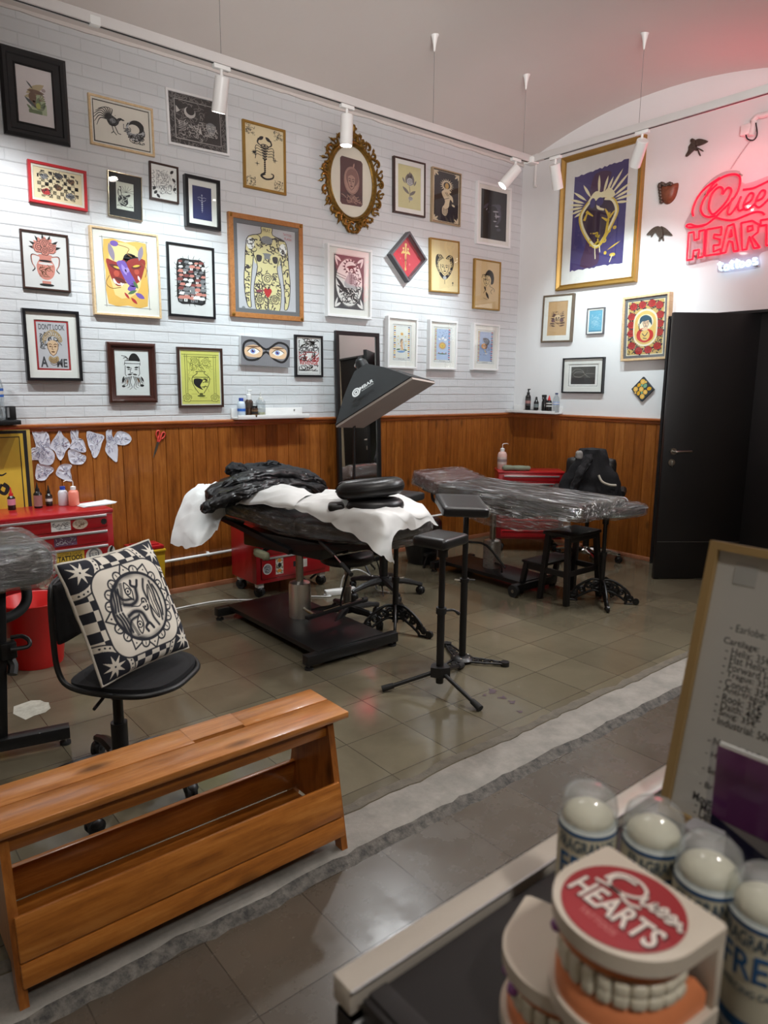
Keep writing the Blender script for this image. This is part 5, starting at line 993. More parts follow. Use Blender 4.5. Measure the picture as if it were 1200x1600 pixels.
def rbox(m, c, d, r, mt, n=10, mtx=None, amp=0.0, sc=10.0, seed=0, stretch=(1, 1, 1)):
    "rounded cushion-like box with an evenly divided surface, optionally crumpled"
    bm = bmesh.new(); bmesh.ops.create_cube(bm, size=1.0); bmesh.ops.subdivide_edges(bm, edges=bm.edges[:], cuts=n, use_grid_fill=True)
    h = V(d)/2; r = min(r, h.x*0.98, h.y*0.98, h.z*0.98); vs = []
    for v in bm.verts:
        p = V((v.co.x*d[0], v.co.y*d[1], v.co.z*d[2]))
        # concentrate points near the rounded edges
        q = V([max(-(h[k]-r), min(h[k]-r, p[k])) for k in range(3)]); e = p-q
        if e.length > 1e-9: p = q+e.normalized()*r if e.length > r*0.2 or True else p
        if amp:
            s = V([p[k]*stretch[k] for k in range(3)])*sc+V((seed, 0, 0)); nn = (e.normalized() if e.length > 1e-9 else p.normalized())
            p = p+nn*(amp*(NZ.noise(s)+0.5*NZ.noise(s*2.7)))
        vs.append(p+V(c))
    bm.verts.index_update(); m.add(vs, [[v.index for v in f.verts] for f in bm.faces], mt, mtx); bm.free(); return m
def caster(m, p, r=0.025, mt=None, stem=0.05, rot=0.0):
    p = V(p); mt = mt or RUBBER; a = V((math.cos(rot), math.sin(rot), 0))*0.011
    for s in (-1, 1): m.cyl(p+V((0, 0, r))+a*s*0.5, p+V((0, 0, r))+a*s*1.6, r, mt, n=18)
    m.ell(tuple(p+V((0, 0, r*1.35))), (r*0.95, r*0.95, r*0.8), BLACKPL, 12); m.cyl(p+V((0, 0, r*1.6)), p+V((0, 0, r*1.6+stem)), 0.007, STEEL, n=10)
def star_base(t, c, R_, n=5, a0=0.3, mt=None, cr=0.026, hub=0.11, col_r=0.026, col_top=0.4, colm=None):
    c = V(c); mt = mt or BLACKPL
    m = MB(); m.lathe([(0.0, 0.075), (0.045, 0.075), (0.05, 0.09), (0.04, hub+0.02), (0.0, hub+0.025)], mt, 20, TM(c)); m.build('base_hub', t, world=True)
    for k in range(n):
        a = a0+2*PI*k/n; d = V((math.cos(a), math.sin(a), 0))
        m = MB(); m.tube([c+d*0.02+V((0, 0, hub-0.01)), c+d*R_*0.55+V((0, 0, hub-0.018)), c+d*(R_-0.015)+V((0, 0, 0.078)), c+d*(R_+0.012)+V((0, 0, 0.07))], [0.026, 0.022, 0.017, 0.015], mt, 8, sm=3); lg = m.build('base_leg', t, world=True)
        m = MB(); caster(m, c+d*R_, cr, rot=a+0.8, stem=0.02); o = m.build('caster', lg); o.matrix_parent_inverse = MW[t.name].inverted()
    m = MB(); m.cyl(c+V((0, 0, hub)), c+V((0, 0, hub+(col_top-hub)*0.45)), col_r, colm or mt, n=18); m.cyl(c+V((0, 0, hub+(col_top-hub)*0.45)), c+V((0, 0, col_top)), col_r*0.62, STEEL if colm is None else colm, n=16); m.build('gas_column', t, world=True)
def sub(m, name, part, t, **k):
    "mesh given in world coordinates as a child of a part whose own mesh is local to thing t"
    o = m.build(name, part, **k); o.matrix_parent_inverse = MW[t.name].inverted(); return o
def bottle(label, p, prof, m0, cap=None, capm=None, lab=None, name='bottle', fill=None, fillm=None, extra=None, cat='bottle', text=None, group=None, rz=0.0):
    t = thing(name, label, cat, p, rz, group)
    m = MB(); m.lathe(prof, m0, 24); m.build('body', t, smooth=40)
    if fill: m = MB(); m.lathe(fill, fillm, 24); m.build('liquid', t, smooth=40)
    if cap: m = MB(); m.lathe(cap, capm, 20); m.build('cap', t, smooth=40)
    if lab:
        r, z0, z1, lm = lab[:4]; m = MB(); m.lathe([(r, z0), (r, z1)], lm, 28, caps=False)
        if len(lab) > 4: m.lathe([(r+0.0004, z0+(z1-z0)*0.3), (r+0.0004, z0+(z1-z0)*0.7)], lab[4], 28, caps=False)
        m.build('label', t, smooth=40)
    if extra: extra(t)
    return t
PL_CLEAR = clear('clear_plastic', (236, 240, 242), 0.07, 0.06, edge=0.5, white_mix=0.08); PL_FROST = mat('frosted_plastic', (206, 206, 212), 0.45, var=0.03); BLUE_CAP = mat('blue_cap', (44, 74, 168), 0.4); RED_CAP = mat('red_cap', (196, 44, 44), 0.4); PINK_L = mat('pink_liquid', (226, 132, 112), 0.3, var=0.04); PINK_LAB = mat('pink_label', (206, 136, 156), 0.5); GRN_LAB = mat('green_label', (128, 176, 76), 0.5); DARKB = mat('dark_bottle', (26, 24, 24), 0.25, var=0.1); BLUE_LAB = mat('blue_label', (52, 104, 190), 0.45); BROWNB = mat('brown_bottle', (62, 42, 30), 0.25, var=0.1)
WATER = clear('water', (232, 240, 244), 0.05, 0.03, edge=0.3)
# ------------------------------------------------------------------ red tool chest against the wall, left
TBX, TBY0, TBY1, TBZ = (-4.92, -4.218), -0.40, -0.03, 0.735
t = thing('tool_chest', 'tall red tool chest with stickered drawers at the left, under the stencils', 'tool chest', (-4.57, -0.215, 0))
m = MB(); x0, x1 = TBX
m.box(((x0+x1)/2, -0.215, 0.40), (x1-x0, 0.366, 0.62), RED_T, 0.006); m.box(((x0+x1)/2, -0.215, 0.722), (x1-x0+0.008, 0.376, 0.026), RED_T, 0.006)
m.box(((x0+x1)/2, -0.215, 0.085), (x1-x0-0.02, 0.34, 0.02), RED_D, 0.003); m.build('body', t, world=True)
zs = [(0.622, 0.712), (0.530, 0.612), (0.405, 0.522), (0.29, 0.397), (0.185, 0.282), (0.10, 0.177)]
for i, (a, b) in enumerate(zs):
    m = MB(); m.box(((x0+x1)/2, -0.404, (a+b)/2), (x1-x0-0.075, 0.014, b-a-0.008), RED_T, 0.004); dw = m.build('drawer', t, world=True)
    m = MB(); m.box(((x0+x1)/2, -0.414, b-0.012), (x1-x0-0.085, 0.012, 0.016), ALU, 0.004); sub(m, 'drawer_handle', dw, t)
    m = MB(TM((x1-0.26, -0.4116, (a+b)/2-0.006)) @ M.Rotation(PI/2, 4, 'X'))
    SKM = m.mtx
    def stick(x, y, w, h, c, k=0):
        m = MB(SKM); m.flat(rect(x-w/2, y-h/2, x+w/2, y+h/2) if k == 0 else oval(x, y, w/2, h/2, 16) if k == 1 else star(x, y, w/2, w/2.6, 9), 0.0002, c); sub(m, 'sticker', dw, t, smooth=0, fix=False)
    rr = random.Random(i+3)
    if i == 0:
        stick(-0.05, 0, 0.11, 0.06, STKW); stick(0.06, 0.0, 0.09, 0.062, mat('sticker_tan', (190, 170, 150), 0.5), 1); stick(0.2, 0.0, 0.042, 0.055, STKK, 2)
        dd = D(m.mtx, 0.05, 0.0003); scrib(dd, DG, -1.9, -.4, .0, .4, 24, .05, .5, rr); scrib(dd, BR, .7, -.4, 1.8, .4, 16, .05, .5, rr); sub(dd, 'sticker_print', dw, t, smooth=0, fix=False)
    if i == 1:
        stick(-0.03, 0, 0.13, 0.055, mat('sticker_dusk', (92, 62, 84), 0.5)); dd = D(m.mtx, 0.05, 0.0003); scrib(dd, LG, -1.7, -.4, .5, .4, 16, .05, .5, rr); sub(dd, 'sticker_print', dw, t, smooth=0, fix=False)
    if i == 2:
        stick(-0.01, -0.0, 0.165, 0.095, STKY); stick(0.13, 0.0, 0.10, 0.095, STKW, 1); stick(0.235, 0.0, 0.05, 0.095, STKW, 1); stick(-0.12, -0.01, 0.03, 0.08, mat('sticker_orange', (206, 150, 110), 0.5))
        dd = D(m.mtx, 0.05, 0.0004); dd.P(STKK, rect(-1.75, -.36, 1.35, -.32), rect(-1.75, -.95, 1.35, -.8)); dd.T(STKK, 'CUSTOM & CLASSIC', -.2, .6, 2.7, .3); dd.T(STKK, 'TATTOOS', -.2, .05, 2.8, .62, 0, .03); dd.T(STKK, 'WALK IN WELCOME', -.2, -.58, 2.6, .24)
        face(dd, 2.6, -.02, .75, STKW, K, GR); dd.P(K, oval(4.7, -.2, .35, .5), leafp(4.5, .2, 4.9, .95, .16)); dd.P(GR, oval(4.75, -.15, .22, .3)); sub(dd, 'sticker_print', dw, t, smooth=0, fix=False)
    if i == 3:
        stick(-0.16, 0, 0.1, 0.09, mat('sticker_tan', (190, 170, 150), 0.5), 1); stick(0.05, 0.0, 0.08, 0.08, STKW, 1); dd = D(m.mtx, 0.05, 0.0004); scrib(dd, RD, -4.0, -.7, -2.4, .7, 20, .08, .6, rr); sub(dd, 'sticker_print', dw, t, smooth=0, fix=False)
for x in (x0+0.06, x1-0.06):
    for y in (-0.07, -0.36):
        m = MB(); caster(m, (x, y, 0), 0.034, stem=0.02); m.build('caster', t, world=True)
m = MB(); m.box((x0+0.3, -0.413, 0.50), (0.2, 0.003, 0.06), RED_D); 
# bottles and paper on its top
Z = TBZ+0.001
def noz(h, tilt, mt):
    def f(t): m = MB(); m.lathe([(0.008, h), (0.006, h+0.012), (0.0025, h+0.035), (0.0, h+0.036)], mt, 12); m.build('nozzle', t, smooth=40)
    return f
p = PF(8, 790, Z); bottle('dark ink bottle with pink label and red cap on the red chest, leftmost', (p.x, -0.10, Z), [(0.0, 0), (0.021, 0.0), (0.022, 0.004), (0.022, 0.075), (0.012, 0.086), (0.01, 0.09)], DARKB, [(0.0125, 0.085), (0.0125, 0.102), (0.0, 0.102)], RED_CAP, (0.0224, 0.03, 0.068, PINK_LAB), name='ink_bottle', extra=noz(0.102, 0, RED_CAP), group='bottles on the left tool chest')
bottle('black pointed-cap ink bottle with green and pink label on the red chest', (-4.575, -0.12, Z), [(0.0, 0), (0.023, 0.0), (0.024, 0.004), (0.024, 0.088), (0.013, 0.102), (0.011, 0.106)], DARKB, [(0.013, 0.103), (0.012, 0.122), (0.0, 0.122)], BLACKPL, (0.0244, 0.012, 0.08, mat('dusky_label', (150, 108, 104), 0.4)), name='ink_bottle', extra=noz(0.122, 0, BLACKPL), group='bottles on the left tool chest')
bottle('small black dropper bottle beside the yellow poster', (-4.50, -0.075, Z), [(0.0, 0), (0.019, 0.0), (0.02, 0.004), (0.02, 0.066), (0.011, 0.076), (0.009, 0.08)], DARKB, [(0.011, 0.076), (0.0105, 0.094), (0.0, 0.095)], BLACKPL, (0.0203, 0.015, 0.06, mat('charcoal_label', (58, 54, 54), 0.5), STKW), name='ink_bottle', extra=noz(0.094, 0, BLACKPL), group='bottles on the left tool chest')
bottle('frosted white bottle with blue cap on the red chest', (-4.425, -0.11, Z), [(0.0, 0), (0.027, 0.0), (0.029, 0.004), (0.029, 0.078), (0.024, 0.092), (0.013, 0.1), (0.013, 0.104)], PL_FROST, [(0.016, 0.1), (0.016, 0.12), (0.0, 0.12)], BLUE_CAP, name='plastic_bottle', group='bottles on the left tool chest')
def goose(h, mt, dirx=-1, L=0.035):
    def f(t): m = MB(); m.tube([(0, 0, h), (0, 0, h+0.028), (dirx*0.01, 0, h+0.038), (dirx*L*0.7, 0, h+0.04), (dirx*L, 0, h+0.034)], 0.0028, mt, 8, sm=4); m.build('spout', t, smooth=60)
    return f
bottle('pink-filled wash bottle with bent white spout on the red chest', (-4.375, -0.16, Z), [(0.0, 0), (0.029, 0.0), (0.031, 0.004), (0.031, 0.084), (0.024, 0.096), (0.014, 0.1), (0.014, 0.104)], PINK_L, [(0.016, 0.1), (0.016, 0.12), (0.006, 0.124), (0.0, 0.124)], WHITE_PL, name='wash_bottle', extra=goose(0.122, WHITE_PL, -1, 0.055), group='bottles on the left tool chest')
PAPER = mat('white_paper', (226, 226, 226), 0.6, var=0.02)
t = thing('paper_stack', 'few loose sheets of white paper on the red chest, right end', 'paper', (-4.26, -0.2, Z))
for k in range(3):
    m = MB(TM((0.0+0.006*k, 0.004*k, 0.0015+0.0022*k), 0.15+0.04*k)); m.grid(lambda u, v: (-0.105+0.21*u, -0.07+0.14*v, 0.016*max(0, u-0.55)**1.2+0.003*math.sin(5*u)*max(0, u-0.3)), 14, 6, PAPER); m.build('sheet', t, solid=0.0006)
# yellow poster and black shelf at the left edge
t = thing('poster', 'yellow poster with black double border at the left edge, above the red chest', 'poster', (-4.85, -0.022, 0.98))
YP = mat('poster_yellow', (206, 172, 58), 0.55, var=0.08, vs=5); YP2 = mat('poster_band', (190, 158, 70), 0.5)
m = MB(); m.box((-4.87, -0.026, 0.978), (0.60, 0.012, 0.50), YP2, 0.002); m.build('panel', t, world=True)
m = D(TM((-4.87, -0.0325, 0.978)) @ M.Rotation(PI/2, 4, 'X'), 0.3, 0); a = 0.25/0.3
m.P(K, rect(-.95, -a, .93, a-.06)); m.P(YP, rect(-.9, -a+.02, .86, a-.12)); m.S(K, .025, [(-.85, -a+.02), (-.85, a-.19), (.79, a-.19), (.79, -a)]); m.P(mat('poster_shade', (178, 146, 52), 0.55), [(-.84, a-.2), (.72, a-.2), (.45, .0), (-.84, -.1)])
m.S(K, (.05, .09), smooth_l([(.40, -.3), (.34, -.42), (.44, -.5), (.5, -.38), (.42, -.3)])); m.S(K, (.05, .02), smooth_l([(.25, -.05), (.4, -.12), (.5, -.08)])); m.S(K, .07, smooth_l([(.1, -.2), (.0, -.5), (-.2, -.4), (-.1, -.1)]))
m.build('poster_print', t, world=True, smooth=0, fix=False)
t = thing('wall_shelf', 'small black floating shelf at the left edge above the yellow poster', 'shelf', (-4.85, -0.075, 1.262))
m = MB(); m.box((-4.85, -0.079, 1.265), (0.42, 0.142, 0.026), BLACK, 0.002); m.build('board', t, world=True)
m = MB(); m.box((-4.85, -0.042, 1.278+0.03), (0.40, 0.006, 0.002), BLACK); 
t = thing('box', 'small black box on the floating shelf right of the large water bottle', 'box', (-4.675, -0.06, 1.279)); m = MB(); m.box((-4.675, -0.06, 1.279+0.04), (0.05, 0.05, 0.08), BLACKPL, 0.002); m.build('carton', t, world=True); m = MB(); m.box((-4.693, -0.0865, 1.322), (0.012, 0.002, 0.06), GR); m.build('label_strip', t, world=True)
bottle('large clear water bottle with blue cap and blue label on the black floating shelf', (-4.755, -0.085, 1.279), [(0.0, 0), (0.040, 0.0), (0.044, 0.008), (0.042, 0.03), (0.045, 0.045), (0.042, 0.06), (0.045, 0.08), (0.042, 0.10), (0.045, 0.13), (0.045, 0.20), (0.040, 0.225), (0.025, 0.26), (0.0145, 0.275), (0.0145, 0.285)], PL_CLEAR, [(0.0165, 0.282), (0.0165, 0.30), (0.0, 0.30)], BLUE_CAP, (0.0456, 0.135, 0.185, BLUE_LAB, STKW), name='water_bottle')
# stencils taped to the boards
STEN = mat('stencil_tissue', (206, 206, 216), 0.7, var=0.05); STI = ink('stencil_violet', 84, 78, 118)
SH = [([(215, 490), (250, 480), (300, 487), (325, 510), (335, 560), (340, 600), (365, 640), (360, 690), (330, 715), (270, 705), (255, 680), (205, 680), (190, 640), (215, 600), (240, 590), (225, 530)], 'large crinkled stencil with a wide left lobe, first of the taped tissue stencils', .9),
      ([(380, 510), (400, 478), (425, 520), (450, 540), (470, 580), (440, 620), (425, 660), (405, 683), (385, 665), (365, 620), (338, 600), (345, 560)], 'star-shaped tissue stencil taped near the top left', .7),
      ([(475, 480), (505, 475), (525, 480), (525, 530), (555, 545), (575, 600), (570, 628), (530, 625), (465, 600), (480, 560), (472, 520)], 'bottle-shaped tissue stencil above the fan-shaped one', .6),
      ([(458, 615), (500, 610), (545, 640), (575, 655), (570, 690), (540, 710), (480, 705), (458, 665)], 'fan-shaped stencil with a few bold lines, below the bottle-shaped one', .4),
      ([(580, 490), (640, 500), (698, 520), (680, 570), (665, 630), (640, 665), (622, 660), (610, 625), (590, 580)], 'tooth-shaped tissue stencil with a point at the bottom, fifth along the top', .6),
      ([(710, 490), (745, 470), (752, 520), (785, 570), (785, 690), (745, 670), (706, 620), (712, 560)], 'long narrow tissue stencil ending in a right-hand point', .5),
      ([(780, 495), (810, 487), (860, 505), (882, 545), (850, 575), (820, 582), (775, 570), (762, 535)], 'round tissue stencil with a honeycomb drawing, nearest the scissors', .5),
      ([(243, 720), (265, 705), (330, 720), (363, 745), (330, 780), (300, 815), (240, 808)], 'square tissue stencil taped lowest on the left', .6),
      ([(400, 718), (440, 705), (482, 715), (470, 745), (480, 800), (475, 826), (410, 805), (372, 770)], 'small tissue stencil with dark dots, taped above the pink bottle', .5)]
for k, (pts, lab, dn) in enumerate(SH):
    W = [PB(x/4.2857, 560+y/4.2857, 0.022) for x, y in pts]; c = sum(W, V())/len(W)
    T = M(((1, 0, 0), (0, 0, 1), (0, -1, 0))).transposed().to_4x4(); T.translation = V((c.x, -0.0172, c.z))
    t = thing('tattoo_stencil', lab, 'stencil', mtx=T, group='tissue stencils taped to the boards'); L = [((w.x-c.x), (w.z-c.z)) for w in W]
    L = sm2(L, 3); m = MB(); N = len(L)
    rings = [(0.0, 0.0005), (0.4, 0.004), (0.75, 0.003), (1.0, 0.006)]
    vs = [(0, 0, 0.003)]; fs = []; rr = random.Random(k)
    for s, z in rings[1:]: vs += [(x*s, y*s, max(0.0008, z+rr.uniform(-0.003, 0.003))) for x, y in L]
    for i in range(N): fs.append([0, 1+i, 1+(i+1) % N])
    for j in range(2):
        for i in range(N): fs.append([1+j*N+i, 1+(j+1)*N+i, 1+(j+1)*N+(i+1) % N, 1+j*N+(i+1) % N])
    m.add(vs, fs, STEN); m.build('tissue', t, smooth=20)
    m = D(None, 0.03, 0.0085); out = []
    for _ in range(int(80*dn)):
        x0_, y0_ = rr.uniform(-2, 2), rr.uniform(-2.4, 2.4); ln = []; an = rr.uniform(0, 6.3); cv = rr.uniform(-.8, .8)
        for q in range(6):
            x0_ += .14*math.cos(an); y0_ += .14*math.sin(an); an += cv
            if pin(x0_*.03/.9, y0_*.03/.9, L): ln.append((x0_, y0_))
        if len(ln) > 2: out.append(ln)
    m.S(STI, .075, *out); m.build('drawing', t, smooth=0, fix=False)
# scissors on a nail
t = thing('scissors', 'red-handled scissors hanging on the wooden boards', 'scissors', (-3.80, -0.024, 1.12)); SCB = mat('scissor_handle', (196, 62, 52), 0.4); SCW = mat('handle_pale', (214, 180, 168), 0.4)
T = M(((1, 0, 0), (0, 0, 1), (0, -1, 0))).transposed().to_4x4(); q = PB(247, 690, 0.018); T.translation = q; T = T @ M.Rotation(-0.33, 4, 'Z')
m = MB(T); m.prism([(-0.008, 0.0), (0.008, 0.0), (0.006, -0.07), (-0.003, -0.118), (-0.008, -0.06)], -0.001, 0.004, STEEL); m.cyl((0, -0.005, 0.004), (0, -0.005, 0.008), 0.005, STEEL); m.build('blades', t, world=True, smooth=20)
for s in (-1, 1):
    m = MB(T); m.tube([(s*0.004, -0.002, 0.005), (s*0.008, 0.018, 0.006), (s*0.006, 0.04, 0.006), (s*0.013, 0.07, 0.006), (s*0.028, 0.068, 0.006), (s*0.03, 0.045, 0.006), (s*0.016, 0.022, 0.006)], [0.007, 0.006, 0.005], SCB, 8, sm=4); m.build('handle', t, world=True, smooth=60)
# white pipe along the boards
t = thing('wall_pipe', 'thin white pipe running low along the wooden boards', 'pipe', (-3.9, -0.045, 0.24))
m = MB(); m.cyl((-5.4, -0.045, 0.225), (-1.0, -0.045, 0.297), 0.011, WHITE_PL, n=12); m.build('tube', t, world=True)
for x in (-4.9, -3.42, -2.2, -1.4):
    z = 0.225+(x+5.4)/4.4*0.072; m = MB(); m.box((x, -0.03, z), (0.018, 0.028, 0.034), WHITE_PL, 0.003); m.build('clip', t, world=True)
# ------------------------------------------------------------------ sharps bin, buckets
t = thing('sharps_bin', 'yellow bin with red lid on the floor behind the cushion', 'bin', (-3.945, -0.16, 0)); YB = mat('yellow_plastic', (214, 170, 38), 0.4, var=0.04)
m = MB(TM((-3.945, -0.16, 0))); a = 0.095; b = 0.112
m.add([(-a, -a*.8, 0), (a, -a*.8, 0), (a, a*.8, 0), (-a, a*.8, 0), (-b, -b*.8, .39), (b, -b*.8, .39), (b, b*.8, .39), (-b, b*.8, .39)], [[0, 1, 5, 4], [1, 2, 6, 5], [2, 3, 7, 6], [3, 0, 4, 7], [3, 2, 1, 0]], YB); m.box((0, 0, 0.388), (2*b+0.012, 1.6*b+0.012, 0.016), YB, 0.004); m.build('tub', t, world=True, smooth=20)
m = MB(TM((-3.945, -0.16, 0))); m.box((0, 0, 0.411), (2*b-0.006, 1.6*b-0.004, 0.028), RED_T, 0.008); m.box((0.03, -0.015, 0.428), (0.11, 0.09, 0.012), RED_T, 0.004); m.box((-0.06, 0.02, 0.427), (0.05, 0.05, 0.008), RED_D, 0.003); m.build('lid', t, world=True)
REDPL = mat('red_plastic', (190, 26, 24), 0.35, var=0.05)
for (x, y, r0, r1, h, lab) in ((-4.795, -0.80, 0.125, 0.163, 0.355, 'red plastic bucket on the floor between the tool chest and the office chair'), (-5.12, -0.86, 0.115, 0.15, 0.34, 'red plastic bucket cut by the left edge, behind the wrapped armrest stand')):
    t = thing('bucket', lab, 'bucket', (x, y, 0), group='red buckets by the tool chest')
    m = MB(); m.lathe([(0.0, 0.004), (r0, 0.0), (r0+0.004, 0.01), (r1, h-0.006), (r1+0.004, h-0.002), (r1+0.002, h+0.003), (r1-0.004, h-0.002), (r0-0.002, 0.012), (0.0, 0.012)], REDPL, 40, TM((x, y, 0))); m.build('tub', t, world=True, smooth=50)
# ------------------------------------------------------------------ wrapped armrest stand at the left edge
t = thing('treatment_couch', 'film-wrapped black couch end on a black steel foot, cut by the left edge', 'tattoo couch', (-5.3, -1.75, 0))
m = MB(); rbox(m, (-5.35, -1.71, 0.80), (0.80, 0.46, 0.155), 0.06, VINYL, 12); m.build('pad', t, world=True, smooth=60)
m = MB(); rbox(m, (-5.35, -1.71, 0.80), (0.83, 0.49, 0.18), 0.07, FILM_X, 40, amp=0.010, sc=9, seed=3, stretch=(1.6, 1, 1))
m.build('plastic_film', t, world=True, smooth=80)
m = MB(); m.tube([(-5.03, -1.63, 0.72), (-5.005, -1.64, 0.66), (-5.01, -1.66, 0.595), (-5.06, -1.68, 0.555), (-5.16, -1.70, 0.545), (-5.4, -1.72, 0.54)], 0.021, RUBBER, 12, sm=4); m.build('padded_arm', t, world=True, smooth=60)
m = MB(); m.bar((-5.17, -1.76, 0.06), (-5.125, -1.74, 0.70), 0.05, 0.05, BLACK, 0.004, up=(1, 0, 0)); m.build('post', t, world=True)
m = MB(); m.bar((-5.9, -1.63, 0.055), (-4.92, -1.83, 0.055), 0.055, 0.05, BLACK, 0.004); m.bar((-5.2, -1.74, 0.055), (-5.15, -1.2, 0.055), 0.06, 0.045, BLACK, 0.004); m.build('foot_frame', t, world=True)
for p in ((-4.94, -1.83), (-5.15, -1.22), (-5.88, -1.64)):
    m = MB(); m.cyl((p[0], p[1], 0.0), (p[0], p[1], 0.012), 0.022, RUBBER, n=16); m.cyl((p[0], p[1], 0.012), (p[0], p[1], 0.034), 0.006, STEEL, n=8); m.build('foot', t, world=True)
m = MB(); m.box((-5.115, -1.76, 0.44), (0.06, 0.07, 0.07), BLACK, 0.006); m.tube([(-5.11, -1.8, 0.45), (-5.05, -1.81, 0.45), (-5.04, -1.80, 0.47), (-5.06, -1.77, 0.485), (-5.1, -1.76, 0.485)], 0.009, BLACKPL, 8, sm=3); m.tube([(-5.11, -1.76, 0.40), (-5.10, -1.77, 0.37), (-5.11, -1.79, 0.34)], 0.02, BLACKPL, 8, sm=3); m.build('clamp_lever', t, world=True)
# ------------------------------------------------------------------ office chair with printed cushion
CX, CY = -4.85, -2.30
t = thing('office_chair', 'black swivel chair with tubular back holding the patterned cushion', 'chair', (CX, CY, 0))
star_base(t, (CX-0.015, CY, 0), 0.29, 5, 0.3, BLACKPL, 0.03, 0.13, 0.03, 0.42, BLACK)
fa = math.atan2(-0.75, 0.66); SM = TM((CX+0.055, CY-0.02, 0.452), fa) @ M.Diagonal((0.86, 0.86, 0.86, 1))                 # local +x = where the sitter looks
m = MB(SM); m.prism(sm2([(-0.2, -0.17), (-0.1, -0.215), (0.1, -0.215), (0.2, -0.15), (0.225, 0), (0.2, 0.15), (0.1, 0.215), (-0.1, 0.215), (-0.2, 0.17), (-0.21, 0)], 4), -0.022, 0.012, FABRIC)
m.grid(lambda u, v: (0.215*(1-v)*math.cos(2*PI*u)+0.005, 0.21*(1-v)*math.sin(2*PI*u), 0.012+0.014*(1-(1-v)**3)), 32, 6, FABRIC, wrapu=True); m.build('seat', t, world=True, smooth=50)
m = MB(SM)
loop = [(-0.25, -0.19, 0.37), (-0.245, -0.2, 0.2), (-0.23, -0.205, 0.06), (-0.17, -0.215, 0.0), (0.0, -0.232, -0.012), (0.14, -0.215, -0.012), (0.225, -0.12, -0.012), (0.24, 0, -0.012), (0.225, 0.12, -0.012), (0.14, 0.215, -0.012), (0.0, 0.232, -0.012), (-0.17, 0.215, 0.0), (-0.23, 0.205, 0.06), (-0.245, 0.2, 0.2), (-0.25, 0.19, 0.37), (-0.262, 0.14, 0.415), (-0.272, 0, 0.43), (-0.262, -0.14, 0.415)]
m.tube(loop, 0.012, BLACKPL, 10, closed=True, sm=5); m.build('tube_frame', t, world=True, smooth=60)
m = MB(SM); rbox(m, (-0.238, 0, 0.29), (0.03, 0.36, 0.26), 0.014, FABRIC, 8); m.build('backrest', t, world=True, smooth=60)
m = MB(); m.cyl((CX-0.02, CY-0.0, 0.415), (CX-0.14, CY-0.14, 0.40), 0.006, BLACKPL, n=8); m.build('lever', t, world=True)
m = MB(); m.box((CX, CY, 0.420), (0.16, 0.16, 0.02), BLACK, 0.004); m.build('seat_plate', t, world=True)
# cushion: square pillow with a printed front, leaning on the chair's back
import numpy as np
BLc, BRc = PF(157, 1073, 0.485), PF(291, 1012, 0.50)
ux = (BRc-BLc); side = ux.length; ux.normalize()
d0 = (CAM-BLc); d0.z = 0; d0.normalize()
best = None
for k in range(60):                                     # lean that makes the pillow square in depth
    th = math.radians(k); n_ = V((ux.y, -ux.x, 0)); n_ = n_ if n_.dot(d0) > 0 else -n_
    up_ = V((0, 0, 1))*math.cos(th)-n_*math.sin(th); nn = ux.cross(up_)
    if nn.dot(d0) < 0: nn = -nn
    dd = FW+RT*((84-600)/FPX)-UP*((884-800)/FPX); s_ = (BLc-CAM).dot(nn)/dd.dot(nn); TL = CAM+dd*s_
    e_ = abs((TL-BLc).length-side)
    if best is None or e_ < best[0]: best = (e_, th, up_.copy(), nn.copy(), TL.copy())
_, th, up_, nn, TLc = best
U_ = BRc-BLc; W_ = TLc-BLc; sd = 2.0; ux = U_/2; up_ = W_/2; ctr = BLc+ux+up_; print('cushion', U_.length, W_.length, U_.angle(W_))
NG = 250
gx, gy = np.meshgrid(np.linspace(-1, 1, NG+1), np.linspace(-1, 1, NG+1))
CRM = np.array([0.76, 0.71, 0.62]); INK = np.array([0.016, 0.018, 0.028])
img = np.ones(gx.shape)                                  # 1 = cream, 0 = ink
def seg(ax, ay, bx, by, X=None, Y=None):
    X = gx if X is None else X; Y = gy if Y is None else Y
    px, py = X-ax, Y-ay; vx, vy = bx-ax, by-ay; h = np.clip((px*vx+py*vy)/(vx*vx+vy*vy+1e-12), 0, 1); return np.hypot(px-vx*h, py-vy*h)
def poly_d(pts): return np.minimum.reduce([seg(*pts[i], *pts[i+1]) for i in range(len(pts)-1)])
def stroke(pts, w, val=0.0, soft=0.008):
    global img
    w = w*1.35; a = np.clip((w/2-poly_d(pts))/soft+0.5, 0, 1); img = img*(1-a)+val*a
def fillm(mask, val):
    global img
    img = np.where(mask, val, img)
def inpoly(pts):
    c = np.zeros(gx.shape, bool); j = len(pts)-1
    for i in range(len(pts)):
        (xi, yi), (xj, yj) = pts[i], pts[j]
        c ^= ((yi > gy) != (yj > gy)) & (gx < (xj-xi)*(gy-yi)/((yj-yi) if yj != yi else 1e-9)+xi); j = i
    return c
def cubp(pts, n=8): return [(q.x, q.y) for q in smooth([V((x, y, 0)) for x, y in pts], n)]
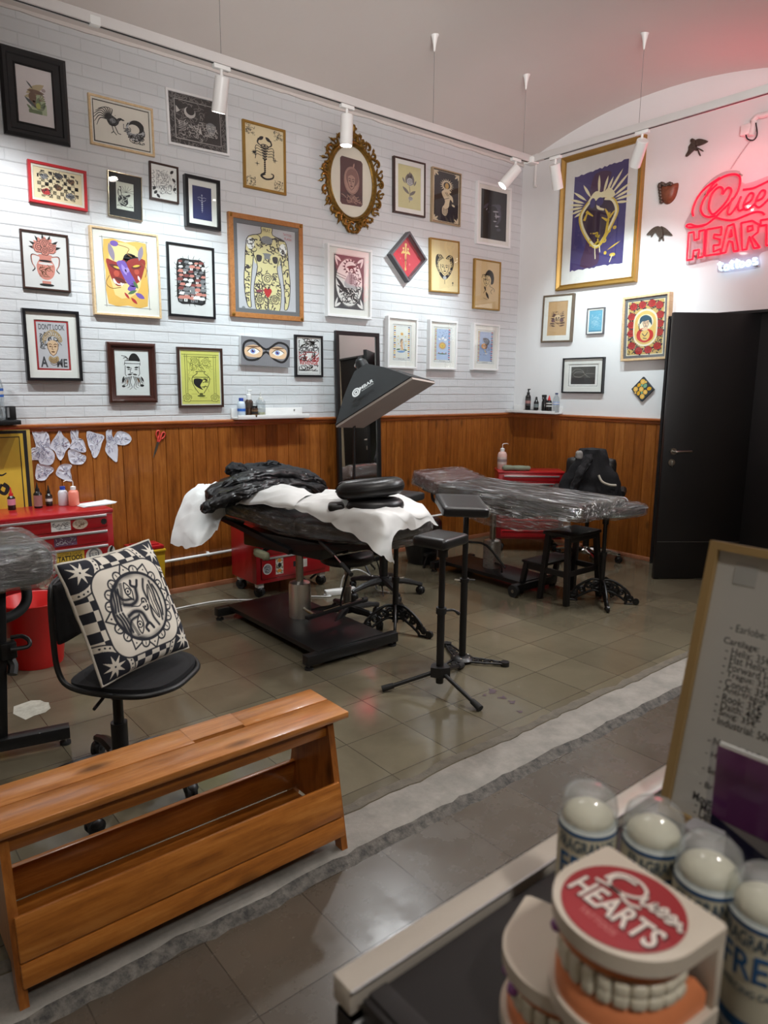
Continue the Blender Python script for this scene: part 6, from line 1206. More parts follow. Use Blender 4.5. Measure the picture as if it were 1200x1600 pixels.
# checker border, dark corners with stars, dotted bands
ck = (np.floor((gx+1)/0.165)+np.floor((gy+1)/0.165)) % 2
fillm((np.abs(gx) > 0.68) | (np.abs(gy) > 0.68), ck)
for sx in (-1, 1):
    for sy in (-1, 1):
        r = np.hypot(gx-sx*1.0, gy-sy*1.0); fillm((r < 0.62), 1.0); fillm(r < 0.52, 0.0)
        for k in range(12):
            a_ = (PI if sx > 0 else 0)+(-1 if sx*sy > 0 else 1)*0; t_ = math.radians(8+k*7.6); px, py = sx*(1-0.57*math.cos(t_)), sy*(1-0.57*math.sin(t_)); fillm(np.hypot(gx-px, gy-py) < 0.017, 0.0)
        a_ = np.clip((0.012-np.abs(r-0.62))/0.008+0.5, 0, 1); img = img*(1-a_)
        fillm(inpoly(star(sx*0.78, sy*0.78, 0.2, 0.075, 8, 0.2)), 1.0); fillm(np.hypot(gx-sx*0.78, gy-sy*0.78) < 0.018, 0.0)
q = np.maximum(np.abs(gx), np.abs(gy)); rr_ = np.hypot(np.maximum(np.abs(gx)-0.40, 0), np.maximum(np.abs(gy)-0.40, 0))
fillm(rr_ < 0.34, 1.0); a_ = np.clip((0.014-np.abs(rr_-0.34))/0.008+0.5, 0, 1); img = img*(1-a_)
gx0, gy0 = gx, gy; gx, gy = gx/1.2, gy/1.2
# petals and points round the head
for k in range(20):
    t_ = 2*PI*k/20+0.08; cx_, cy_ = 0.50*math.cos(t_)+0.03, 0.50*math.sin(t_)
    if k % 5 == 0 or k % 5 == 3 and k % 2: stroke([(cx_-0.09*math.sin(t_), cy_+0.09*math.cos(t_)), (cx_+0.12*math.cos(t_), cy_+0.12*math.sin(t_)), (cx_+0.09*math.sin(t_), cy_-0.09*math.cos(t_))], 0.018); fillm(np.hypot(gx-cx_-0.03*math.cos(t_), gy-cy_-0.03*math.sin(t_)) < 0.013, 0.0)
    else: stroke(oval(cx_, cy_, 0.068, 0.068, 14)+[(cx_+0.068, cy_)], 0.018); stroke([(cx_, cy_), (cx_+0.035*math.cos(t_), cy_+0.035*math.sin(t_))], 0.012)
# head (crown of the head points left), drawn with soft whip shading
hd = np.hypot((gx-0.03)/1.0, gy/0.97)+0.012*np.sin(9*np.arctan2(gy, gx-0.03))
ins = hd < 0.475; sh = np.clip((hd-0.33)/0.12, 0, 1)
fillm(ins, 1.0); sh2 = np.clip((hd-0.40)/0.06, 0, 1)*np.clip(0.75-0.6*(gx-0.03)/0.45, 0.35, 1.0); img = np.where(ins, img*(1-sh2), img)
def soft(pts, w, val=0.0, s=0.05):
    global img
    w = w*1.5; a = np.clip(1-(poly_d(pts)-w/2)/(s*0.8), 0, 1)**1.4; img = img*(1-a)+val*a
for s in (-1, 1):
    soft(cubp([(-0.22, s*0.08), (-0.1, s*0.05), (0.02, s*0.1), (0.06, s*0.24)]), 0.02)
    soft(cubp([(-0.30, s*0.36), (-0.22, s*0.16), (-0.06, s*0.12)]), 0.012, 0.0, 0.035)
    for k in range(14): y_ = s*(0.10+0.02*k); stroke([(-0.26+0.006*k, y_), (-0.22+0.006*k, y_)], 0.011)
    e = cubp([(-0.04, s*0.10), (-0.13, s*0.22), (-0.10, s*0.36), (-0.02, s*0.24), (-0.04, s*0.10)]); fillm(inpoly(e), 1.0); stroke(e, 0.016)
    fillm(np.hypot(gx+0.085, gy-s*0.235) < 0.052, 0.0); fillm(np.hypot(gx+0.085, gy-s*0.235) < 0.034, 1.0); fillm(np.hypot(gx+0.085, gy-s*0.235) < 0.018, 0.0)
    stroke(cubp([(0.02, s*0.36), (0.0, s*0.3), (0.08, s*0.26), (0.13, s*0.34)]), 0.03)
    for k in range(3): soft(cubp([(-0.40+0.05*k, s*0.02), (-0.36+0.05*k, s*(0.12+0.03*k)), (-0.34+0.05*k, s*(0.26+0.02*k))]), 0.014, 0.0, 0.022)
    stroke(cubp([(0.08, s*0.03), (0.1, s*0.08), (0.15, s*0.07), (0.16, s*0.02)]), 0.02); fillm(np.hypot(gx-0.115, gy-s*0.035) < 0.018, 0.0)
    soft(cubp([(0.2, s*0.05), (0.19, s*0.2), (0.24, s*0.33)]), 0.012, 0.0, 0.03); stroke(cubp([(0.2, 0), (0.235, s*0.13), (0.29, s*0.24), (0.31, s*0.11), (0.30, 0)]), 0.016)
    stroke(cubp([(0.255, 0), (0.26, s*0.1), (0.285, s*0.2)]), 0.012); soft(cubp([(0.34, 0), (0.35, s*0.14), (0.33, s*0.28)]), 0.012, 0.0, 0.025); soft(cubp([(0.41, 0), (0.4, s*0.12), (0.37, s*0.22)]), 0.014, 0.0, 0.02)
stroke(cubp([(-0.12, 0.03), (0.0, 0.0), (0.06, 0.02)]), 0.012); stroke(oval(0.03, 0, 0.475, 0.465, 60)+[(0.505, 0)], 0.03)
gx, gy = gx0, gy0
col = img[..., None]*CRM+(1-img[..., None])*INK
ct = thing('cushion', 'square black and cream cushion printed with a staring round face, leaning on the office chair', 'cushion', tuple(ctr))
vs = []; fs = []; Nq = NG+1; bulge = 0.07
gxf, gyf = gx.ravel(), gy.ravel()
for i in range(len(gxf)):
    x, y = gxf[i], gyf[i]; k = max(0.0, (1-x**4)*(1-y**4))**0.5; pin_ = 1-0.05*(1-abs(x)**2)*abs(y)**6-0.0; pin2 = 1-0.05*(1-abs(y)**2)*abs(x)**6
    z = bulge*k+0.004*NZ.noise(V((x*3, y*3, 1)))*k
    p = ctr+ux*(x*sd/2*pin2)+up_*(y*sd/2*pin_)+nn*(z+0.012); vs.append(p)
for j in range(NG):
    b0 = j*Nq
    for i in range(NG): fs.append([b0+i, b0+i+1, b0+Nq+i+1, b0+Nq+i])
nm = NT('cushion_print'); at = nm.n('ShaderNodeVertexColor'); at.layer_name = 'print'; wv = nm.noise(nm.coords(), 420, 2); nm.bsdf(at.outputs['Color'], 0.85, 0, nm.bump(wv, 0.15, 0.002))
m = MB(); m.v = vs; m.f = fs; m.fm = [0]*len(fs); m.mats = [nm.m]
o = m.build('printed_front', ct, world=True, smooth=80)
ca = o.data.color_attributes.new('print', 'FLOAT_COLOR', 'POINT'); buf = np.ones((len(vs), 4), np.float32); buf[:, :3] = col.reshape(-1, 3); ca.data.foreach_set('color', buf.ravel())
CREAMF = mat('cream_cotton', (212, 206, 194), 0.85, var=0.06, bump=0.2, bs=200)
m = MB()
def backf(u, v):
    x, y = u*2-1, v*2-1; k = max(0.0, (1-x**4)*(1-y**4))**0.5; pn = 1-0.05*(1-abs(x)**2)*abs(y)**6; p2 = 1-0.05*(1-abs(y)**2)*abs(x)**6
    return ctr+ux*(x*sd/2*p2)+up_*(y*sd/2*pn)+nn*(0.010-0.06*k+0.006*NZ.noise(V((x*4, y*4, 8))))
m.grid(backf, 40, 40, CREAMF)
m.tube([backf(*q) for q in [(i/20, 0) for i in range(20)]+[(1, i/20) for i in range(20)]+[(1-i/20, 1) for i in range(20)]+[(0, 1-i/20) for i in range(20)]], 0.006, CREAMF, 6, closed=True)
m.build('cotton_back', ct, world=True, smooth=80)
# ------------------------------------------------------------------ wooden bench in front
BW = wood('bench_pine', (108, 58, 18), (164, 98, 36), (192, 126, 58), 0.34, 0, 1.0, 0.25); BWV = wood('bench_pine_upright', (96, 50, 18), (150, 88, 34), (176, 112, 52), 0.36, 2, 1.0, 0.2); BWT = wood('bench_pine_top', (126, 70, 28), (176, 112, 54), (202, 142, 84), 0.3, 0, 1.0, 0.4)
t = thing('bench', 'orange-brown wooden bench with slotted plank top in the foreground', 'bench', (-4.905, -2.96, 0))
x0, x1, zt = -5.435, -4.375, 0.437; y0, y1 = -3.075, -2.845; ym = -2.955
m = MB(); m.box(((x0+x1)/2, (y0+ym-0.0015)/2, zt), (x1-x0, ym-y0-0.003, 0.022), BWT, 0.004); m.build('seat_plank', t, world=True)
m = MB(); xa, xb = -4.855, -4.69
for a, b in ((x0, xa), (xb, x1)): m.box(((a+b)/2, (ym+y1)/2, zt), (b-a, y1-ym-0.003, 0.022), BWT, 0.004)
m.box(((xa+xb)/2, (ym+0.014+y1)/2, zt), (xb-xa+0.01, y1-ym-0.017, 0.022), BWT); m.build('seat_plank', t, world=True)
for xe in (-5.395, -4.435):
    m = MB(M(((0, 0, 1, 0), (1, 0, 0, 0), (0, 1, 0, 0), (0, 0, 0, 1)))); m.prism([(-3.135, 0.0), (-3.098, 0.0), (-3.072, 0.10), (-2.848, 0.10), (-2.822, 0.0), (-2.785, 0.0), (-2.868, 0.425), (-3.052, 0.425)], xe-0.011, xe+0.011, BWV); m.build('end_panel', t, world=True, smooth=0)
m = MB(); m.box((-4.915, -3.037, 0.398), (0.94, 0.016, 0.052), BW, 0.002); m.build('apron', t, world=True)
sl = math.atan2(0.083, 0.425)
m = MB(); 
for a, b in ((0.058, 0.118), (0.120, 0.232)):
    zc = (a+b)/2; yc = -3.135+zc*0.083/0.425-0.008; m.box((0, 0, 0), (0.96, 0.016, b-a), BW, 0.004, TM((-4.915, yc, zc), 0, -sl))
m.build('front_board', t, world=True)
m = MB(); zc = 0.145; m.box((0, 0, 0), (0.94, 0.016, 0.12), BW, 0.004, TM((-4.915, -2.785-zc*0.083/0.425-0.022, zc), 0, sl)); m.build('back_board', t, world=True)
m = MB(); m.box((-4.915, -2.965, 0.078), (0.94, 0.26, 0.016), BW, 0.002); m.build('shelf_board', t, world=True)
# ================================================================== first tattoo couch (middle of the room)
CYL_M = mat('worn_chrome', (220, 218, 212), 0.34, 0.95, var=0.04)
PX = lambda x, y, X: hit(x, y, 0, X)
PY = lambda x, y, Y: hit(x, y, 1, Y)
def couch_base(t, x0, x1, y0, y1, cx, cy, ctop, wheels=False):
    m = MB()
    for y in (y0, y1): m.bar((x0-0.04, y, 0.055), (x1+0.04, y, 0.055), 0.055, 0.055, BLACK, 0.004)
    m.box(((x0+x1)/2, (y0+y1)/2, 0.075), (x1-x0-0.08, y1-y0, 0.03), BLACK, 0.004); m.build('base_frame', t, world=True)
    for y in (y0, y1):
        for x in (x0-0.015, x1+0.015):
            m = MB(); m.cyl((x, y, 0), (x, y, 0.012), 0.024, RUBBER, n=16); m.cyl((x, y, 0.012), (x, y, 0.03), 0.007, STEEL, n=8); m.build('levelling_foot', t, world=True)
    m = MB(); m.lathe([(0.0, 0.0), (0.068, 0.0), (0.068, 0.20), (0.064, 0.215), (0.04, 0.225), (0.024, 0.226), (0.024, 0.226)], CYL_M, 32, TM((cx, cy, 0.09)));  m.build('hydraulic_cylinder', t, world=True, smooth=40)
    m = MB(); m.cyl((cx, cy, 0.31), (cx, cy, ctop), 0.023, STEEL, n=20); m.build('piston', t, world=True)
C1X0, C1X1 = -3.55, -3.03
PIV = V((-3.38, -1.25, 0)); ROT1 = math.radians(13); RM = M.Translation(PIV) @ M.Rotation(ROT1, 4, 'Z') @ M.Translation(-PIV)
def plane_hit(x, y, n, off):
    d = FW+RT*((x-600)/FPX)-UP*((y-800)/FPX); return CAM+d*((off-(CAM-PIV).dot(n))/d.dot(n))
PN = lambda x, y, off: plane_hit(x, y, V((math.cos(ROT1), math.sin(ROT1), 0)), off)     # parallel to the couch's long side
PE = lambda x, y, off: plane_hit(x, y, V((-math.sin(ROT1), math.cos(ROT1), 0)), off)    # parallel to its foot end
t = thing('treatment_couch', 'black hydraulic tattoo couch under a white paper sheet, middle of the room', 'tattoo couch', (-3.38, -1.25, 0))
couch_base(t, -3.68, -3.13, -1.80, -0.76, -3.39, -1.24, 0.52)
m = MB(RM); m.box((-3.36, -1.2, 0.56), (0.30, 0.66, 0.10), BLACK, 0.01); m.bar((-3.52, -1.3, 0.53), (-3.52, -0.7, 0.66), 0.04, 0.03, BLACK); m.bar((-3.2, -1.3, 0.53), (-3.2, -0.7, 0.66), 0.04, 0.03, BLACK)
m.bar((-3.5, -1.3, 0.555), (-3.5, -1.98, 0.66), 0.04, 0.03, BLACK); m.bar((-3.16, -1.3, 0.555), (-3.16, -1.98, 0.66), 0.04, 0.03, BLACK); m.build('seat_mechanism', t, world=True)
def pad_tilt(t, yA, zA, yB, zB, x0, x1, th, nm, r=0.05, seed=0):
    "cushion whose underside runs from (yA,zA) to (yB,zB)"
    L = math.hypot(yB-yA, zB-zA); a = math.atan2(zB-zA, yB-yA); T = RM @ M.Translation(((x0+x1)/2, (yA+yB)/2, (zA+zB)/2)) @ M.Rotation(a, 4, 'X')
    m = MB(T); rbox(m, (0, 0, th/2), (x1-x0, L, th), r, VINYL, 10); m.build(nm, t, world=True, smooth=60)
    m = MB(T); rbox(m, (0, 0, th/2), (x1-x0+0.024, L+0.016, th+0.02), r*1.1, FILM, 30, amp=0.007, sc=8, seed=seed, stretch=(1.4, 0.5, 1.4)); m.build('plastic_film', t, world=True, smooth=80)
pad_tilt(t, -1.36, 0.625, -0.60, 0.690, C1X0, C1X1, 0.115, 'back_cushion', seed=1)
pad_tilt(t, -1.99, 0.660, -1.33, 0.628, C1X0, C1X1, 0.105, 'seat_cushion', seed=2)
m = MB(); m.tube([(-3.58, -0.9, 0.65), (-3.66, -0.78, 0.67), (-3.75, -0.7, 0.68)], 0.012, RUBBER, 8, sm=3); m.build('back_lever', t, world=True)
LV = []
m = MB(); m.cyl(PX(500, 846, -3.45), PX(523, 868, -3.50), 0.011, BLACKPL, n=10); m.cyl(PX(523, 868, -3.50), PX(538, 885, -3.52), 0.0055, CHROME, n=10); m.cyl(PX(534, 881, -3.52), PX(549, 898, -3.54), 0.012, RUBBER, n=12); m.build('adjusting_lever', t, world=True)
m = MB(); m.cyl(PX(523, 868, -3.40), PX(575, 858, -3.30), 0.0075, CHROME, n=10); m.cyl(PX(523, 868, -3.40), PX(545, 862, -3.34), 0.012, BLACKPL, n=10); m.build('adjusting_lever', t, world=True)
m = MB(); a_, b_ = PF(479, 966, 0.16), PF(566, 938, 0.17); dv = (b_-a_); m.bar(a_, b_, 0.035, 0.02, BLACKPL, 0.004)
for k in (0.2, 0.5, 0.8): m.cyl(a_+dv*0.3+V((0, 0, 0.012))+V((0.016*(k-0.5)*2, 0.01*(k-.5), 0)), b_+V((0, 0, 0.012))+V((0.016*(k-0.5)*2, 0.01*(k-.5), 0)), 0.005, CHROME, n=8)
m.cyl(V((-3.39, -1.24, 0.15)), a_+dv*0.15, 0.011, STEEL, n=10); m.cyl(b_, b_+dv.normalized()*0.035, 0.018, RUBBER, n=12); m.build('foot_pedal', t, world=True)
PAD_G = mat('grey_green_foam', (150, 152, 124), 0.75, var=0.1, bump=0.3, bs=90)
m = MB(); a_ = PX(409, 866, -3.56); rbox(m, a_, (0.04, 0.16, 0.055), 0.024, PAD_G, 8, amp=0.004, sc=20); m.bar(a_+V((0.01, 0.0, 0.02)), V((-3.45, -1.15, 0.56)), 0.03, 0.02, BLACK); m.build('side_bolster', t, world=True, smooth=60)
# ornate armrest stand at its foot, with film-wrapped pad
def scroll_leg(m, c, ang, L, mt, h=0.075, th=0.008):
    "flat cast leg with pierced scrolls, curling up into a round foot; lies in a vertical plane"
    T = TM(c, ang) @ M.Rotation(PI/2, 4, 'X')
    top = [(0.0, 0.16), (0.06, 0.165), (0.13, 0.13), (0.19, 0.075), (L-0.06, 0.036), (L-0.02, 0.035)]; bot = [(L-0.02, 0.006), (L-0.07, 0.004), (0.17, 0.02), (0.11, 0.06), (0.05, 0.085), (0.0, 0.07)]
    tp = [(p.x, p.y) for p in smooth([V((x, y, 0)) for x, y in top], 5)]; bt = [(p.x, p.y) for p in smooth([V((x, y, 0)) for x, y in bot], 5)]
    # rim bars and curls give the open-work look
    rim = tp+bt; m.tube([T @ V((x, y, 0)) for x, y in tp], 0.009, mt, 8); m.tube([T @ V((x, y, 0)) for x, y in bt], 0.009, mt, 8)
    for x, y, r, s in ((0.035, 0.122, 0.032, 1), (0.085, 0.115, 0.028, -1), (0.135, 0.085, 0.024, 1), (0.18, 0.053, 0.018, -1), (0.06, 0.10, 0.015, 1)):
        pts = [T @ V((px, py, 0)) for px, py in spiral(x, y, r, 1.4, 0.6 if s > 0 else 3.6, 18, s)]; m.tube(pts, 0.009, mt, 6)
    for x, y, x2, y2 in ((0.02, 0.15, 0.06, 0.09), (0.1, 0.135, 0.11, 0.07), (0.15, 0.1, 0.16, 0.04), (0.19, 0.07, 0.2, 0.02), (0.205, 0.06, L-0.04, 0.02)): m.tube([T @ V((x, y, 0)), T @ V(((x+x2)/2+0.012, (y+y2)/2, 0)), T @ V((x2, y2, 0))], 0.009, mt, 6, sm=3)
    m.cyl(T @ V((L, 0.024, -0.009)), T @ V((L, 0.024, 0.009)), 0.023, mt, n=20); m.cyl(T @ V((L, 0.024, -0.012)), T @ V((L, 0.024, 0.012)), 0.008, mt, n=12)
def armrest(label, c, post_top, angs, L, tilt=None, wrapped=True, pad=None, prz=0.0, group=None):
    t = thing('armrest_stand', label, 'armrest', (c[0], c[1], 0), group=group)
    for a in angs:
        m = MB(); scroll_leg(m, (c[0], c[1], 0), a, L, BLACK); m.build('scroll_leg', t, world=True, smooth=50)
    m = MB(); m.cyl((c[0], c[1], 0.055), (c[0], c[1], post_top*0.58), 0.019, BLACK, n=16); m.cyl((c[0], c[1], post_top*0.58), (c[0], c[1], post_top), 0.0145, BLACK, n=16); m.cyl((c[0], c[1], post_top*0.58-0.02), (c[0], c[1], post_top*0.58+0.01), 0.024, BLACK, n=16); m.cyl((c[0], c[1], post_top-0.05), (c[0], c[1], post_top), 0.022, BLACK, n=16); m.cyl((c[0]+0.02, c[1]-0.01, post_top*0.58), (c[0]+0.05, c[1]-0.02, post_top*0.58), 0.005, STEEL, n=8); m.build('post', t, world=True)
    T = TM(pad[0], prz, *(tilt or (0, 0))); m = MB(T); rbox(m, (0, 0, 0), pad[1], 0.028, VINYL, 8); m.build('pad', t, world=True, smooth=60)
    if wrapped: m = MB(T); rbox(m, (0, 0, 0), tuple(x+0.022 for x in pad[1]), 0.034, FILM_X, 26, amp=0.006, sc=12, seed=7); m.build('plastic_film', t, world=True, smooth=80)
    return t
armrest('black scroll-footed armrest stand under the sheet at the foot of the middle couch', (-2.93, -1.61), 0.575, (-1.30, 0.55, 2.75, 4.0), 0.25, None, True, ((-2.95, -1.64, 0.592), (0.22, 0.2, 0.05)), 0.0)
# ------------------------------------------------------------------ paper sheets over the couch
SHEET = mat('white_couch_paper', (222, 222, 220), 0.7, var=0.03, bump=0.1, bs=30)
def cpatch(m, rows, mt, su=12, sv=11, cr=0.004, seed=0):
    "smooth sheet through a net of control points"
    rs = [smooth([V(p) for p in r], su) for r in rows]; n = len(rs[0]); colsv = []
    for i in range(n): colsv.append(smooth([r[i] for r in rs], sv))
    k = len(colsv[0]); vs = []; fs = []
    for i in range(n):
        for j in range(k):
            p = colsv[i][j]; vs.append(p+V((0.4, 0.4, 1))*(cr*NZ.noise(p*9+V((seed, 0, 0)))+cr*1.6*max(0, 1-abs(NZ.noise(V((p.x+p.y*.4, p.y, p.z*1.5))*7+V((seed, 2, 0))))*3.0))+V((0.5, 0.5, 0))*cr*NZ.noise(p*14+V((0, seed, 0))))
    for i in range(n-1):
        for j in range(k-1): fs.append([i*k+j, i*k+j+1, (i+1)*k+j+1, (i+1)*k+j])
    m.add(vs, fs, mt)
t = thing('paper_sheet', 'white paper sheet draped over the foot end of the middle couch, corner hanging low', 'paper sheet', (-3.2, -1.6, 0.82), group='white paper sheets on the middle couch')
m = MB()
rows = [[PN(446, 794, -.20), PN(478, 804, -.20), PN(520, 822, -.20), PN(556, 841, -.20), PE(586, 862, -.765), PE(616, 883, -.785)],
        [PN(452, 790, -.19), PN(485, 795, -.18), PN(527, 803, -.18), PN(563, 811, -.17), PE(598, 826, -.765), PE(612, 852, -.785)],
        [PN(462, 785, -.12), PN(500, 787, -.12), PN(540, 793, -.12), PN(574, 799, -.12), PE(602, 808, -.745), PE(623, 829, -.775)],
        [PN(480, 779, .0), PN(520, 779, .0), PN(556, 783, .0), PN(592, 790, .0), PE(628, 803, -.745), PE(645, 829, -.775)],
        [PN(496, 772, .14), PN(535, 771, .14), PN(575, 775, .14), PN(610, 782, .14), PE(653, 799, -.745), PE(667, 818, -.775)],
        [PN(512, 767, .26), PN(550, 765, .26), PN(592, 768, .26), PN(626, 775, .26), PE(664, 795, -.74), PE(685, 823, -.775)]]
cpatch(m, rows, SHEET, 13, 12, 0.008, 3); m.build('sheet', t, world=True, smooth=50, solid=0.0008)
t = thing('paper_sheet', 'white paper sheet hanging off the head end of the middle couch, under the jackets', 'paper sheet', (-3.5, -0.8, 0.83), group='white paper sheets on the middle couch')
m = MB()
rows = [[PY(352, 757, -0.45), PY(380, 765, -0.65), PX(405, 776, -3.45)],
        [PY(316, 758, -0.50), PY(340, 770, -0.75), PX(372, 782, -3.60)],
        [PY(295, 768, -0.55), PY(322, 784, -0.80), PX(360, 790, -3.63)],
        [PY(279, 798, -0.58), PY(312, 810, -0.84), PX(351, 806, -3.66)],
        [PY(270, 828, -0.60), PY(304, 838, -0.90), PX(343, 818, -3.72)],
        [PY(266, 850, -0.62), PY(303, 858, -0.93), PX(339, 832, -3.76)]]
cpatch(m, rows, SHEET, 13, 12, 0.011, 5)
rows = [[PN(356, 790, -.205), PN(376, 789, -.205), PN(400, 789.5, -.205), PN(425, 791, -.205), PN(456, 796, -.205)],
        [PN(362, 784, -.19), PN(385, 783, -.19), PN(408, 781, -.19), PN(433, 783, -.19), PN(462, 789, -.19)],
        [PN(376, 774, -.1), PN(398, 768, -.1), PN(424, 765, -.1), PN(447, 769, -.1), PN(472, 780, -.1)],
        [PN(396, 765, .05), PN(420, 760, .05), PN(445, 759, .05), PN(468, 763, .05), PN(490, 773, .05)]]
cpatch(m, rows, SHEET, 13, 12, 0.005, 8); m.build('sheet', t, world=True, smooth=50, solid=0.0008)
# ------------------------------------------------------------------ jackets piled on the head end
LEA = mat('black_leather', (24, 24, 26), 0.34, var=0.15, bump=0.25, bs=60); CLO = mat('black_cloth', (24, 24, 28), 0.85, var=0.15, bump=0.4, bs=120); DOT = mat('drawstring_white', (170, 170, 170), 0.6)
def garment(m, spine, rad, flat, mt, seed, amp=0.012, sc=11, n=16, sm=5, crease=0.013):
    "soft tube along a spine, flattened vertically, with folds"
    n = n*3; sm = sm*3; pts = smooth([V(p) for p in spine], sm); N = len(pts); i0 = len(m.v); vs = []; fs = []
    rr_ = [V((a, 0, 0)) for a in rad]; R_ = [p.x for p in smooth(rr_, sm)]; F_ = [p.x for p in smooth([V((a, 0, 0)) for a in flat], sm)]
    for i, p in enumerate(pts):
        d = (pts[min(N-1, i+1)]-pts[max(0, i-1)]).normalized(); x = d.cross(V((0, 0, 1))); x = x.normalized() if x.length > 1e-3 else V((1, 0, 0)); y = x.cross(d)
        e = min(1, min(i, N-1-i)/7.0+0.3)
        for k in range(n): a = 2*PI*k/n; vs.append(p+x*(R_[i]*e*math.cos(a))+y*(F_[i]*e*math.sin(a)))
    for i in range(N-1):
        for k in range(n): fs.append([i*n+k, i*n+(k+1) % n, (i+1)*n+(k+1) % n, (i+1)*n+k])
    fs.append(list(range(n-1, -1, -1))); fs.append([(N-1)*n+k for k in range(n)])
    m.add(vs, fs, mt); wrinkle(m, i0, amp, sc, seed)
    for i in range(i0, i0+N*n):
        p = m.v[i]; r_, k_ = divmod(i-i0, n); c_ = pts[r_]; an = 2*PI*k_/n; t_ = r_/N*len(spine)
        q = V((math.cos(an)*1.5+seed, math.sin(an)*1.5+0.35*t_, t_*0.55)); k1 = 1-abs(NZ.noise(q))*2.6; k2 = 1-abs(NZ.noise(q*2.2+V((9, 0, 0))))*2.6
        m.v[i] = p-(p-c_).normalized()*(crease*max(0, k1)**2+crease*0.45*max(0, k2)**2)
t = thing('leather_jacket', 'black leather jacket heaped on the head end of the middle couch', 'jacket', (-3.3, -0.8, 0.84))
Yj = -0.85
m = MB(); garment(m, [PY(326, 783, Yj), PY(350, 772, Yj), PY(390, 762, Yj+.05), PY(430, 758, Yj+.1), PY(470, 760, Yj+.15), PY(502, 766, Yj+.2)], [0.10, 0.16, 0.2, 0.2, 0.18, 0.10], [0.05, 0.075, 0.085, 0.085, 0.075, 0.04], LEA, 1, 0.016, 9, 22, 7); m.build('body', t, world=True, smooth=60)
m = MB(); garment(m, [PY(314, 797, Yj-.12), PY(328, 790, Yj-.13), PY(352, 778, Yj-.15), PY(385, 766, Yj-.16), PY(420, 759, Yj-.14), PY(446, 757, Yj-.10)], [0.035, 0.05, 0.055, 0.055, 0.05, 0.035], [0.03, 0.045, 0.045, 0.042, 0.04, 0.03], LEA, 2, 0.012, 13, 14, 6); m.build('sleeve', t, world=True, smooth=60)
m = MB(); garment(m, [PY(345, 762, Yj-.05), PY(385, 747, Yj-.05), PY(425, 743, Yj), PY(465, 746, Yj+.05), PY(495, 756, Yj+.10), PY(507, 770, Yj+.12)], [0.04, 0.07, 0.07, 0.07, 0.06, 0.035], [0.03, 0.045, 0.05, 0.05, 0.045, 0.03], LEA, 4, 0.012, 12, 14, 6); m.build('sleeve', t, world=True, smooth=60)
m = MB(); m.tube([PY(440, 766, Yj-.17), PY(452, 758, Yj-.16), PY(470, 757, Yj-.13), PY(488, 762, Yj-.08), PY(500, 772, Yj-.02)], 0.012, LEA, 8, sm=5); garment(m, [PY(448, 770, Yj-.12), PY(466, 766, Yj-.1), PY(486, 772, Yj-.05)], [0.05, 0.06, 0.04], [0.03, 0.04, 0.03], CLO, 9, 0.012, 16); m.build('folded_hem', t, world=True, smooth=60)
m = MB(); m.box(PY(461, 770, Yj-.2), (0.02, 0.006, 0.03), DOT, 0.003); m.build('care_label', t, world=True)
t = thing('fabric_jacket', 'black cloth jacket with dotted drawstring lying on top of the leather jacket', 'jacket', (-3.25, -0.7, 0.95))
Yk = -0.68
m = MB(); garment(m, [PY(372, 743, Yk), PY(400, 734, Yk), PY(430, 733, Yk), PY(462, 738, Yk), PY(488, 747, Yk), PY(500, 757, Yk)], [0.10, 0.13, 0.14, 0.13, 0.10, 0.05], [0.035, 0.04, 0.042, 0.04, 0.035, 0.02], CLO, 11, 0.018, 12, 18, 6); m.build('body', t, world=True, smooth=60)
m = MB(); garment(m, [PY(354, 740, Yk-.08), PY(364, 734, Yk-.07), PY(378, 738, Yk-.05), PY(388, 744, Yk-.04)], [0.03, 0.05, 0.05, 0.03], [0.03, 0.045, 0.04, 0.03], CLO, 13, 0.018, 18, 14, 5); garment(m, [PY(410, 730, Yk-.05), PY(424, 725, Yk-.05), PY(438, 729, Yk-.05)], [0.03, 0.04, 0.03], [0.02, 0.025, 0.02], CLO, 17, 0.014, 18, 12, 4); m.build('hood', t, world=True, smooth=60)
m = MB(); ds = smooth([PY(378, 741, Yk-.15), PY(405, 735, Yk-.16), PY(432, 733, Yk-.17), PY(455, 736, Yk-.16), PY(478, 741, Yk-.14), PY(494, 748, Yk-.12)], 4); m.tube(ds, 0.004, CLO, 6)
for k in range(1, len(ds), 3): m.ell(tuple(ds[k]), (0.006, 0.006, 0.006), DOT, 8)
m.build('drawstring', t, world=True)
# ------------------------------------------------------------------ two curved black arm pads stacked on the sheet
def ring_pad(m, c, rx, ry, th, rz, tilt, a0, a1):
    T = TM(c, rz, tilt[0], tilt[1]); pts = [T @ V((rx*math.cos(a0+(a1-a0)*k/32), ry*math.sin(a0+(a1-a0)*k/32), 0)) for k in range(33)]
    m.tube(pts, [th*(0.85 if k in (0, 32) else 1) for k in range(33)], VINYL, 16); m.tube([p+V((0, 0, 0.001)) for p in pts], [th*1.012]*33, VINYL, 4)
c1 = PF(577, 789, 0.845)
t = thing('face_cradle', 'lower black horseshoe cushion on the white sheet', 'cushion', tuple(c1), group='horseshoe cushions on the sheet'); m = MB(); ring_pad(m, c1+V((0.015, -0.012, 0.0)), 0.135, 0.07, 0.041, -0.62, (0, 0), -2.7, 2.7); rbox(m, (0, 0, 0), (0.2, 0.1, 0.04), 0.018, VINYL, 6, TM(c1+V((0.01, -0.01, 0)), -0.62)); m.build('cushion_ring', t, world=True, smooth=60); m = MB(); rbox(m, (0, 0, 0), (0.09, 0.11, 0.045), 0.02, VINYL, 6, TM(c1+V((-0.155, 0.10, -0.008)), -0.62)); m.build('backing_plate', t, world=True, smooth=60)
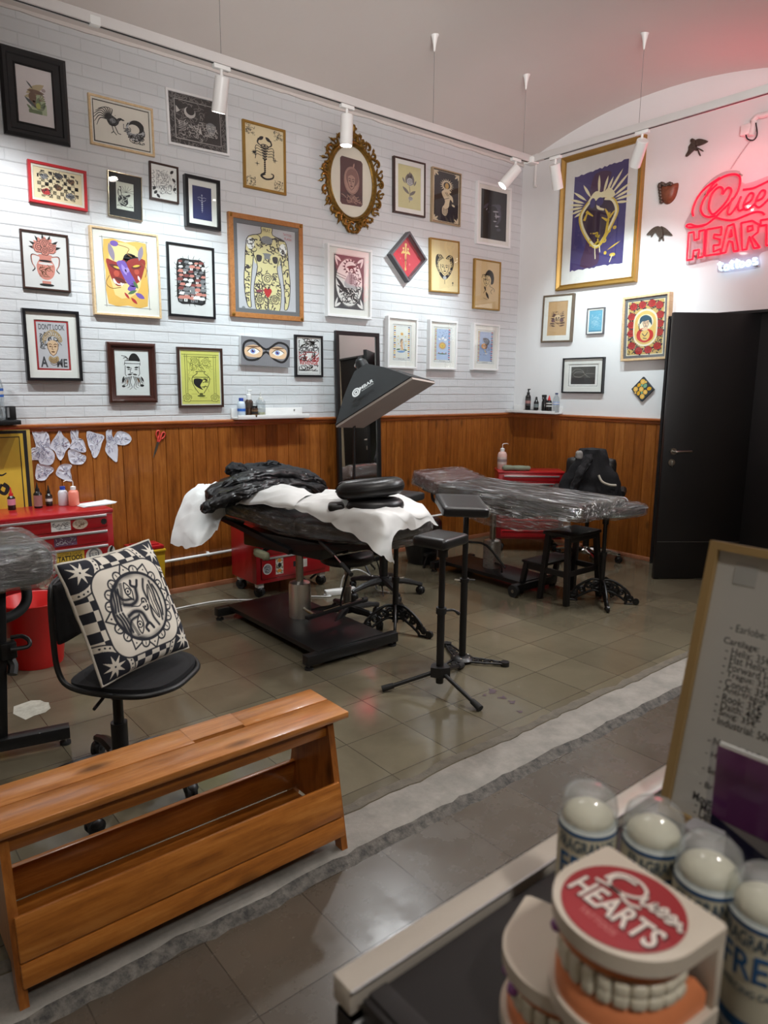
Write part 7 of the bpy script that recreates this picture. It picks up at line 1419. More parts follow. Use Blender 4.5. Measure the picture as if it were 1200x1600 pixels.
t = thing('face_cradle', 'upper black horseshoe cushion, tilted on top of the lower one', 'cushion', tuple(c1+V((0, 0, 0.07))), group='horseshoe cushions on the sheet'); m = MB(); ring_pad(m, c1+V((0.0, 0.005, 0.095)), 0.155, 0.075, 0.046, -0.62, (0.0, -0.10), -2.9, 2.9); rbox(m, (0, 0, 0), (0.25, 0.11, 0.05), 0.022, VINYL, 6, TM(c1+V((0.0, 0.005, 0.095)), -0.62, 0.0, -0.10)); m.build('cushion_ring', t, world=True, smooth=60)
# ------------------------------------------------------------------ red trolley behind the couch
t = thing('tool_trolley', 'red tool trolley on castors behind the middle couch', 'tool trolley', (-2.96, -0.34, 0))
tx0, tx1, ty0, ty1, tz0, tz1 = -3.29, -2.66, -0.52, -0.15, 0.105, 0.745
m = MB(); m.box(((tx0+tx1)/2, (ty0+ty1)/2, (tz0+tz1)/2), (tx1-tx0, ty1-ty0, tz1-tz0), RED_T, 0.006); m.build('body', t, world=True)
for i, (a, b) in enumerate(((0.135, 0.30), (0.31, 0.42), (0.43, 0.54), (0.55, 0.70))):
    m = MB(); m.box(((tx0+tx1)/2, ty0-0.003, (a+b)/2), (tx1-tx0-0.08, 0.012, b-a-0.006), RED_T, 0.004); dw = m.build('drawer', t, world=True)
    m = MB(); m.box(((tx0+tx1)/2, ty0-0.012, b-0.014), (tx1-tx0-0.1, 0.012, 0.014), ALU, 0.004); sub(m, 'drawer_handle', dw, t)
    if i == 0:
        T = TM((tx0+0.14, ty0-0.0095, 0.215)) @ M.Rotation(PI/2, 4, 'X'); dd = D(T, 0.05, 0.0); dd.P(STKW, oval(-1.1, -.1, .75, .8, 18), rect(.25, -1.1, 1.5, 1.5)); dd.P(GR, oval(-1.1, -.1, .6, .65, 18)); rr = random.Random(2); scrib(dd, LG, -1.6, -.6, -.6, .4, 14, .1, .8, rr); scrib(dd, OL, .35, -1, 1.4, 1.4, 20, .12, .6, rr); dd.P(OR_, oval(.9, .9, .3, .3), oval(.85, -.6, .35, .25)); dd.P(K, oval(.9, .2, .3, .35)); sub(dd, 'sticker_print', dw, t, smooth=0, fix=False); dd = D(T, 0.05, 0.0); dd.P(K, rect(3.2, -.4, 4.2, .4)); sub(dd, 'sticker_dark', dw, t, smooth=0, fix=False); dd = D(T, 0.05, 0.0); dd.P(STKW, rect(4.6, -.7, 5.6, .5)); sub(dd, 'sticker_pale', dw, t, smooth=0, fix=False)
for x in (tx0+0.05, tx1-0.05):
    for y in (ty0+0.05, ty1-0.05):
        m = MB(); caster(m, (x, y, 0), 0.037, stem=0.012, rot=0.5); m.box((x, y, 0.085), (0.05, 0.05, 0.034), WHITE_PL, 0.006); m.build('caster', t, world=True)
T = TM((tx1+0.0005, ty0+0.12, 0.66)) @ M.Rotation(PI/2, 4, 'Z') @ M.Rotation(PI/2, 4, 'X')
# ------------------------------------------------------------------ round stool with a heap of cables and rods
SX, SY = -3.08, -1.31
t = thing('round_stool', 'black round rolling stool half under the middle couch', 'stool', (SX, SY, 0)); star_base(t, (SX, SY, 0), 0.245, 5, -1.25, BLACKPL, 0.028, 0.11, 0.026, 0.41, STEEL)
m = MB(); m.lathe([(0.0, 0.40), (0.15, 0.40), (0.168, 0.41), (0.172, 0.43), (0.168, 0.455), (0.15, 0.467), (0.0, 0.47)], VINYL, 36, TM((SX, SY, 0))); m.build('seat', t, world=True, smooth=50)
m = MB(); m.tube([(SX-0.05, SY-0.1, 0.40), (SX-0.13, SY-0.16, 0.33), (SX-0.16, SY-0.15, 0.2), (SX-0.1, SY-0.1, 0.14)], 0.007, RUBBER, 8, sm=4); m.build('foot_ring', t, world=True)
t = thing('cable_heap', 'tangle of thin black machine cables on the round stool', 'cables', (SX, SY, 0.471)); rr = random.Random(4)
m = MB()
for k in range(16):
    a = rr.uniform(0, 6.3); q = []; r = rr.uniform(0.03, 0.12)
    for j in range(8): q.append((SX+r*math.cos(a+j*0.8)+rr.uniform(-.015, .015), SY+r*0.9*math.sin(a+j*0.8)+rr.uniform(-.015, .015), 0.477+0.004*k*rr.random()+0.003*k*0.6))
    m.tube(q, 0.0045, BLACKPL if k % 5 else WIRE, 6, sm=3)
m.build('cables', t, world=True); o_ = t; 
# ------------------------------------------------------------------ rolling stand with flat pad, behind the couch
QX, QY = -2.50, -0.97
t = thing('armrest_stand', 'flat black pad on a five-legged rolling base behind the middle couch', 'armrest', (QX, QY, 0)); star_base(t, (QX, QY, 0), 0.27, 5, -0.62, BLACKPL, 0.03, 0.12, 0.03, 0.69, BLACK)
m = MB(TM((QX+0.03, QY-0.11, 0.735), 0.32)); rbox(m, (0, 0, 0), (0.27, 0.30, 0.062), 0.02, VINYL, 8); m.build('pad', t, world=True, smooth=60); m = MB(); m.box((QX, QY-0.03, 0.70), (0.15, 0.2, 0.02), BLACK, 0.004); m.build('pad_plate', t, world=True)
# power strip and cables on the floor
t = thing('power_strip', 'white power strip with red switch on the floor behind the middle couch', 'power strip', tuple(PF(532, 930, 0))); p = PF(532, 928, 0)
m = MB(TM(p, -0.25)); m.box((0, 0, 0.02), (0.24, 0.06, 0.04), WHITE_PL, 0.008); m.build('housing', t, world=True); m = MB(TM(p, -0.25)); m.box((0.07, 0, 0.042), (0.025, 0.03, 0.008), RED_T, 0.002); m.build('switch', t, world=True)
t = thing('floor_cable', 'long white cable on the floor from the left towards the power strip', 'cable', tuple(PF(380, 938, 0)))
m = MB(); m.tube([PF(250, 957, 0.005), PF(300, 946, 0.005), PF(350, 938, 0.005), PF(410, 937, 0.005), PF(462, 932, 0.005), PF(515, 932, 0.005), p+V((-0.125, 0.03, 0.012))], 0.0055, WHITE_PL, 8, sm=6); m.build('cord', t, world=True)
t = thing('floor_cable', 'white and black cables looping up beside the chrome column of the middle couch', 'cable', tuple(PF(545, 920, 0)))
m = MB(); m.tube([p+V((0.0, 0, 0.045)), p+V((0.02, -0.02, 0.14)), p+V((0.10, -0.06, 0.18)), p+V((0.2, -0.1, 0.12)), p+V((0.24, -0.12, 0.02)), p+V((0.3, -0.2, 0.005))], 0.005, WHITE_PL, 8, sm=5); m.build('cord', t, world=True); m = MB(); m.tube([p+V((0.05, 0, 0.042)), p+V((0.03, -0.05, 0.2)), p+V((0.10, -0.1, 0.29)), p+V((0.2, -0.16, 0.26)), p+V((0.22, -0.2, 0.1)), p+V((0.2, -0.25, 0.005))], 0.005, BLACKPL, 8, sm=5); m.build('cord', t, world=True)
# ------------------------------------------------------------------ two free-standing padded armrests in front
HX, HY = -3.335, -2.43
t = thing('armrest_stand', 'nearest black padded armrest on a folding tripod', 'armrest', (HX, HY, 0))
m = MB(); m.cyl((HX, HY, 0.045), (HX, HY, 0.43), 0.019, BLACK, n=18); m.cyl((HX, HY, 0.40), (HX, HY, 0.745), 0.0155, BLACK, n=18); m.build('post', t, world=True)
m = MB(); m.prism([(0.045*math.cos(k*PI/3)*(1.25 if k % 2 == 0 else 1), 0.045*math.sin(k*PI/3)*(1.25 if k % 2 == 0 else 1)) for k in range(6)], 0.085, 0.135, BLACKPL, TM((HX, HY, 0), 0.9)); m.build('tripod_hub', t, world=True)
for (x, y) in ((597, 1077), (751, 1108), (722, 1040)):
    q = PF(x, y, 0.012); d = (q-V((HX, HY, 0.11))); m = MB(); m.cyl(V((HX, HY, 0.11))+d*0.12, V((HX, HY, 0.11))+d*0.86, 0.0105, BLACK, n=12); lg = m.build('tripod_leg', t, world=True)
    m = MB(); a_ = V((HX, HY, 0.11))+d*0.80; m.cyl(a_, q+V((0, 0, 0.002)), 0.0145, RUBBER, 0.0165, n=14); sub(m, 'rubber_foot', lg, t)
m = MB(); m.cyl((HX, HY, 0.405), (HX, HY, 0.435), 0.026, BLACKPL, n=18); m.tube([(HX+0.02, HY-0.015, 0.42), (HX+0.05, HY-0.035, 0.42), (HX+0.075, HY-0.05, 0.40)], [0.007, 0.006, 0.009], BLACKPL, 8, sm=3); m.build('clamp', t, world=True)
m = MB(); m.cyl((HX, HY, 0.69), (HX, HY, 0.75), 0.026, BLACKPL, n=18); m.cyl((HX, HY, 0.725), (HX, HY, 0.735), 0.031, BLACKPL, n=18); m.build('pad_socket', t, world=True)
m = MB(TM((HX-0.01, HY+0.005, 0.775), 0.22)); rbox(m, (0, 0, 0), (0.225, 0.19, 0.055), 0.02, VINYL, 8); m.build('pad', t, world=True, smooth=60)
GX, GY = -2.965, -2.225
t = thing('armrest_stand', 'taller black padded armrest with tilted pad on a flat scroll base', 'armrest', (GX, GY, 0))
m = MB(); m.lathe([(0.0, 0.0), (0.062, 0.0), (0.064, 0.006), (0.05, 0.018), (0.03, 0.024), (0.0, 0.024)], BLACK, 28, TM((GX, GY, 0.012)));
for k in range(5): m.ell((GX+0.045*math.cos(k*1.256), GY+0.045*math.sin(k*1.256), 0.03), (0.006, 0.006, 0.005), STEEL, 8)
m.build('base_plate', t, world=True)
for a in (-0.95, 1.15, 3.35):
    d = V((math.cos(a), math.sin(a), 0)); s = V((-d.y, d.x, 0)); L = 0.235; m = MB(); c0 = V((GX, GY, 0.014))
    for sg in (-1, 1): m.tube([c0+d*0.05+s*sg*0.032, c0+d*0.12+s*sg*0.028, c0+d*0.19+s*sg*0.018, c0+d*L+s*sg*0.012], 0.006, BLACK, 8, sm=4)
    for k, r in enumerate((0.022, 0.02, 0.016)): pc = c0+d*(0.085+0.05*k); m.tube([pc+d*(r*(1-0.8*j/14)*math.cos(j*0.6))+s*(r*(1-0.8*j/14)*math.sin(j*0.6)) for j in range(15)], 0.005, BLACK, 6)
    m.cyl(c0+d*L+V((0, 0, -0.014)), c0+d*L+V((0, 0, 0.01)), 0.024, BLACK, n=18); m.build('scroll_foot', t, world=True, smooth=50)
m = MB(); m.cyl((GX, GY, 0.03), (GX, GY, 0.47), 0.0195, BLACK, n=18); m.cyl((GX, GY, 0.45), (GX, GY, 0.845), 0.015, BLACK, n=18); m.build('post', t, world=True)
m = MB(); m.cyl((GX, GY, 0.455), (GX, GY, 0.475), 0.026, BLACK, n=18); m.tube([(GX-0.02, GY+0.012, 0.465), (GX-0.045, GY+0.03, 0.468)], 0.005, STEEL, 8); m.tube([(GX+0.02, GY-0.012, 0.465), (GX+0.05, GY-0.03, 0.462)], 0.005, BLACKPL, 8); m.build('clamp', t, world=True)
m = MB(TM((GX-0.02, GY+0.02, 0.875), -0.55) @ M.Rotation(0.20, 4, 'X') @ M.Rotation(0.05, 4, 'Y')); rbox(m, (0, 0, 0), (0.25, 0.235, 0.055), 0.016, VINYL, 8); m.build('pad', t, world=True, smooth=60); m = MB(); m.box((GX, GY, 0.838), (0.08, 0.08, 0.014), BLACK, 0.003); m.build('pad_plate', t, world=True)
# ================================================================== second tattoo couch, wrapped in film
t = thing('treatment_couch', 'film-wrapped black tattoo couch with brown head end, near the corner', 'tattoo couch', (-1.56, -1.25, 0))
couch_base(t, -1.74, -1.34, -1.58, -0.72, -1.53, -1.14, 0.56)
for y in (-1.60,):
    for x in (-1.80,): m = MB(); m.cyl((x-0.012, y, 0.045), (x+0.012, y, 0.045), 0.045, RUBBER, n=24); m.cyl((x-0.015, y, 0.045), (x-0.010, y, 0.045), 0.012, STEEL, n=12); m.build('transport_wheel', t, world=True)
m = MB(); m.box((-1.56, -1.2, 0.60), (0.30, 0.75, 0.085), BLACK, 0.01); m.bar((-1.68, -0.9, 0.60), (-1.68, -0.5, 0.66), 0.04, 0.03, BLACK); m.build('seat_mechanism', t, world=True)
m = MB(); T = TM((-1.57, -1.485, 0.700)); rbox(m, (0, 0, 0), (0.55, 1.33, 0.115), 0.04, VINYL, 12, T); m.build('main_cushion', t, world=True, smooth=60)
BROWNV = mat('brown_vinyl', (92, 46, 38), 0.35, var=0.1, bump=0.1, bs=120)
m = MB(TM((-1.57, -0.68, 0.735)) @ M.Rotation(0.2, 4, 'X')); rbox(m, (0, 0, 0), (0.55, 0.30, 0.115), 0.03, BROWNV, 8); m.build('head_cushion', t, world=True, smooth=60)
m = MB(TM((-1.57, -0.68, 0.735)) @ M.Rotation(0.2, 4, 'X')); rbox(m, (0, 0, 0), (0.57, 0.32, 0.13), 0.03, FILM_X, 24, amp=0.004, sc=12, seed=3); m.build('plastic_film', t, world=True, smooth=80)
FILM2 = film_mat('cling_film_thick', (26, 2.2, 26), 0.16, 0.7, 0.55)
m = MB(TM((-1.57, -1.495, 0.695))); rbox(m, (0, 0, 0), (0.566, 1.35, 0.13), 0.035, FILM2, 44, amp=0.005, sc=9, seed=12, stretch=(1.5, 0.35, 1.3)); m.build('plastic_film', t, world=True, smooth=80)
m = MB()
def skirt(u, v):
    y = -0.95-1.15*u; d = 0.16*v*(0.55+0.45*math.sin(PI*min(1, u*1.1)))
    return (-1.862-0.02*v+0.02*NZ.noise(V((u*9, v*4, 2)))+0.04*v*v, y, 0.655-d+0.012*NZ.noise(V((u*14, v*6, 7))))
m.grid(skirt, 60, 12, FILM2); m.build('film_skirt', t, world=True, smooth=80)
m = MB(); m.tube([(-1.80, -0.72, 0.66), (-1.80, -0.74, 0.60), (-1.78, -0.82, 0.575), (-1.72, -0.9, 0.58)], 0.012, BLACKPL, 8, sm=4); m.build('head_handle', t, world=True)
m = MB(); m.cyl((-1.875, -1.36, 0.60), (-1.85, -1.36, 0.60), 0.045, mat('pale_knob', (150, 146, 140), 0.4), n=24); m.build('side_knob', t, world=True)
m = MB(); m.tube([(-1.53, -1.14, 0.13), (-1.60, -1.3, 0.14), (-1.66, -1.36, 0.115)], 0.009, BLACK, 8, sm=3); m.tube([(-1.86, -0.98, 0.33), (-1.7, -1.06, 0.30), (-1.62, -1.16, 0.28), (-1.62, -1.36, 0.14)], 0.009, BLACK, 8, sm=3); m.build('foot_pedal', t, world=True)
m = MB(); m.lathe([(0.07, 0.0), (0.0715, 0.0), (0.0715, 0.215), (0.069, 0.222)], FILM, 28, TM((-1.53, -1.14, 0.092)), caps=False); m.build('film_sleeve', t, world=True)
armrest('black scroll-footed armrest stand with film-wrapped pad at the foot of the corner couch', (-1.40, -2.06), 0.615, (0.15, -0.95, -2.35, 2.2), 0.235, None, True, ((-1.33, -2.10, 0.665), (0.38, 0.22, 0.07)), -0.1)
# ------------------------------------------------------------------ black two-step stool
t = thing('step_stool', 'black wooden step stool in front of the corner couch', 'step stool', (-1.46, -1.78, 0)); BKW = mat('black_stained_wood', (28, 26, 26), 0.45, var=0.2, vs=4, stretch=(2, 14, 2))
m = MB(); m.box((-1.475, -1.845, 0.485), (0.38, 0.23, 0.022), BKW, 0.004); m.build('seat', t, world=True)
m = MB(); m.box((-1.475, -1.655, 0.245), (0.40, 0.19, 0.02), BKW, 0.004); m.build('lower_step', t, world=True)
for sx in (-1, 1):
    m = MB(); m.bar((-1.475+sx*0.195, -1.965, 0.0), (-1.475+sx*0.165, -1.93, 0.476), 0.036, 0.036, BKW, 0.002, up=(0, 1, 0)); m.build('leg', t, world=True)
    m = MB(); m.bar((-1.475+sx*0.195, -1.735, 0.0), (-1.475+sx*0.165, -1.765, 0.476), 0.036, 0.036, BKW, 0.002, up=(0, 1, 0)); m.build('leg', t, world=True)
    m = MB(); m.bar((-1.475+sx*0.195, -1.555, 0.0), (-1.475+sx*0.185, -1.595, 0.236), 0.034, 0.034, BKW, 0.002, up=(0, 1, 0)); m.build('leg', t, world=True)
    m = MB(); m.bar((-1.475+sx*0.185, -1.95, 0.215), (-1.475+sx*0.185, -1.585, 0.215), 0.02, 0.04, BKW, 0.002); m.build('side_rail', t, world=True)
for y, z in ((-1.945, 0.215), (-1.935, 0.455), (-1.76, 0.455)): m = MB(); m.box((-1.475, y, z), (0.35, 0.018, 0.036), BKW, 0.002); m.build('cross_rail', t, world=True)
# ------------------------------------------------------------------ red tool chest set across the corner
rc = thing('tool_chest', 'red tool chest standing across the room corner behind the wrapped couch', 'tool chest', (-0.485, -0.63, 0), -0.72)
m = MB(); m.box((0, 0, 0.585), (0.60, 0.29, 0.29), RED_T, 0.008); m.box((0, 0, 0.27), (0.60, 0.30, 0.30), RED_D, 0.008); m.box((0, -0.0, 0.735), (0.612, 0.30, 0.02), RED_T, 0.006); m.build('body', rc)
for i, (a, b) in enumerate(((0.655, 0.715), (0.565, 0.645), (0.46, 0.555), (0.32, 0.41), (0.22, 0.31), (0.135, 0.21))):
    m = MB(); m.box((0, -0.149, (a+b)/2), (0.52, 0.012, b-a-0.008), RED_T, 0.003); dw = m.build('drawer', rc)
    m = MB(); m.box((0, -0.158, b-0.012), (0.50, 0.012, 0.014), ALU if i < 3 else RED_T, 0.004); m.build('drawer_handle', dw)
    if i == 1:
        dd = D(TM((0.0, -0.1555, 0.598)) @ M.Rotation(PI/2, 4, 'X'), 0.05, 0); dd.P(K, rect(-3.6, -.5, 3.2, .6), oval(.9, .05, .62, .62)); dd.P(GR, oval(.9, .05, .55, .55), rect(-1.0, -.2, .2, .2)); dd.P(LG, oval(.9, .05, .3, .3)); dd.T(LG, 'TATTOO', 2.3, .05, 1.5, .3); dd.build('sticker_print', dw, smooth=0, fix=False)
for x in (-0.25, 0.25):
    for y in (-0.1, 0.1): m = MB(); caster(m, (x, y, 0), 0.035, stem=0.03); m.build('caster', rc)
m = D(TM((-0.302, 0.0, 0.6)) @ M.Rotation(-PI/2, 4, 'Z') @ M.Rotation(PI/2, 4, 'X'), 0.05, 0); rr = random.Random(5); m.P(mat('sticker_dusk', (92, 62, 84), 0.5), rect(-1.2, -1.5, 1.2, 1.2)); scrib(m, LG, -1.1, -1.4, 1.1, 1.1, 22, .1, .6, rr); m.build('side_sticker', rc, smooth=0, fix=False)
q = MW[rc.name] @ V((-0.25, 0.02, 0.746))
bottle('tall white wash bottle with pink liquid and bent spout on the corner tool chest', tuple(q), [(0.0, 0), (0.040, 0.0), (0.043, 0.006), (0.043, 0.135), (0.034, 0.155), (0.018, 0.165), (0.018, 0.17)], mat('milky_pink', (214, 176, 166), 0.4, var=0.05), [(0.02, 0.165), (0.02, 0.19), (0.008, 0.197), (0.0, 0.197)], WHITE_PL, (0.0434, 0.05, 0.115, mat('faded_label', (206, 188, 180), 0.5), mat('faded_print', (150, 132, 132), 0.5)), name='wash_bottle', extra=goose(0.195, WHITE_PL, 1, 0.08))
t = thing('cloth_roll', 'grey-green rolled cloth on the front edge of the corner tool chest', 'cloth', tuple(MW[rc.name] @ V((-0.13, -0.09, 0.746))), -0.72)
m = MB(); rbox(m, (0, 0, 0.024), (0.26, 0.07, 0.045), 0.022, mat('grey_green_cloth', (126, 132, 112), 0.85, var=0.08, bump=0.3, bs=120), 10, TM((0, 0, 0), 0.1), 0.006, 14); m.build('roll', t, smooth=60)
# ------------------------------------------------------------------ swivel chair with jacket near the door
KX, KY = -0.46, -1.27
t = thing('office_chair', 'black swivel chair with chrome star base behind the wrapped couch, near the door', 'chair', (KX, KY, 0)); star_base(t, (KX, KY, 0), 0.28, 5, 0.35, CHROME, 0.028, 0.12, 0.028, 0.42, BLACK)
ka = 0.62; SM = TM((KX, KY, 0), ka)
m = MB(SM); rbox(m, (0.02, 0, 0.46), (0.44, 0.46, 0.08), 0.035, VINYL, 8); m.build('seat', t, world=True, smooth=60)
m = MB(SM); rbox(m, (-0.23, 0, 0.73), (0.07, 0.40, 0.40), 0.033, VINYL, 8); m.bar((-0.2, 0, 0.44), (-0.25, 0, 0.6), 0.06, 0.02, BLACK); m.build('backrest', t, world=True, smooth=60)
for s in (-1, 1): m = MB(SM); m.tube([(0.08, s*0.25, 0.47), (0.1, s*0.27, 0.58), (0.05, s*0.275, 0.64), (-0.08, s*0.27, 0.65), (-0.17, s*0.26, 0.63)], [0.018, 0.018, 0.028, 0.034, 0.028], VINYL, 10, sm=4); m.build('armrest', t, world=True, smooth=60)
t = thing('jacket', 'black jacket with a pale stripe hung over the chair back near the door', 'jacket', tuple(SM @ V((-0.23, 0, 0.9))))
m = MB(SM)
def jk(u, v):
    a = 2*PI*u; w = 0.10+0.13*min(1, v*1.5)+0.03*v; d = 0.065+0.025*v; z = 1.0-0.42*v
    f = 0.014*math.sin(a*6+v*3)*v+0.02*NZ.noise(V((math.cos(a)*2, math.sin(a)*2, v*5)))
    return (-0.235+(d+f)*math.cos(a), (w+f)*math.sin(a), z+0.02*NZ.noise(V((math.cos(a)*3, v*3, 1))))
m.grid(jk, 48, 24, CLO, wrapu=True); m.v += [SM @ V((-0.235, 0, 1.015))]; k = len(m.v)-1; m.f += [[k, i, (i+1) % 48] for i in range(48)]; m.fm += [0]*48
m.build('body', t, world=True, smooth=60)
m = MB(SM); garment(m, [(-0.33, 0.0, 0.97), (-0.345, 0.05, 0.88), (-0.355, 0.10, 0.76), (-0.35, 0.14, 0.62)], [0.05, 0.06, 0.06, 0.05], [0.03, 0.035, 0.035, 0.03], CLO, 5, 0.014, 14, 12, 5); m.build('sleeve', t, world=True, smooth=60)
m = MB(SM); m.tube([(-0.335, -0.06, 0.80), (-0.345, -0.09, 0.75), (-0.335, -0.15, 0.725), (-0.31, -0.2, 0.72)], 0.010, mat('pale_band', (190, 184, 170), 0.6), 8, sm=4); m.build('pale_stripe', t, world=True, smooth=60)
m = MB(SM); rbox(m, (-0.28, 0.10, 0.955), (0.05, 0.06, 0.07), 0.02, mat('grey_collar', (146, 142, 138), 0.7, bump=0.3), 6, amp=0.006, sc=20); m.build('collar_lining', t, world=True, smooth=60)
# bagged bin under the corner couch's head end
t = thing('waste_bin', 'dark bin with crumpled plastic bag under the head end of the corner couch', 'bin', (-1.66, -0.45, 0))
m = MB(TM((-1.62, -0.42, 0))); i0 = 0; m.lathe([(0.0, 0.0), (0.12, 0.0), (0.15, 0.15), (0.155, 0.33), (0.14, 0.34)], BLACKPL, 28); m.build('tub', t, world=True)
m = MB(TM((-1.62, -0.42, 0))); m.lathe([(0.135, 0.28), (0.158, 0.30), (0.165, 0.35), (0.15, 0.385), (0.12, 0.37), (0.09, 0.33), (0.0, 0.3)], mat('bag_plastic', (60, 52, 54), 0.25, var=0.3, vs=30), 40); wrinkle(m, 0, 0.018, 14, 3); m.build('bag', t, world=True, smooth=60)
t = thing('cloth', 'crumpled beige cloth on the bagged bin', 'cloth', (-1.70, -0.50, 0.36)); m = MB(); rbox(m, (-1.70, -0.52, 0.40), (0.15, 0.11, 0.06), 0.03, mat('beige_cloth', (176, 152, 112), 0.85, var=0.08), 10, amp=0.014, sc=16); m.build('folds', t, world=True, smooth=60)
t = thing('spot_stand', 'small black angled leg bracket standing on the floor by the baseboard', 'bracket', tuple(PF(662, 890, 0))); a_ = PF(662, 888, 0.0); m = MB(); m.bar(a_, a_+V((0.035, -0.01, 0.105)), 0.02, 0.02, BLACK, 0.003); m.box(a_+V((0.055, -0.015, 0.115)), (0.10, 0.05, 0.03), BLACK, 0.006); m.build('leg', t, world=True)
# ------------------------------------------------------------------ tall mirror against the wall
t = thing('mirror', 'tall narrow black-framed mirror leaning on the brick wall behind the softbox lamp', 'mirror', (-2.06, -0.08, 0))
w_, h_ = 0.445, 1.93; base = V((-2.065, -0.145, 0.0)); tp = V((-2.062, -0.068, 1.93)); up2 = (tp-base).normalized(); n2 = V((1, 0, 0)).cross(up2); T = M((V((1, 0, 0)), up2, n2)).transposed().to_4x4(); T.translation = (base+tp)/2
if n2.y > 0: T = T @ M.Rotation(PI, 4, 'Y')
m = MB(T); m.ring(w_, h_, [(0, -0.012), (0, 0.016), (0.03, 0.016), (0.032, 0.002)], BLACK); m.box((0, 0, -0.010), (w_-0.004, h_-0.004, 0.004), BLACK); m.build('frame', t, world=True)
MIR = NT('mirror_silver'); MIR.bsdf(MIR.ramp(MIR.noise(MIR.coords(), 3), [(0.4, (0.82, 0.84, 0.83, 1)), (0.6, (0.84, 0.86, 0.85, 1))]), 0.015, 1.0)
m = MB(T); m.box((0, 0, 0.0), (w_-0.055, h_-0.055, 0.004), MIR.m); m.build('glass', t, world=True, smooth=0)
# seen only in that mirror: framed oval and a dark leaf on the far side
# ------------------------------------------------------------------ softbox lamp
t = thing('softbox_lamp', 'black softbox studio lamp tilted over the middle couch, in front of the mirror', 'studio lamp', (-2.40, -0.52, 0))
A = PY(526, 668, -0.62); Bq = A+V((0.655, -0.54, 0.53)).normalized()*0.0
e2 = V((0.885, 0.46, -0.06)).normalized()
def ray_at(x, y, dist): d = FW+RT*((x-600)/FPX)-UP*((y-800)/FPX); return CAM+d*dist
dA = (A-CAM).dot(FW); best = None
for k in range(-80, 81):
    Bt = ray_at(645, 592.5, dA+k*0.01); f = abs((Bt-A).length-0.68)+abs((Bt-A).normalized().dot(e2))*0.6
    if best is None or f < best[0]: best = (f, Bt)
Bq = best[1]; e1 = (Bq-A).normalized(); e2 = (e2-e1*e2.dot(e1)).normalized(); LA = (Bq-A).length; LB = 0.46
nb = e1.cross(e2); nb = nb if nb.z > 0 else -nb
Cq, Dq = Bq+e2*LB, A+e2*LB; cen = (A+Bq+Cq+Dq)/4
SB = mat('softbox_black', (34, 36, 38), 0.6, var=0.08, bump=0.1, bs=200); SBW = mat('softbox_diffuser', (178, 168, 161), 0.8, var=0.03)
ap = cen+nb*0.33-e1*0.03; hs = 0.055
top = [ap+e1*(s1*hs)+e2*(s2*hs) for s1, s2 in ((-1, -1), (1, -1), (1, 1), (-1, 1))]; bot = [A+nb*0.02, Bq+nb*0.02, Cq+nb*0.02, Dq+nb*0.02]
m = MB(); N = 10; vs = []; fs = []
for j in range(N+1):
    v = j/N
    for k in range(4):
        for i in range(8):
            u = i/8; p = bot[k].lerp(bot[(k+1) % 4], u).lerp(top[k].lerp(top[(k+1) % 4], u), v); s = math.sin(PI*v)*math.sin(PI*u)
            p = p+(cen-p)*(0.04*s)-(cen+nb*0.1-p).normalized()*(0.012*math.sin(PI*v)); vs.append(p)
for j in range(N):
    for i in range(32): fs.append([j*32+i, j*32+(i+1) % 32, (j+1)*32+(i+1) % 32, (j+1)*32+i])
m.add(vs, fs, SB); m.add(top, [[0, 1, 2, 3]], SB); m.build('hood', t, world=True, smooth=40)
m = MB(); m.add([A, Bq, Cq, Dq]+bot, [[0, 1, 2, 3], [0, 1, 5, 4], [1, 2, 6, 5], [2, 3, 7, 6], [3, 0, 4, 7]], SBW); m.build('diffuser', t, world=True, smooth=0)
m = MB(); m.tube(bot, 0.004, SB, 6, closed=True); m.tube([bot[0], bot[1]], 0.005, mat('velcro', (18, 18, 18), 0.8), 6); m.build('piping', t, world=True)
m = MB(); m.cyl(ap-nb*0.02, ap+nb*0.05, 0.05, BLACKPL, 0.045, n=20); m.ell(tuple(ap+nb*0.05), (0.04, 0.04, 0.035), BLACKPL, 14); m.ell(tuple(ap+nb*0.045-e1*0.04), (0.018, 0.018, 0.018), CHROME, 10); m.cyl(ap+nb*0.06, ap+nb*0.09+e1*0.02, 0.02, BLACKPL, 0.012, n=12); m.build('lamp_head', t, world=True, smooth=50)
face_c = A.lerp(Bq, 0.52).lerp(top[0].lerp(top[1], 0.5), 0.42); yv = (top[0].lerp(top[1], 0.5)-A.lerp(Bq, 0.5)).normalized(); zv = e1.cross(yv); zv = zv if zv.dot(CAM-face_c) > 0 else -zv
LT = M((e1, zv.cross(e1), zv)).transposed().to_4x4(); LT.translation = face_c+zv*0.052-yv*0.02
dd = D(LT, 0.15, 0); LW = mat('logo_white', (206, 208, 208), 0.6); dd.S(LW, .09, oval(-.55, 0, .2, .2, 24)+[(-.35, 0)]); dd.S(LW, .08, oval(-.55, 0, .09, .09, 16)+[(-.46, 0)]); dd.T(LW, 'MBAR', .08, .06, .8, .2, 0, .02); dd.T(LW, 'PHOTO STUDIO', .1, -.12, .7, .06); dd.build('logo', t, world=True, smooth=0, fix=False)
PXY = V((ap.x, ap.y, 0)); pl = PB(556, 745, 0.55); px_, py_ = -2.43, -0.52
m = MB(); m.cyl((px_, py_, 0.12), (px_, py_, 0.75), 0.014, BLACK, n=14); m.cyl((px_, py_, 0.73), (px_, py_, 1.24), 0.011, BLACK, n=14); m.cyl((px_, py_, 0.72), (px_, py_, 0.76), 0.022, BLACKPL, n=14); m.tube([(px_, py_, 1.22), (px_, py_, 1.34), tuple(ap+nb*0.02)], 0.011, BLACK, 10, sm=4); m.build('stand_pole', t, world=True)
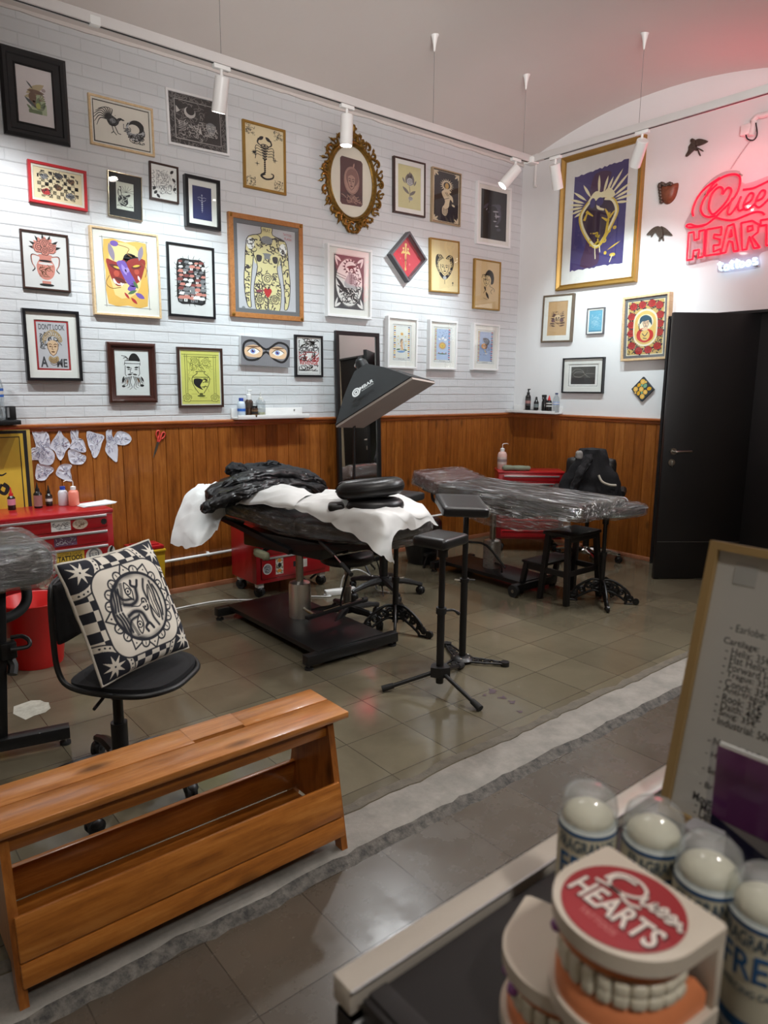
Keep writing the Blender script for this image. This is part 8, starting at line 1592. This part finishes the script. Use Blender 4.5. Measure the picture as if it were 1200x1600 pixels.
for k in range(3):
    a = 0.4+k*2.094; m = MB(); m.cyl((px_, py_, 0.30), (px_+0.34*math.cos(a), py_+0.34*math.sin(a), 0.01), 0.009, BLACK, n=10); m.build('stand_leg', t, world=True)
m = MB(); m.box((px_, py_, 0.30), (0.05, 0.05, 0.05), BLACKPL, 0.006); m.build('stand_collar', t, world=True)
# ------------------------------------------------------------------ ledges with bottles
t = thing('picture_ledge', 'white picture ledge on the chair rail left of the mirror', 'shelf', (-2.88, -0.06, 1.248)); m = MB(); m.box((-2.875, -0.062, 1.252), (0.62, 0.104, 0.014), WHITE_MET, 0.002); m.box((-2.875, -0.008, 1.287), (0.62, 0.012, 0.075), WHITE_MET, 0.002); m.box((-2.875, -0.112, 1.262), (0.62, 0.010, 0.030), WHITE_MET, 0.002); m.build('ledge', t, world=True); m = MB(); m.cyl((-2.64, -0.014, 1.305), (-2.64, -0.018, 1.305), 0.006, STEEL, n=10); m.build('screw', t, world=True)
g = 'bottles on the ledge left of the mirror'; z = 1.2595
bottle('clear bottle with bright blue cap, leftmost on the picture ledge', (-3.13, -0.065, z), [(0.0, 0), (0.028, 0.0), (0.030, 0.005), (0.030, 0.095), (0.024, 0.112), (0.013, 0.12), (0.013, 0.125)], mat('milky_blue', (196, 208, 220), 0.3, var=0.03), [(0.017, 0.12), (0.017, 0.142), (0.0, 0.142)], BLUE_CAP, (0.0304, 0.03, 0.08, mat('pale_label', (186, 200, 216), 0.5), BLUE_LAB), group=g)
def pump(h, mt):
    def f(t): m = MB(); m.cyl((0, 0, h), (0, 0, h+0.02), 0.007, mt, n=12); m.box((0.008, 0, h+0.026), (0.034, 0.014, 0.012), mt, 0.004); m.build('pump', t)
    return f
bottle('brown bottle with white pump top on the ledge left of the mirror', (-3.055, -0.045, z), [(0.0, 0), (0.029, 0.0), (0.030, 0.005), (0.030, 0.115), (0.018, 0.13), (0.016, 0.135)], BROWNB, [(0.018, 0.13), (0.018, 0.165), (0.012, 0.17), (0.0, 0.17)], WHITE_PL, (0.0304, 0.07, 0.11, mat('dark_label', (64, 52, 44), 0.5)), extra=pump(0.17, WHITE_PL), group=g)
bottle('short dark brown jar in front of the white pump bottle on the picture ledge', (-3.035, -0.095, z), [(0.0, 0), (0.022, 0.0), (0.023, 0.004), (0.023, 0.065), (0.02, 0.07)], BROWNB, [(0.021, 0.068), (0.021, 0.085), (0.0, 0.086)], DARKB, (0.0234, 0.012, 0.055, mat('amber_label', (112, 84, 56), 0.5), STKK), group=g)
bottle('clear squeeze bottle with pointed white tip on the ledge left of the mirror', (-2.965, -0.06, z), [(0.0, 0), (0.034, 0.0), (0.036, 0.005), (0.036, 0.11), (0.03, 0.125), (0.016, 0.13)], PL_CLEAR, [(0.018, 0.128), (0.016, 0.145), (0.006, 0.15), (0.003, 0.185), (0.0, 0.186)], mat('milky_plastic', (206, 204, 198), 0.4), fill=[(0.0, 0.003), (0.034, 0.004), (0.034, 0.035), (0.0, 0.035)], fillm=mat('pale_yellow_liquid', (208, 200, 158), 0.3), group=g)
t = thing('wall_ledge', 'white ledge in the room corner under the landscape etching', 'shelf', (-0.06, -0.31, 1.25)); m = MB(); m.box((-0.068, -0.315, 1.254), (0.125, 0.60, 0.014), WHITE_MET, 0.002); m.box((-0.008, -0.315, 1.285), (0.012, 0.60, 0.07), WHITE_MET, 0.002); m.box((-0.128, -0.315, 1.262), (0.010, 0.60, 0.026), WHITE_MET, 0.002); m.build('ledge', t, world=True)
g = 'bottles on the corner ledge'; z = 1.2615
def ry(px): return PR(px, 640, 0.07).y
def trig(t): m = MB(); m.box((-0.01, 0, 0.155), (0.06, 0.02, 0.022), BLACKPL, 0.006); m.tube([(-0.035, 0, 0.15), (-0.036, 0, 0.13), (-0.028, 0, 0.115)], 0.005, BLACKPL, 8, sm=3); m.build('trigger', t)
t = thing('tray', 'small black tray under the leftmost bottles of the corner ledge', 'tray', (-0.065, ry(828), z)); m = MB(); m.box((-0.066, ry(828), z+0.008), (0.085, 0.11, 0.016), BLACKPL, 0.003); m.build('tray_body', t, world=True)
bottle('tall black pump bottle, leftmost on the corner ledge', (-0.055, ry(823), z+0.0165), [(0.0, 0), (0.025, 0.0), (0.027, 0.005), (0.027, 0.125), (0.018, 0.145), (0.012, 0.15)], DARKB, [(0.014, 0.148), (0.014, 0.17), (0.0, 0.172)], BLACKPL, (0.0274, 0.04, 0.11, mat('charcoal_label', (58, 54, 54), 0.5), mat('dusky_label', (150, 108, 104), 0.4)), extra=pump(0.172, BLACKPL), group=g)
bottle('small black bottle with pale label, second on the corner ledge', (-0.075, ry(838), z+0.0165), [(0.0, 0), (0.022, 0.0), (0.024, 0.004), (0.024, 0.075), (0.014, 0.092), (0.01, 0.1)], DARKB, [(0.012, 0.098), (0.009, 0.125), (0.0, 0.13)], BLACKPL, (0.0244, 0.025, 0.06, mat('slate_label', (104, 112, 112), 0.5)), group=g)
bottle('black trigger spray bottle in the middle of the corner ledge', (-0.065, ry(850), z), [(0.0, 0), (0.026, 0.0), (0.028, 0.005), (0.028, 0.095), (0.016, 0.125), (0.012, 0.14)], DARKB, [(0.015, 0.135), (0.015, 0.15), (0.0, 0.15)], BLACKPL, extra=trig, name='spray_bottle', group=g)
bottle('black bottle with white label and red pointed cap on the corner ledge', (-0.08, ry(858.5), z), [(0.0, 0), (0.026, 0.0), (0.028, 0.005), (0.028, 0.095), (0.02, 0.112), (0.012, 0.118)], DARKB, [(0.015, 0.115), (0.012, 0.13), (0.003, 0.16), (0.0, 0.161)], RED_CAP, (0.0284, 0.055, 0.09, STKW, STKK), group=g)
bottle('clear water bottle with blue label, rightmost on the corner ledge', (-0.075, ry(869), z), [(0.0, 0), (0.028, 0.0), (0.031, 0.006), (0.029, 0.04), (0.032, 0.06), (0.032, 0.11), (0.026, 0.14), (0.013, 0.165), (0.013, 0.172)], PL_CLEAR, [(0.0145, 0.17), (0.0145, 0.185), (0.0, 0.185)], mat('dark_blue_cap', (54, 66, 98), 0.4), (0.0325, 0.075, 0.1, mat('pale_blue_label', (126, 152, 204), 0.45), STKW), name='water_bottle', group=g)
# thin conduit next to the corner
t = thing('wall_conduit', 'short white conduit coming down the white wall near the corner', 'pipe', (-0.02, -0.165, 3.2)); q = PR(836, 290, 0.015); m = MB(); m.cyl((-0.015, q.y, q.z), (-0.015, q.y, q.z+0.42), 0.013, WHITE_PL, n=12); m.box((-0.012, q.y, q.z-0.005), (0.024, 0.03, 0.02), WHITE_PL, 0.003); m.build('tube', t, world=True)
# ------------------------------------------------------------------ neon sign
NEON = emat('neon_red', (255, 8, 36), 0.5); NEW = emat('neon_white', (180, 226, 255), 1.6); ACR = clear('acrylic_sheet', (244, 240, 242), 0.05, 0.05, edge=0.4)
t = thing('neon_sign', 'glowing red and white neon sign reading Queen Hearts tattoos at the right edge', 'neon sign', (0, -2.1, 2.75))
def NP(x, y): q = PR(1030+x/7.059, 230+y/7.059, 0.045); return q          # points read in the sign's own plane
def neon(lines, r, mt, nm): 
    m = MB()
    for ln, cl in lines: m.tube([NP(x, y) for x, y in ln], r, mt, 8, closed=cl, sm=5)
    m.build(nm, t, world=True, smooth=60)
neon([([(670, 335), (520, 440), (420, 560), (370, 690), (375, 760)], False), ([(640, 405), (520, 530), (460, 660), (480, 740), (540, 770), (620, 755)], False),
      ([(530, 510), (600, 400), (700, 330), (800, 298), (870, 310), (895, 360), (870, 480), (800, 590), (700, 690), (600, 790), (500, 860), (400, 880), (320, 885), (300, 865), (340, 850), (420, 870), (520, 850)], False),
      ([(690, 520), (700, 460), (660, 440), (600, 490), (560, 580), (550, 680), (590, 740), (660, 690), (740, 600), (790, 510), (790, 460), (750, 450), (700, 520)], False),
      ([(610, 770), (720, 800), (830, 800), (960, 750), (1060, 715), (1130, 720), (1160, 745)], False)], 0.0075, NEON, 'letter_q')
neon([([(810, 560), (770, 660), (755, 730), (790, 735), (860, 640), (905, 540)], False), ([(905, 540), (870, 640), (880, 700), (930, 680)], False),
      ([(930, 640), (1010, 590), (1040, 520), (1000, 510), (950, 590), (930, 660), (970, 690), (1060, 620)], False), ([(1060, 600), (1140, 560), (1170, 490), (1130, 480), (1080, 560), (1060, 640), (1110, 660), (1190, 590)], False),
      ([(1190, 590), (1280, 490), (1250, 570), (1230, 620)], False), ([(1240, 590), (1300, 500), (1340, 480), (1340, 560), (1350, 600), (1400, 560)], False), ([(925, 470), (1040, 450), (1130, 410), (1260, 350), (1400, 320)], False)], 0.0075, NEON, 'word_queen')
def outline(x, top, bot, w, kind):
    return {'H': [[(x+10, top+30), (x+w*.35, top+20), (x+w*.38, top+110), (x+w*.66, top+95), (x+w*.66, top+10), (x+w, top-5), (x+w*.9, bot-20), (x+w*.6, bot-5), (x+w*.66, top+215), (x+w*.34, top+225), (x+w*.28, bot+10), (x-10, bot+22)]],
            'E': [[(x, top+20), (x+w, top-10), (x+w*.95, top+80), (x+w*.5, top+75), (x+w*.45, top+115), (x+w*.9, top+130), (x+w*.85, top+190), (x+w*.45, top+195), (x+w*.45, top+265), (x+w*.9, top+235), (x+w*.95, bot-25), (x-20, bot)]],
            'A': [[(x+w*.35, top+15), (x+w*.72, top-10), (x+w*1.0, bot-25), (x+w*.72, bot-15), (x+w*.64, top+190), (x+w*.42, top+180), (x+w*.24, bot-5), (x-w*.05, bot+5)], [(x+w*.45, top+135), (x+w*.56, top+55), (x+w*.62, top+125)]],
            'R': [[(x, top+10), (x+w*.6, top-15), (x+w*.98, top+30), (x+w*.92, top+110), (x+w*.6, top+165), (x+w*1.02, bot-30), (x+w*.7, bot-20), (x+w*.45, top+160), (x+w*.3, bot-10), (x+w*.05, bot)], [(x+w*.35, top+50), (x+w*.62, top+40), (x+w*.64, top+85), (x+w*.36, top+105)]],
            'T': [[(x, top+20), (x+w, top-10), (x+w*1.02, top+60), (x+w*.68, top+60), (x+w*.68, bot-20), (x+w*.36, bot-10), (x+w*.38, top+70), (x, top+80)]],
            'S': [[(x+w*.9, top+10), (x+w*.5, top-10), (x+w*.1, top+40), (x+w*.15, top+130), (x+w*.6, top+190), (x+w*.55, top+240), (x, top+220), (x+w*.1, bot-20), (x+w*.6, bot), (x+w, top+230), (x+w*.9, top+140), (x+w*.45, top+90), (x+w*.5, top+50), (x+w*.95, top+80)]]}[kind]
for kind, x, w, dy in (('H', 315, 190, 0), ('E', 525, 165, -28), ('A', 690, 185, -60), ('R', 905, 200, -90), ('T', 1120, 170, -130), ('S', 1300, 150, -160)):
    m = MB()
    for ln in outline(x, 915+dy, 1225+dy, w, kind):
        P_ = [NP(a, b) for a, b in ln]; P2 = []
        for i in range(len(P_)): a_, b_ = P_[i], P_[(i+1) % len(P_)]; P2 += [a_.lerp(b_, .04), a_.lerp(b_, .35), a_.lerp(b_, .65), a_.lerp(b_, .96)]
        m.tube(P2, 0.0068, NEON, 8, closed=True, sm=2)
    m.build('letter_'+kind.lower(), t, world=True, smooth=60)
neon([([(670, 1265), (665, 1340), (690, 1355)], False), ([(645, 1290), (700, 1282)], False), ([(760, 1300), (725, 1305), (720, 1350), (755, 1345), (762, 1300), (765, 1345)], False), ([(800, 1245), (797, 1325), (815, 1335)], False), ([(775, 1275), (830, 1265)], False), ([(855, 1235), (852, 1318), (870, 1325)], False), ([(835, 1262), (885, 1252)], False),
      ([(905, 1270), (890, 1300), (905, 1322), (935, 1300), (925, 1268)], True), ([(975, 1255), (958, 1285), (975, 1308), (1005, 1285), (995, 1252)], True), ([(1075, 1225), (1040, 1228), (1040, 1255), (1070, 1262), (1075, 1285), (1035, 1295)], False)], 0.006, NEW, 'word_tattoos')
outl = [(290, 1250), (300, 960), (270, 860), (350, 700), (480, 440), (680, 280), (880, 260), (940, 400), (1400, 270), (1480, 600), (1480, 1040), (1120, 1160), (1110, 1290), (1060, 1335), (680, 1385), (635, 1340), (640, 1240), (330, 1300)]
P_ = [NP(x, y) for x, y in outl]
m = MB(M(((0, 0, 1, 0), (1, 0, 0, 0), (0, 1, 0, 0), (0, 0, 0, 1)))); m.prism(sm2([(p.y, p.z) for p in P_], 4), -0.036, -0.032, ACR); m.build('acrylic_panel', t, world=True, smooth=20)
m = MB()
for x, y in ((380, 1200), (500, 520), (880, 300), (700, 1330), (1050, 1300)): q = NP(x, y); m.cyl((-0.036, q.y, q.z), (0.0, q.y, q.z), 0.008, STEEL, n=12)
m.build('standoff', t, world=True)
t = thing('cable_box', 'white cable box and conduit above the neon sign at the right edge', 'cable box', (-0.03, -2.14, 3.40)); q = PR(1166, 203, 0.03); q2 = PR(1200, 178, 0.03); q3 = PR(1176, 190, 0.03)
m = MB(); m.box((-0.025, q.y, q.z), (0.05, 0.07, 0.075), WHITE_PL, 0.006); m.build('box_body', t, world=True); m = MB(); m.tube([q3, PR(1185, 181, 0.03), q2, q2+V((0, -0.4, 0.03))], 0.020, WHITE_PL, 10, sm=4); m.tube([q3+V((0, -.01, -.0)), PR(1174, 212, 0.04)], 0.02, WHITE_PL, 10); m.build('conduit', t, world=True)
m = MB(); m.tube([PR(1165, 209, 0.04), PR(1168, 217, 0.04), PR(1177, 219, 0.04), PR(1183, 210, 0.04), PR(1181, 192, 0.04)], 0.005, BLACKPL, 8, sm=5); m.tube([PR(1173, 219, 0.03), PR(1158, 240, 0.03), PR(1142, 264, 0.035)], 0.0035, mat('clear_cord', (170, 150, 152), 0.4), 6, sm=3); m.build('lead', t, world=True)
l = bpy.data.lights.new('neon_fill', 'POINT'); l.energy = 2.2; l.color = (1.0, 0.05, 0.12); l.shadow_soft_size = 0.3; o = bpy.data.objects.new('neon_fill', l); COL.objects.link(o); o.location = (-0.34, -2.2, 2.95)  # unseen red point light added before the sign to redden the ceiling
# ================================================================== counter in the foreground
CZ = 1.10
t = thing('counter', 'black-topped reception counter with cream edge strip, bottom right foreground', 'counter', (-5.1, -4.7, 0)); CTB = mat('counter_black', (34, 31, 31), 0.4, var=0.1); CTS = mat('counter_edge', (190, 180, 168), 0.35, var=0.03); CTW = mat('counter_side_grey', (150, 150, 150), 0.45, var=0.04)
cx0, cx1, cyf, cyb = -5.425, -4.985, -4.470, -4.95
m = MB(); m.box(((cx0+cx1)/2, (cyf+cyb)/2-0.012, CZ-0.014), (cx1-cx0-0.01, cyf-cyb-0.03, 0.02), CTB, 0.001); m.build('top', t, world=True)
m = MB(); m.box(((cx0+cx1)/2, cyf-0.010, CZ-0.010), (cx1-cx0, 0.020, 0.020), CTS, 0.0012); m.build('edge_strip', t, world=True)
m = MB(); m.box(((cx0+cx1)/2, cyf-0.0212, CZ-0.0008), (cx1-cx0, 0.002, 0.002), ALU); m.build('metal_trim', t, world=True)
m = MB(); m.box(((cx0+cx1)/2, cyf-0.013, CZ/2-0.012), (cx1-cx0, 0.018, CZ-0.024), CTB); m.box((cx0+0.011, cyf-0.014, CZ/2-0.012), (0.02, 0.022, CZ-0.024), CTW); m.build('front_panel', t, world=True)
m = MB(); m.box((cx0+0.022, (cyf+cyb)/2-0.02, CZ/2-0.014), (0.016, cyf-cyb-0.04, CZ-0.03), CTB); m.box((cx1-0.012, (cyf+cyb)/2-0.02, CZ/2-0.014), (0.016, cyf-cyb-0.04, CZ-0.03), CTB); m.build('side_panel', t, world=True)
m = MB(); m.box((cx0+0.018, (cyf+cyb)/2-0.012, CZ-0.008), (0.016, cyf-cyb-0.03, 0.012), CTB, 0.001); m.build('rim', t, world=True)
CZ = CZ-0.0035
# price list in a wooden frame, leaning back
bl = V((-5.063, -4.508, CZ)); tl = V((-5.01, -4.51, 1.358)); u3 = (tl-bl).normalized(); r3 = V((0.02, -1, 0)).normalized(); n3 = r3.cross(u3); n3 = n3 if n3.x < 0 else -n3; r3 = u3.cross(n3)
W3, H3 = 0.225, (tl-bl).length; T = M((r3, u3, n3)).transposed().to_4x4(); T.translation = bl+r3*W3/2+u3*H3/2+V((0.0, 0, 0.0))
t = thing('menu_frame', 'gold-edged frame with a printed piercing price list, standing on the counter', 'price list', mtx=T)
FG = mat('menu_wood', (150, 122, 78), 0.45, var=0.08)
m = MB(); m.ring(W3, H3, [(0, -0.012), (0, 0.006), (0.008, 0.006), (0.008, -0.001)], FG); m.box((0, 0, -0.008), (W3-0.004, H3-0.004, 0.008), FG); m.build('frame', t)
m = D(None, W3/2, -0.0008); aa = H3/W3; bgd(m, aa*0.985, ink('menu_paper', 196, 190, 184)); mk = ink('menu_ink', 52, 50, 52); hh = 2*aa
items = [(.283, '- Earlobe: 20\u20ac', 0), (.337, 'Cartilage:', 1), (.364, '- Helix: 35\u20ac', 0), (.391, '- Flat Helix: 35\u20ac', 0), (.418, '- Forward Helix: 35\u20ac', 0), (.447, '- Tragus: 35\u20ac', 0), (.474, '- Conch: 35\u20ac', 0), (.500, '- Anti-tragus: 35\u20ac', 0), (.527, '- Rook: 35\u20ac', 0), (.555, '- Daith: 40\u20ac', 0), (.583, '- Snug: 35\u20ac', 0), (.610, '- Industrial: 50\u20ac', 0), (.685, '- Nostril: 20\u20ac', 0), (.735, '- High Nostril: 70\u20ac', 0), (.79, '- Septum: 35\u20ac', 0), (.845, '- Bridge: 40\u20ac', 0), (.895, 'Mouth:', 1), (.92, '- Medusa: 35\u20ac', 0), (.945, '- Labret: 35\u20ac', 0), (.968, '- Tongue: 40\u20ac', 0)]
for f, s, b in items:
    vs, fs, xa, xb, ya, yb = text_geo(s, .012 if b else .004); w = (xb-xa)*.074; m.T(mk, s, -.76+w/2+(0.0 if b else .03), aa-f*hh, w, .068 if not b else .072, 0, .012 if b else .004)
m.P(ink('menu_grey_box', 176, 172, 168), rect(-.78, aa-.32, -.6, aa-.14)); m.build('price_list', t, smooth=0, fix=False)
m = MB(); m.add([(-W3/2+.008, -H3/2+.008, .002), (W3/2-.008, -H3/2+.008, .002), (W3/2-.008, H3/2-.008, .002), (-W3/2+.008, H3/2-.008, .002)], [[0, 1, 2, 3]], GLASS); m.build('glass', t, smooth=0, fix=False)
# leaflet holder
PUR = ink('leaflet_purple', 116, 46, 108); NVY = ink('leaflet_navy', 26, 24, 60); LGY = ink('leaflet_grey', 168, 160, 152)
XL = -5.128; a_ = hit(1120, 1155, 0, XL); lz = a_.z
t = thing('leaflet_holder', 'clear holder of purple and navy leaflets in front of the price list', 'leaflets', (XL, a_.y-0.05, CZ))
m = MB(); m.box((XL+0.006, a_.y-0.05, (CZ+lz-0.006)/2), (0.006, 0.10, lz-0.006-CZ), LGY); m.build('leaflet_stack', t, world=True)
T = M(((0, 0, -1, XL+0.0028), (-1, 0, 0, a_.y-0.05), (0, 1, 0, (CZ+lz)/2), (0, 0, 0, 1))); hz = (lz-CZ)/2/0.05
m = D(T, 0.05, 0); m.P(PUR, rect(-1, -.1, 1, hz-.12)); m.P(NVY, [(-1, -hz), (1, -hz), (1, -.75), (-1, -.05)]); m.P(NVY, sm2([(-.15, hz-.3), (.05, .45), (.6, -.15), (1, -.4), (1, hz-.2), (.2, hz-.2)], 3)); m.P(LGY, sm2([(.05, hz-.25), (.2, .5), (.7, .0), (1, -.2), (1, .2), (.6, .6), (.5, hz-.2)], 3)); m.P(LGY, rect(-.15, hz-.5, 1, hz-.12)); m.build('leaflet_print', t, world=True, smooth=0, fix=False)
m = MB(); m.box((XL-0.004, a_.y-0.05, (CZ+lz)/2), (0.0016, 0.104, lz-CZ), clear('holder_acrylic', (246, 246, 248), 0.03, 0.03, edge=0.12)); m.box((XL+0.002, a_.y-0.05, CZ+0.003), (0.022, 0.104, 0.004), WHITE_PL, 0.001); m.box((XL-0.004, a_.y-0.03, lz), (0.002, 0.05, 0.0025), WHITE_PL); m.build('acrylic_front', t, world=True)  # white strip along the holder's top edge is a painted highlight
t = thing('card_box', 'small pale plastic box between the bottles and the leaflets', 'box', (-5.175, -4.575, CZ)); q = hit(1092, 1290, 0, -5.17); m = MB(); m.box((-5.17, q.y-0.004, (CZ+q.z)/2), (0.02, 0.026, q.z-CZ), mat('pale_box', (140, 138, 140), 0.4), 0.002); m.build('carton', t, world=True)
# after-care bottles with clear dome caps
CAPC = clear('dome_cap', (244, 247, 247), 0.06, 0.08, edge=0.4, white_mix=0.16); CRL = mat('cream_label', (206, 200, 178), 0.5, var=0.03); LBL = ink('label_blue', 44, 92, 140); LTX = ink('label_text', 74, 96, 112); NOZ = mat('ivory_nozzle', (240, 232, 210), 0.45)
g = 'fragrance free bottles on the counter'
BT = [((922, 1228), 0.0, 'clear-capped fragrance free bottle nearest the counter edge, beside the price list', 0.119), ((1025, 1254), 0.25, 'clear-capped fragrance free bottle second from the counter edge', 0.117), ((1112, 1310), 0.1, 'clear-capped fragrance free bottle directly behind the red-emblem dental cast', 0.116), ((1203, 1362), -0.2, 'clear bottle with blue-edged label cut by the right edge of the photo', 0.112)]
for (px, py), rz, lab, H in BT:
    p = PF(px, py, CZ+H); p.z = CZ; face_a = math.atan2(CAM.y-p.y, CAM.x-p.x)+rz; r = 0.0205
    t = thing('spray_bottle', lab, 'bottle', tuple(p), face_a, group=g)
    m = MB(); m.lathe([(0.0, 0.0), (r-0.002, 0.0), (r, 0.003), (r, H-0.027), (r-0.003, H-0.025), (0.016, H-0.024), (0.0, H-0.024)], mat('bottle_body', (222, 226, 224), 0.3, var=0.02), 32); m.build('body', t, smooth=40)
    m = MB(); m.lathe([(r+0.0004, 0.012), (r+0.0004, H-0.027)], CRL, 40, caps=False); m.lathe([(r+0.0007, H-0.0298), (r+0.0007, H-0.027)], LBL, 40, caps=False); m.lathe([(r+0.0007, 0.012), (r+0.0007, 0.02)], LBL, 40, caps=False); lb = m.build('label', t, smooth=40)
    def curved(st, z, h, ang, mt, wmax):
        vs, fs, xa, xb, ya, yb = text_geo(st, .015); kx = wmax/(xb-xa); ky = h/(yb-ya); R0 = r+0.001
        return [(R0*math.cos((x-(xa+xb)/2)*kx/R0+ang), R0*math.sin((x-(xa+xb)/2)*kx/R0+ang), z+(y-(ya+yb)/2)*ky) for x, y in vs], fs
    m = MB()
    for st, z, h, w in (('FRAGRANCE', H-0.0365, 0.0095, 0.044), ('FREE', H-0.054, 0.018, 0.040), ('PIERCING CARE', H-0.071, 0.005, 0.036)): vs, fs = curved(st, z, h, 0, LBL, w); m.add(vs, fs, LTX if st != 'FREE' else LBL)
    sub_ = m.build('label_text', lb, smooth=0, fix=False)
    m = MB(); m.lathe([(0.0182, H-0.0242), (0.0182, H-0.0225), (0.0172, H-0.0195), (0.0125, H-0.016), (0.006, H-0.0135), (0.0, H-0.013)], NOZ, 20); m.build('nozzle', t, smooth=40)
    m = MB(); m.lathe([(r-0.0004, H-0.0265), (r, H-0.025), (r, H-0.014), (r*0.93, H-0.007), (r*0.7, H-0.002), (r*0.35, H), (0.0, H)], CAPC, 32); m.build('dome_cap', t, smooth=60)
# articulated dental casts
CAST = mat('cast_plate', (212, 200, 184), 0.45, var=0.03); GUM = mat('gum_pink', (222, 134, 88), 0.4, var=0.06, vs=40); TOOTH = mat('tooth_ivory', (222, 214, 194), 0.25, var=0.05); EMB = ink('emblem_red', 160, 36, 42); EMW = ink('emblem_white', 234, 222, 212); PUR2 = mat('purple_wax', (146, 84, 150), 0.4)
def plate(rx, ry): 
    pts = oval(0, 0, rx, ry, 40, 0, -PI*0.5, PI*0.5)                # D shape: round front (+x), square back
    return [(x+0.0, y) for x, y in pts]+[(-0.032, ry), (-0.034, ry-0.003), (-0.034, -ry+0.003), (-0.032, -ry)]
def jaw(t, z0, z1, up, nm):
    m = MB(); R1, R2 = 0.034, 0.031
    arch = [(-0.026, 0.0365)]+[(0.0375*math.cos(a), 0.0365*math.sin(a)) for a in [PI/2-PI*k/24 for k in range(25)]]+[(-0.026, -0.0365)]
    inn = [(x*0.45-0.003, y*0.5) for x, y in arch]; N = len(arch); vs = []; fs = []
    lv = [(z0, 1.0), (z0+(z1-z0)*0.6, 1.0), (z1, 0.86)]
    for z, k in lv: vs += [(x*k, y*k, z) for x, y in arch]
    for z, k in lv: vs += [(x*(1 if k == 1 else 1.15), y*(1 if k == 1 else 1.15), z) for x, y in inn]
    for j in range(2):
        for i in range(N-1): fs.append([j*N+i, j*N+i+1, (j+1)*N+i+1, (j+1)*N+i]); fs.append([(3+j)*N+i+1, (3+j)*N+i, (4+j)*N+i, (4+j)*N+i+1])
    for i in range(N-1): fs.append([2*N+i, 2*N+i+1, 5*N+i+1, 5*N+i])
    for e in (0, N-1): fs += [[e, N+e, 4*N+e, 3*N+e], [N+e, 2*N+e, 5*N+e, 4*N+e]]
    m.add(vs, fs, GUM); g_ = m.build(nm, t, smooth=40)
    for k in range(14):
        a = PI/2*1.18-PI*1.18*(k+0.5)/14; w = 0.0042+0.0018*abs(k-6.5)/6.5; hx = 0.0092-0.0005*abs(k-6.5)
        c = V((0.0335*math.cos(a), 0.0325*math.sin(a), z1+up*hx*0.42)); m = MB(TM(c, a)); rbox(m, (0, 0, 0), (0.007, w*1.9*0.92, hx*1.15), 0.0024, TOOTH, 4); m.build('tooth', t, smooth=60)
def cast(lab, p, rz, emblem, H=0.062):
    t = thing('dental_cast', lab, 'dental model', p, rz, group='dental casts on the counter')
    for nm, z in (('lower_plate', 0.0), ('upper_plate', H-0.010)):
        m = MB(); m.prism(plate(0.040, 0.041), z, z+0.010, CAST); o = m.build(nm, t, smooth=30); b = o.modifiers.new('bevel', 'BEVEL'); b.width = 0.0018; b.segments = 2; b.limit_method = 'ANGLE'
    m = MB(); m.box((-0.031, 0, H/2), (0.006, 0.080, H-0.0204), CAST, 0.001); m.build('back_wall', t)
    jaw(t, 0.0101, H*0.44, 1, 'lower_gum'); jaw(t, H-0.0101, H*0.66, -1, 'upper_gum')
    m = MB()
    for q in ((0.0265, -0.0245, H-0.018), (0.013, -0.0335, H-0.019)): m.ell(q, (0.006, 0.0045, 0.004), PUR2, 8)
    m.build('wax_mark', t, smooth=60)
    if emblem:
        m = D(TM((0.003, 0, H+0.0004), emblem[0]), 0.034, 0); m.P(EMB, oval(0, 0, 1, 1, 48)); K2 = ink('emblem_dark', 70, 20, 24)
        for mt, dx, w in ((K2, .025, .085), (EMW, 0, .06)):
            S_ = lambda *l: m.S(mt, w, *[[(x+dx, y-dx) for x, y in q] for q in l])
            S_(smooth_l([(-.62, .30), (-.55, .60), (-.25, .72), (.0, .62), (.05, .42), (-.15, .25), (-.42, .22), (-.55, .38), (-.45, .58), (-.2, .62)]), smooth_l([(-.7, .15), (-.3, .22), (.0, .12), (.2, .2)]), smooth_l([(.1, .52), (.12, .32), (.22, .34), (.28, .52), (.3, .32), (.38, .34)]), smooth_l([(.36, .38), (.5, .46), (.44, .55), (.38, .42), (.46, .32), (.56, .4)]), smooth_l([(.54, .36), (.68, .42), (.62, .52), (.56, .4), (.62, .3), (.72, .36)]), smooth_l([(.72, .32), (.76, .46), (.84, .3), (.88, .34)]))
        m.T(K2, 'HEARTS', .02, -.20, 1.72, .56, 0, .05); m.T(EMW, 'HEARTS', 0, -.18, 1.66, .5, 0, .02); m.T(ink('emblem_pink', 214, 136, 130), 'TATTOOS', .0, -.62, .7, .12); m.build('emblem', t, smooth=0, fix=False)
    return t
def cast_at(lab, xa, ya, xb, yb, z, emblem, base, rot=0.0):
    a_, b_ = PF(xa, ya, z), PF(xb, yb, z); w_ = (b_-a_).normalized(); f_ = V((w_.y, -w_.x, 0)); f_ = f_ if f_.dot(CAM-a_) > 0 else -f_
    RZ = M.Rotation(rot, 3, 'Z'); w_ = RZ @ w_; f_ = RZ @ f_
    c = a_+w_*0.041+f_*0.034; cast(lab, (c.x, c.y, base), math.atan2(f_.y, f_.x), emblem, z-base)
cast_at('dental cast with a round red Hearts emblem on its top plate, bottom right', 950, 1320, 1152, 1455, 1.212, (PI/2,), 1.1505)
cast_at('plain-topped dental cast left of the one with the red emblem', 823, 1397, 975, 1493, 1.150, None, CZ, 0.25)
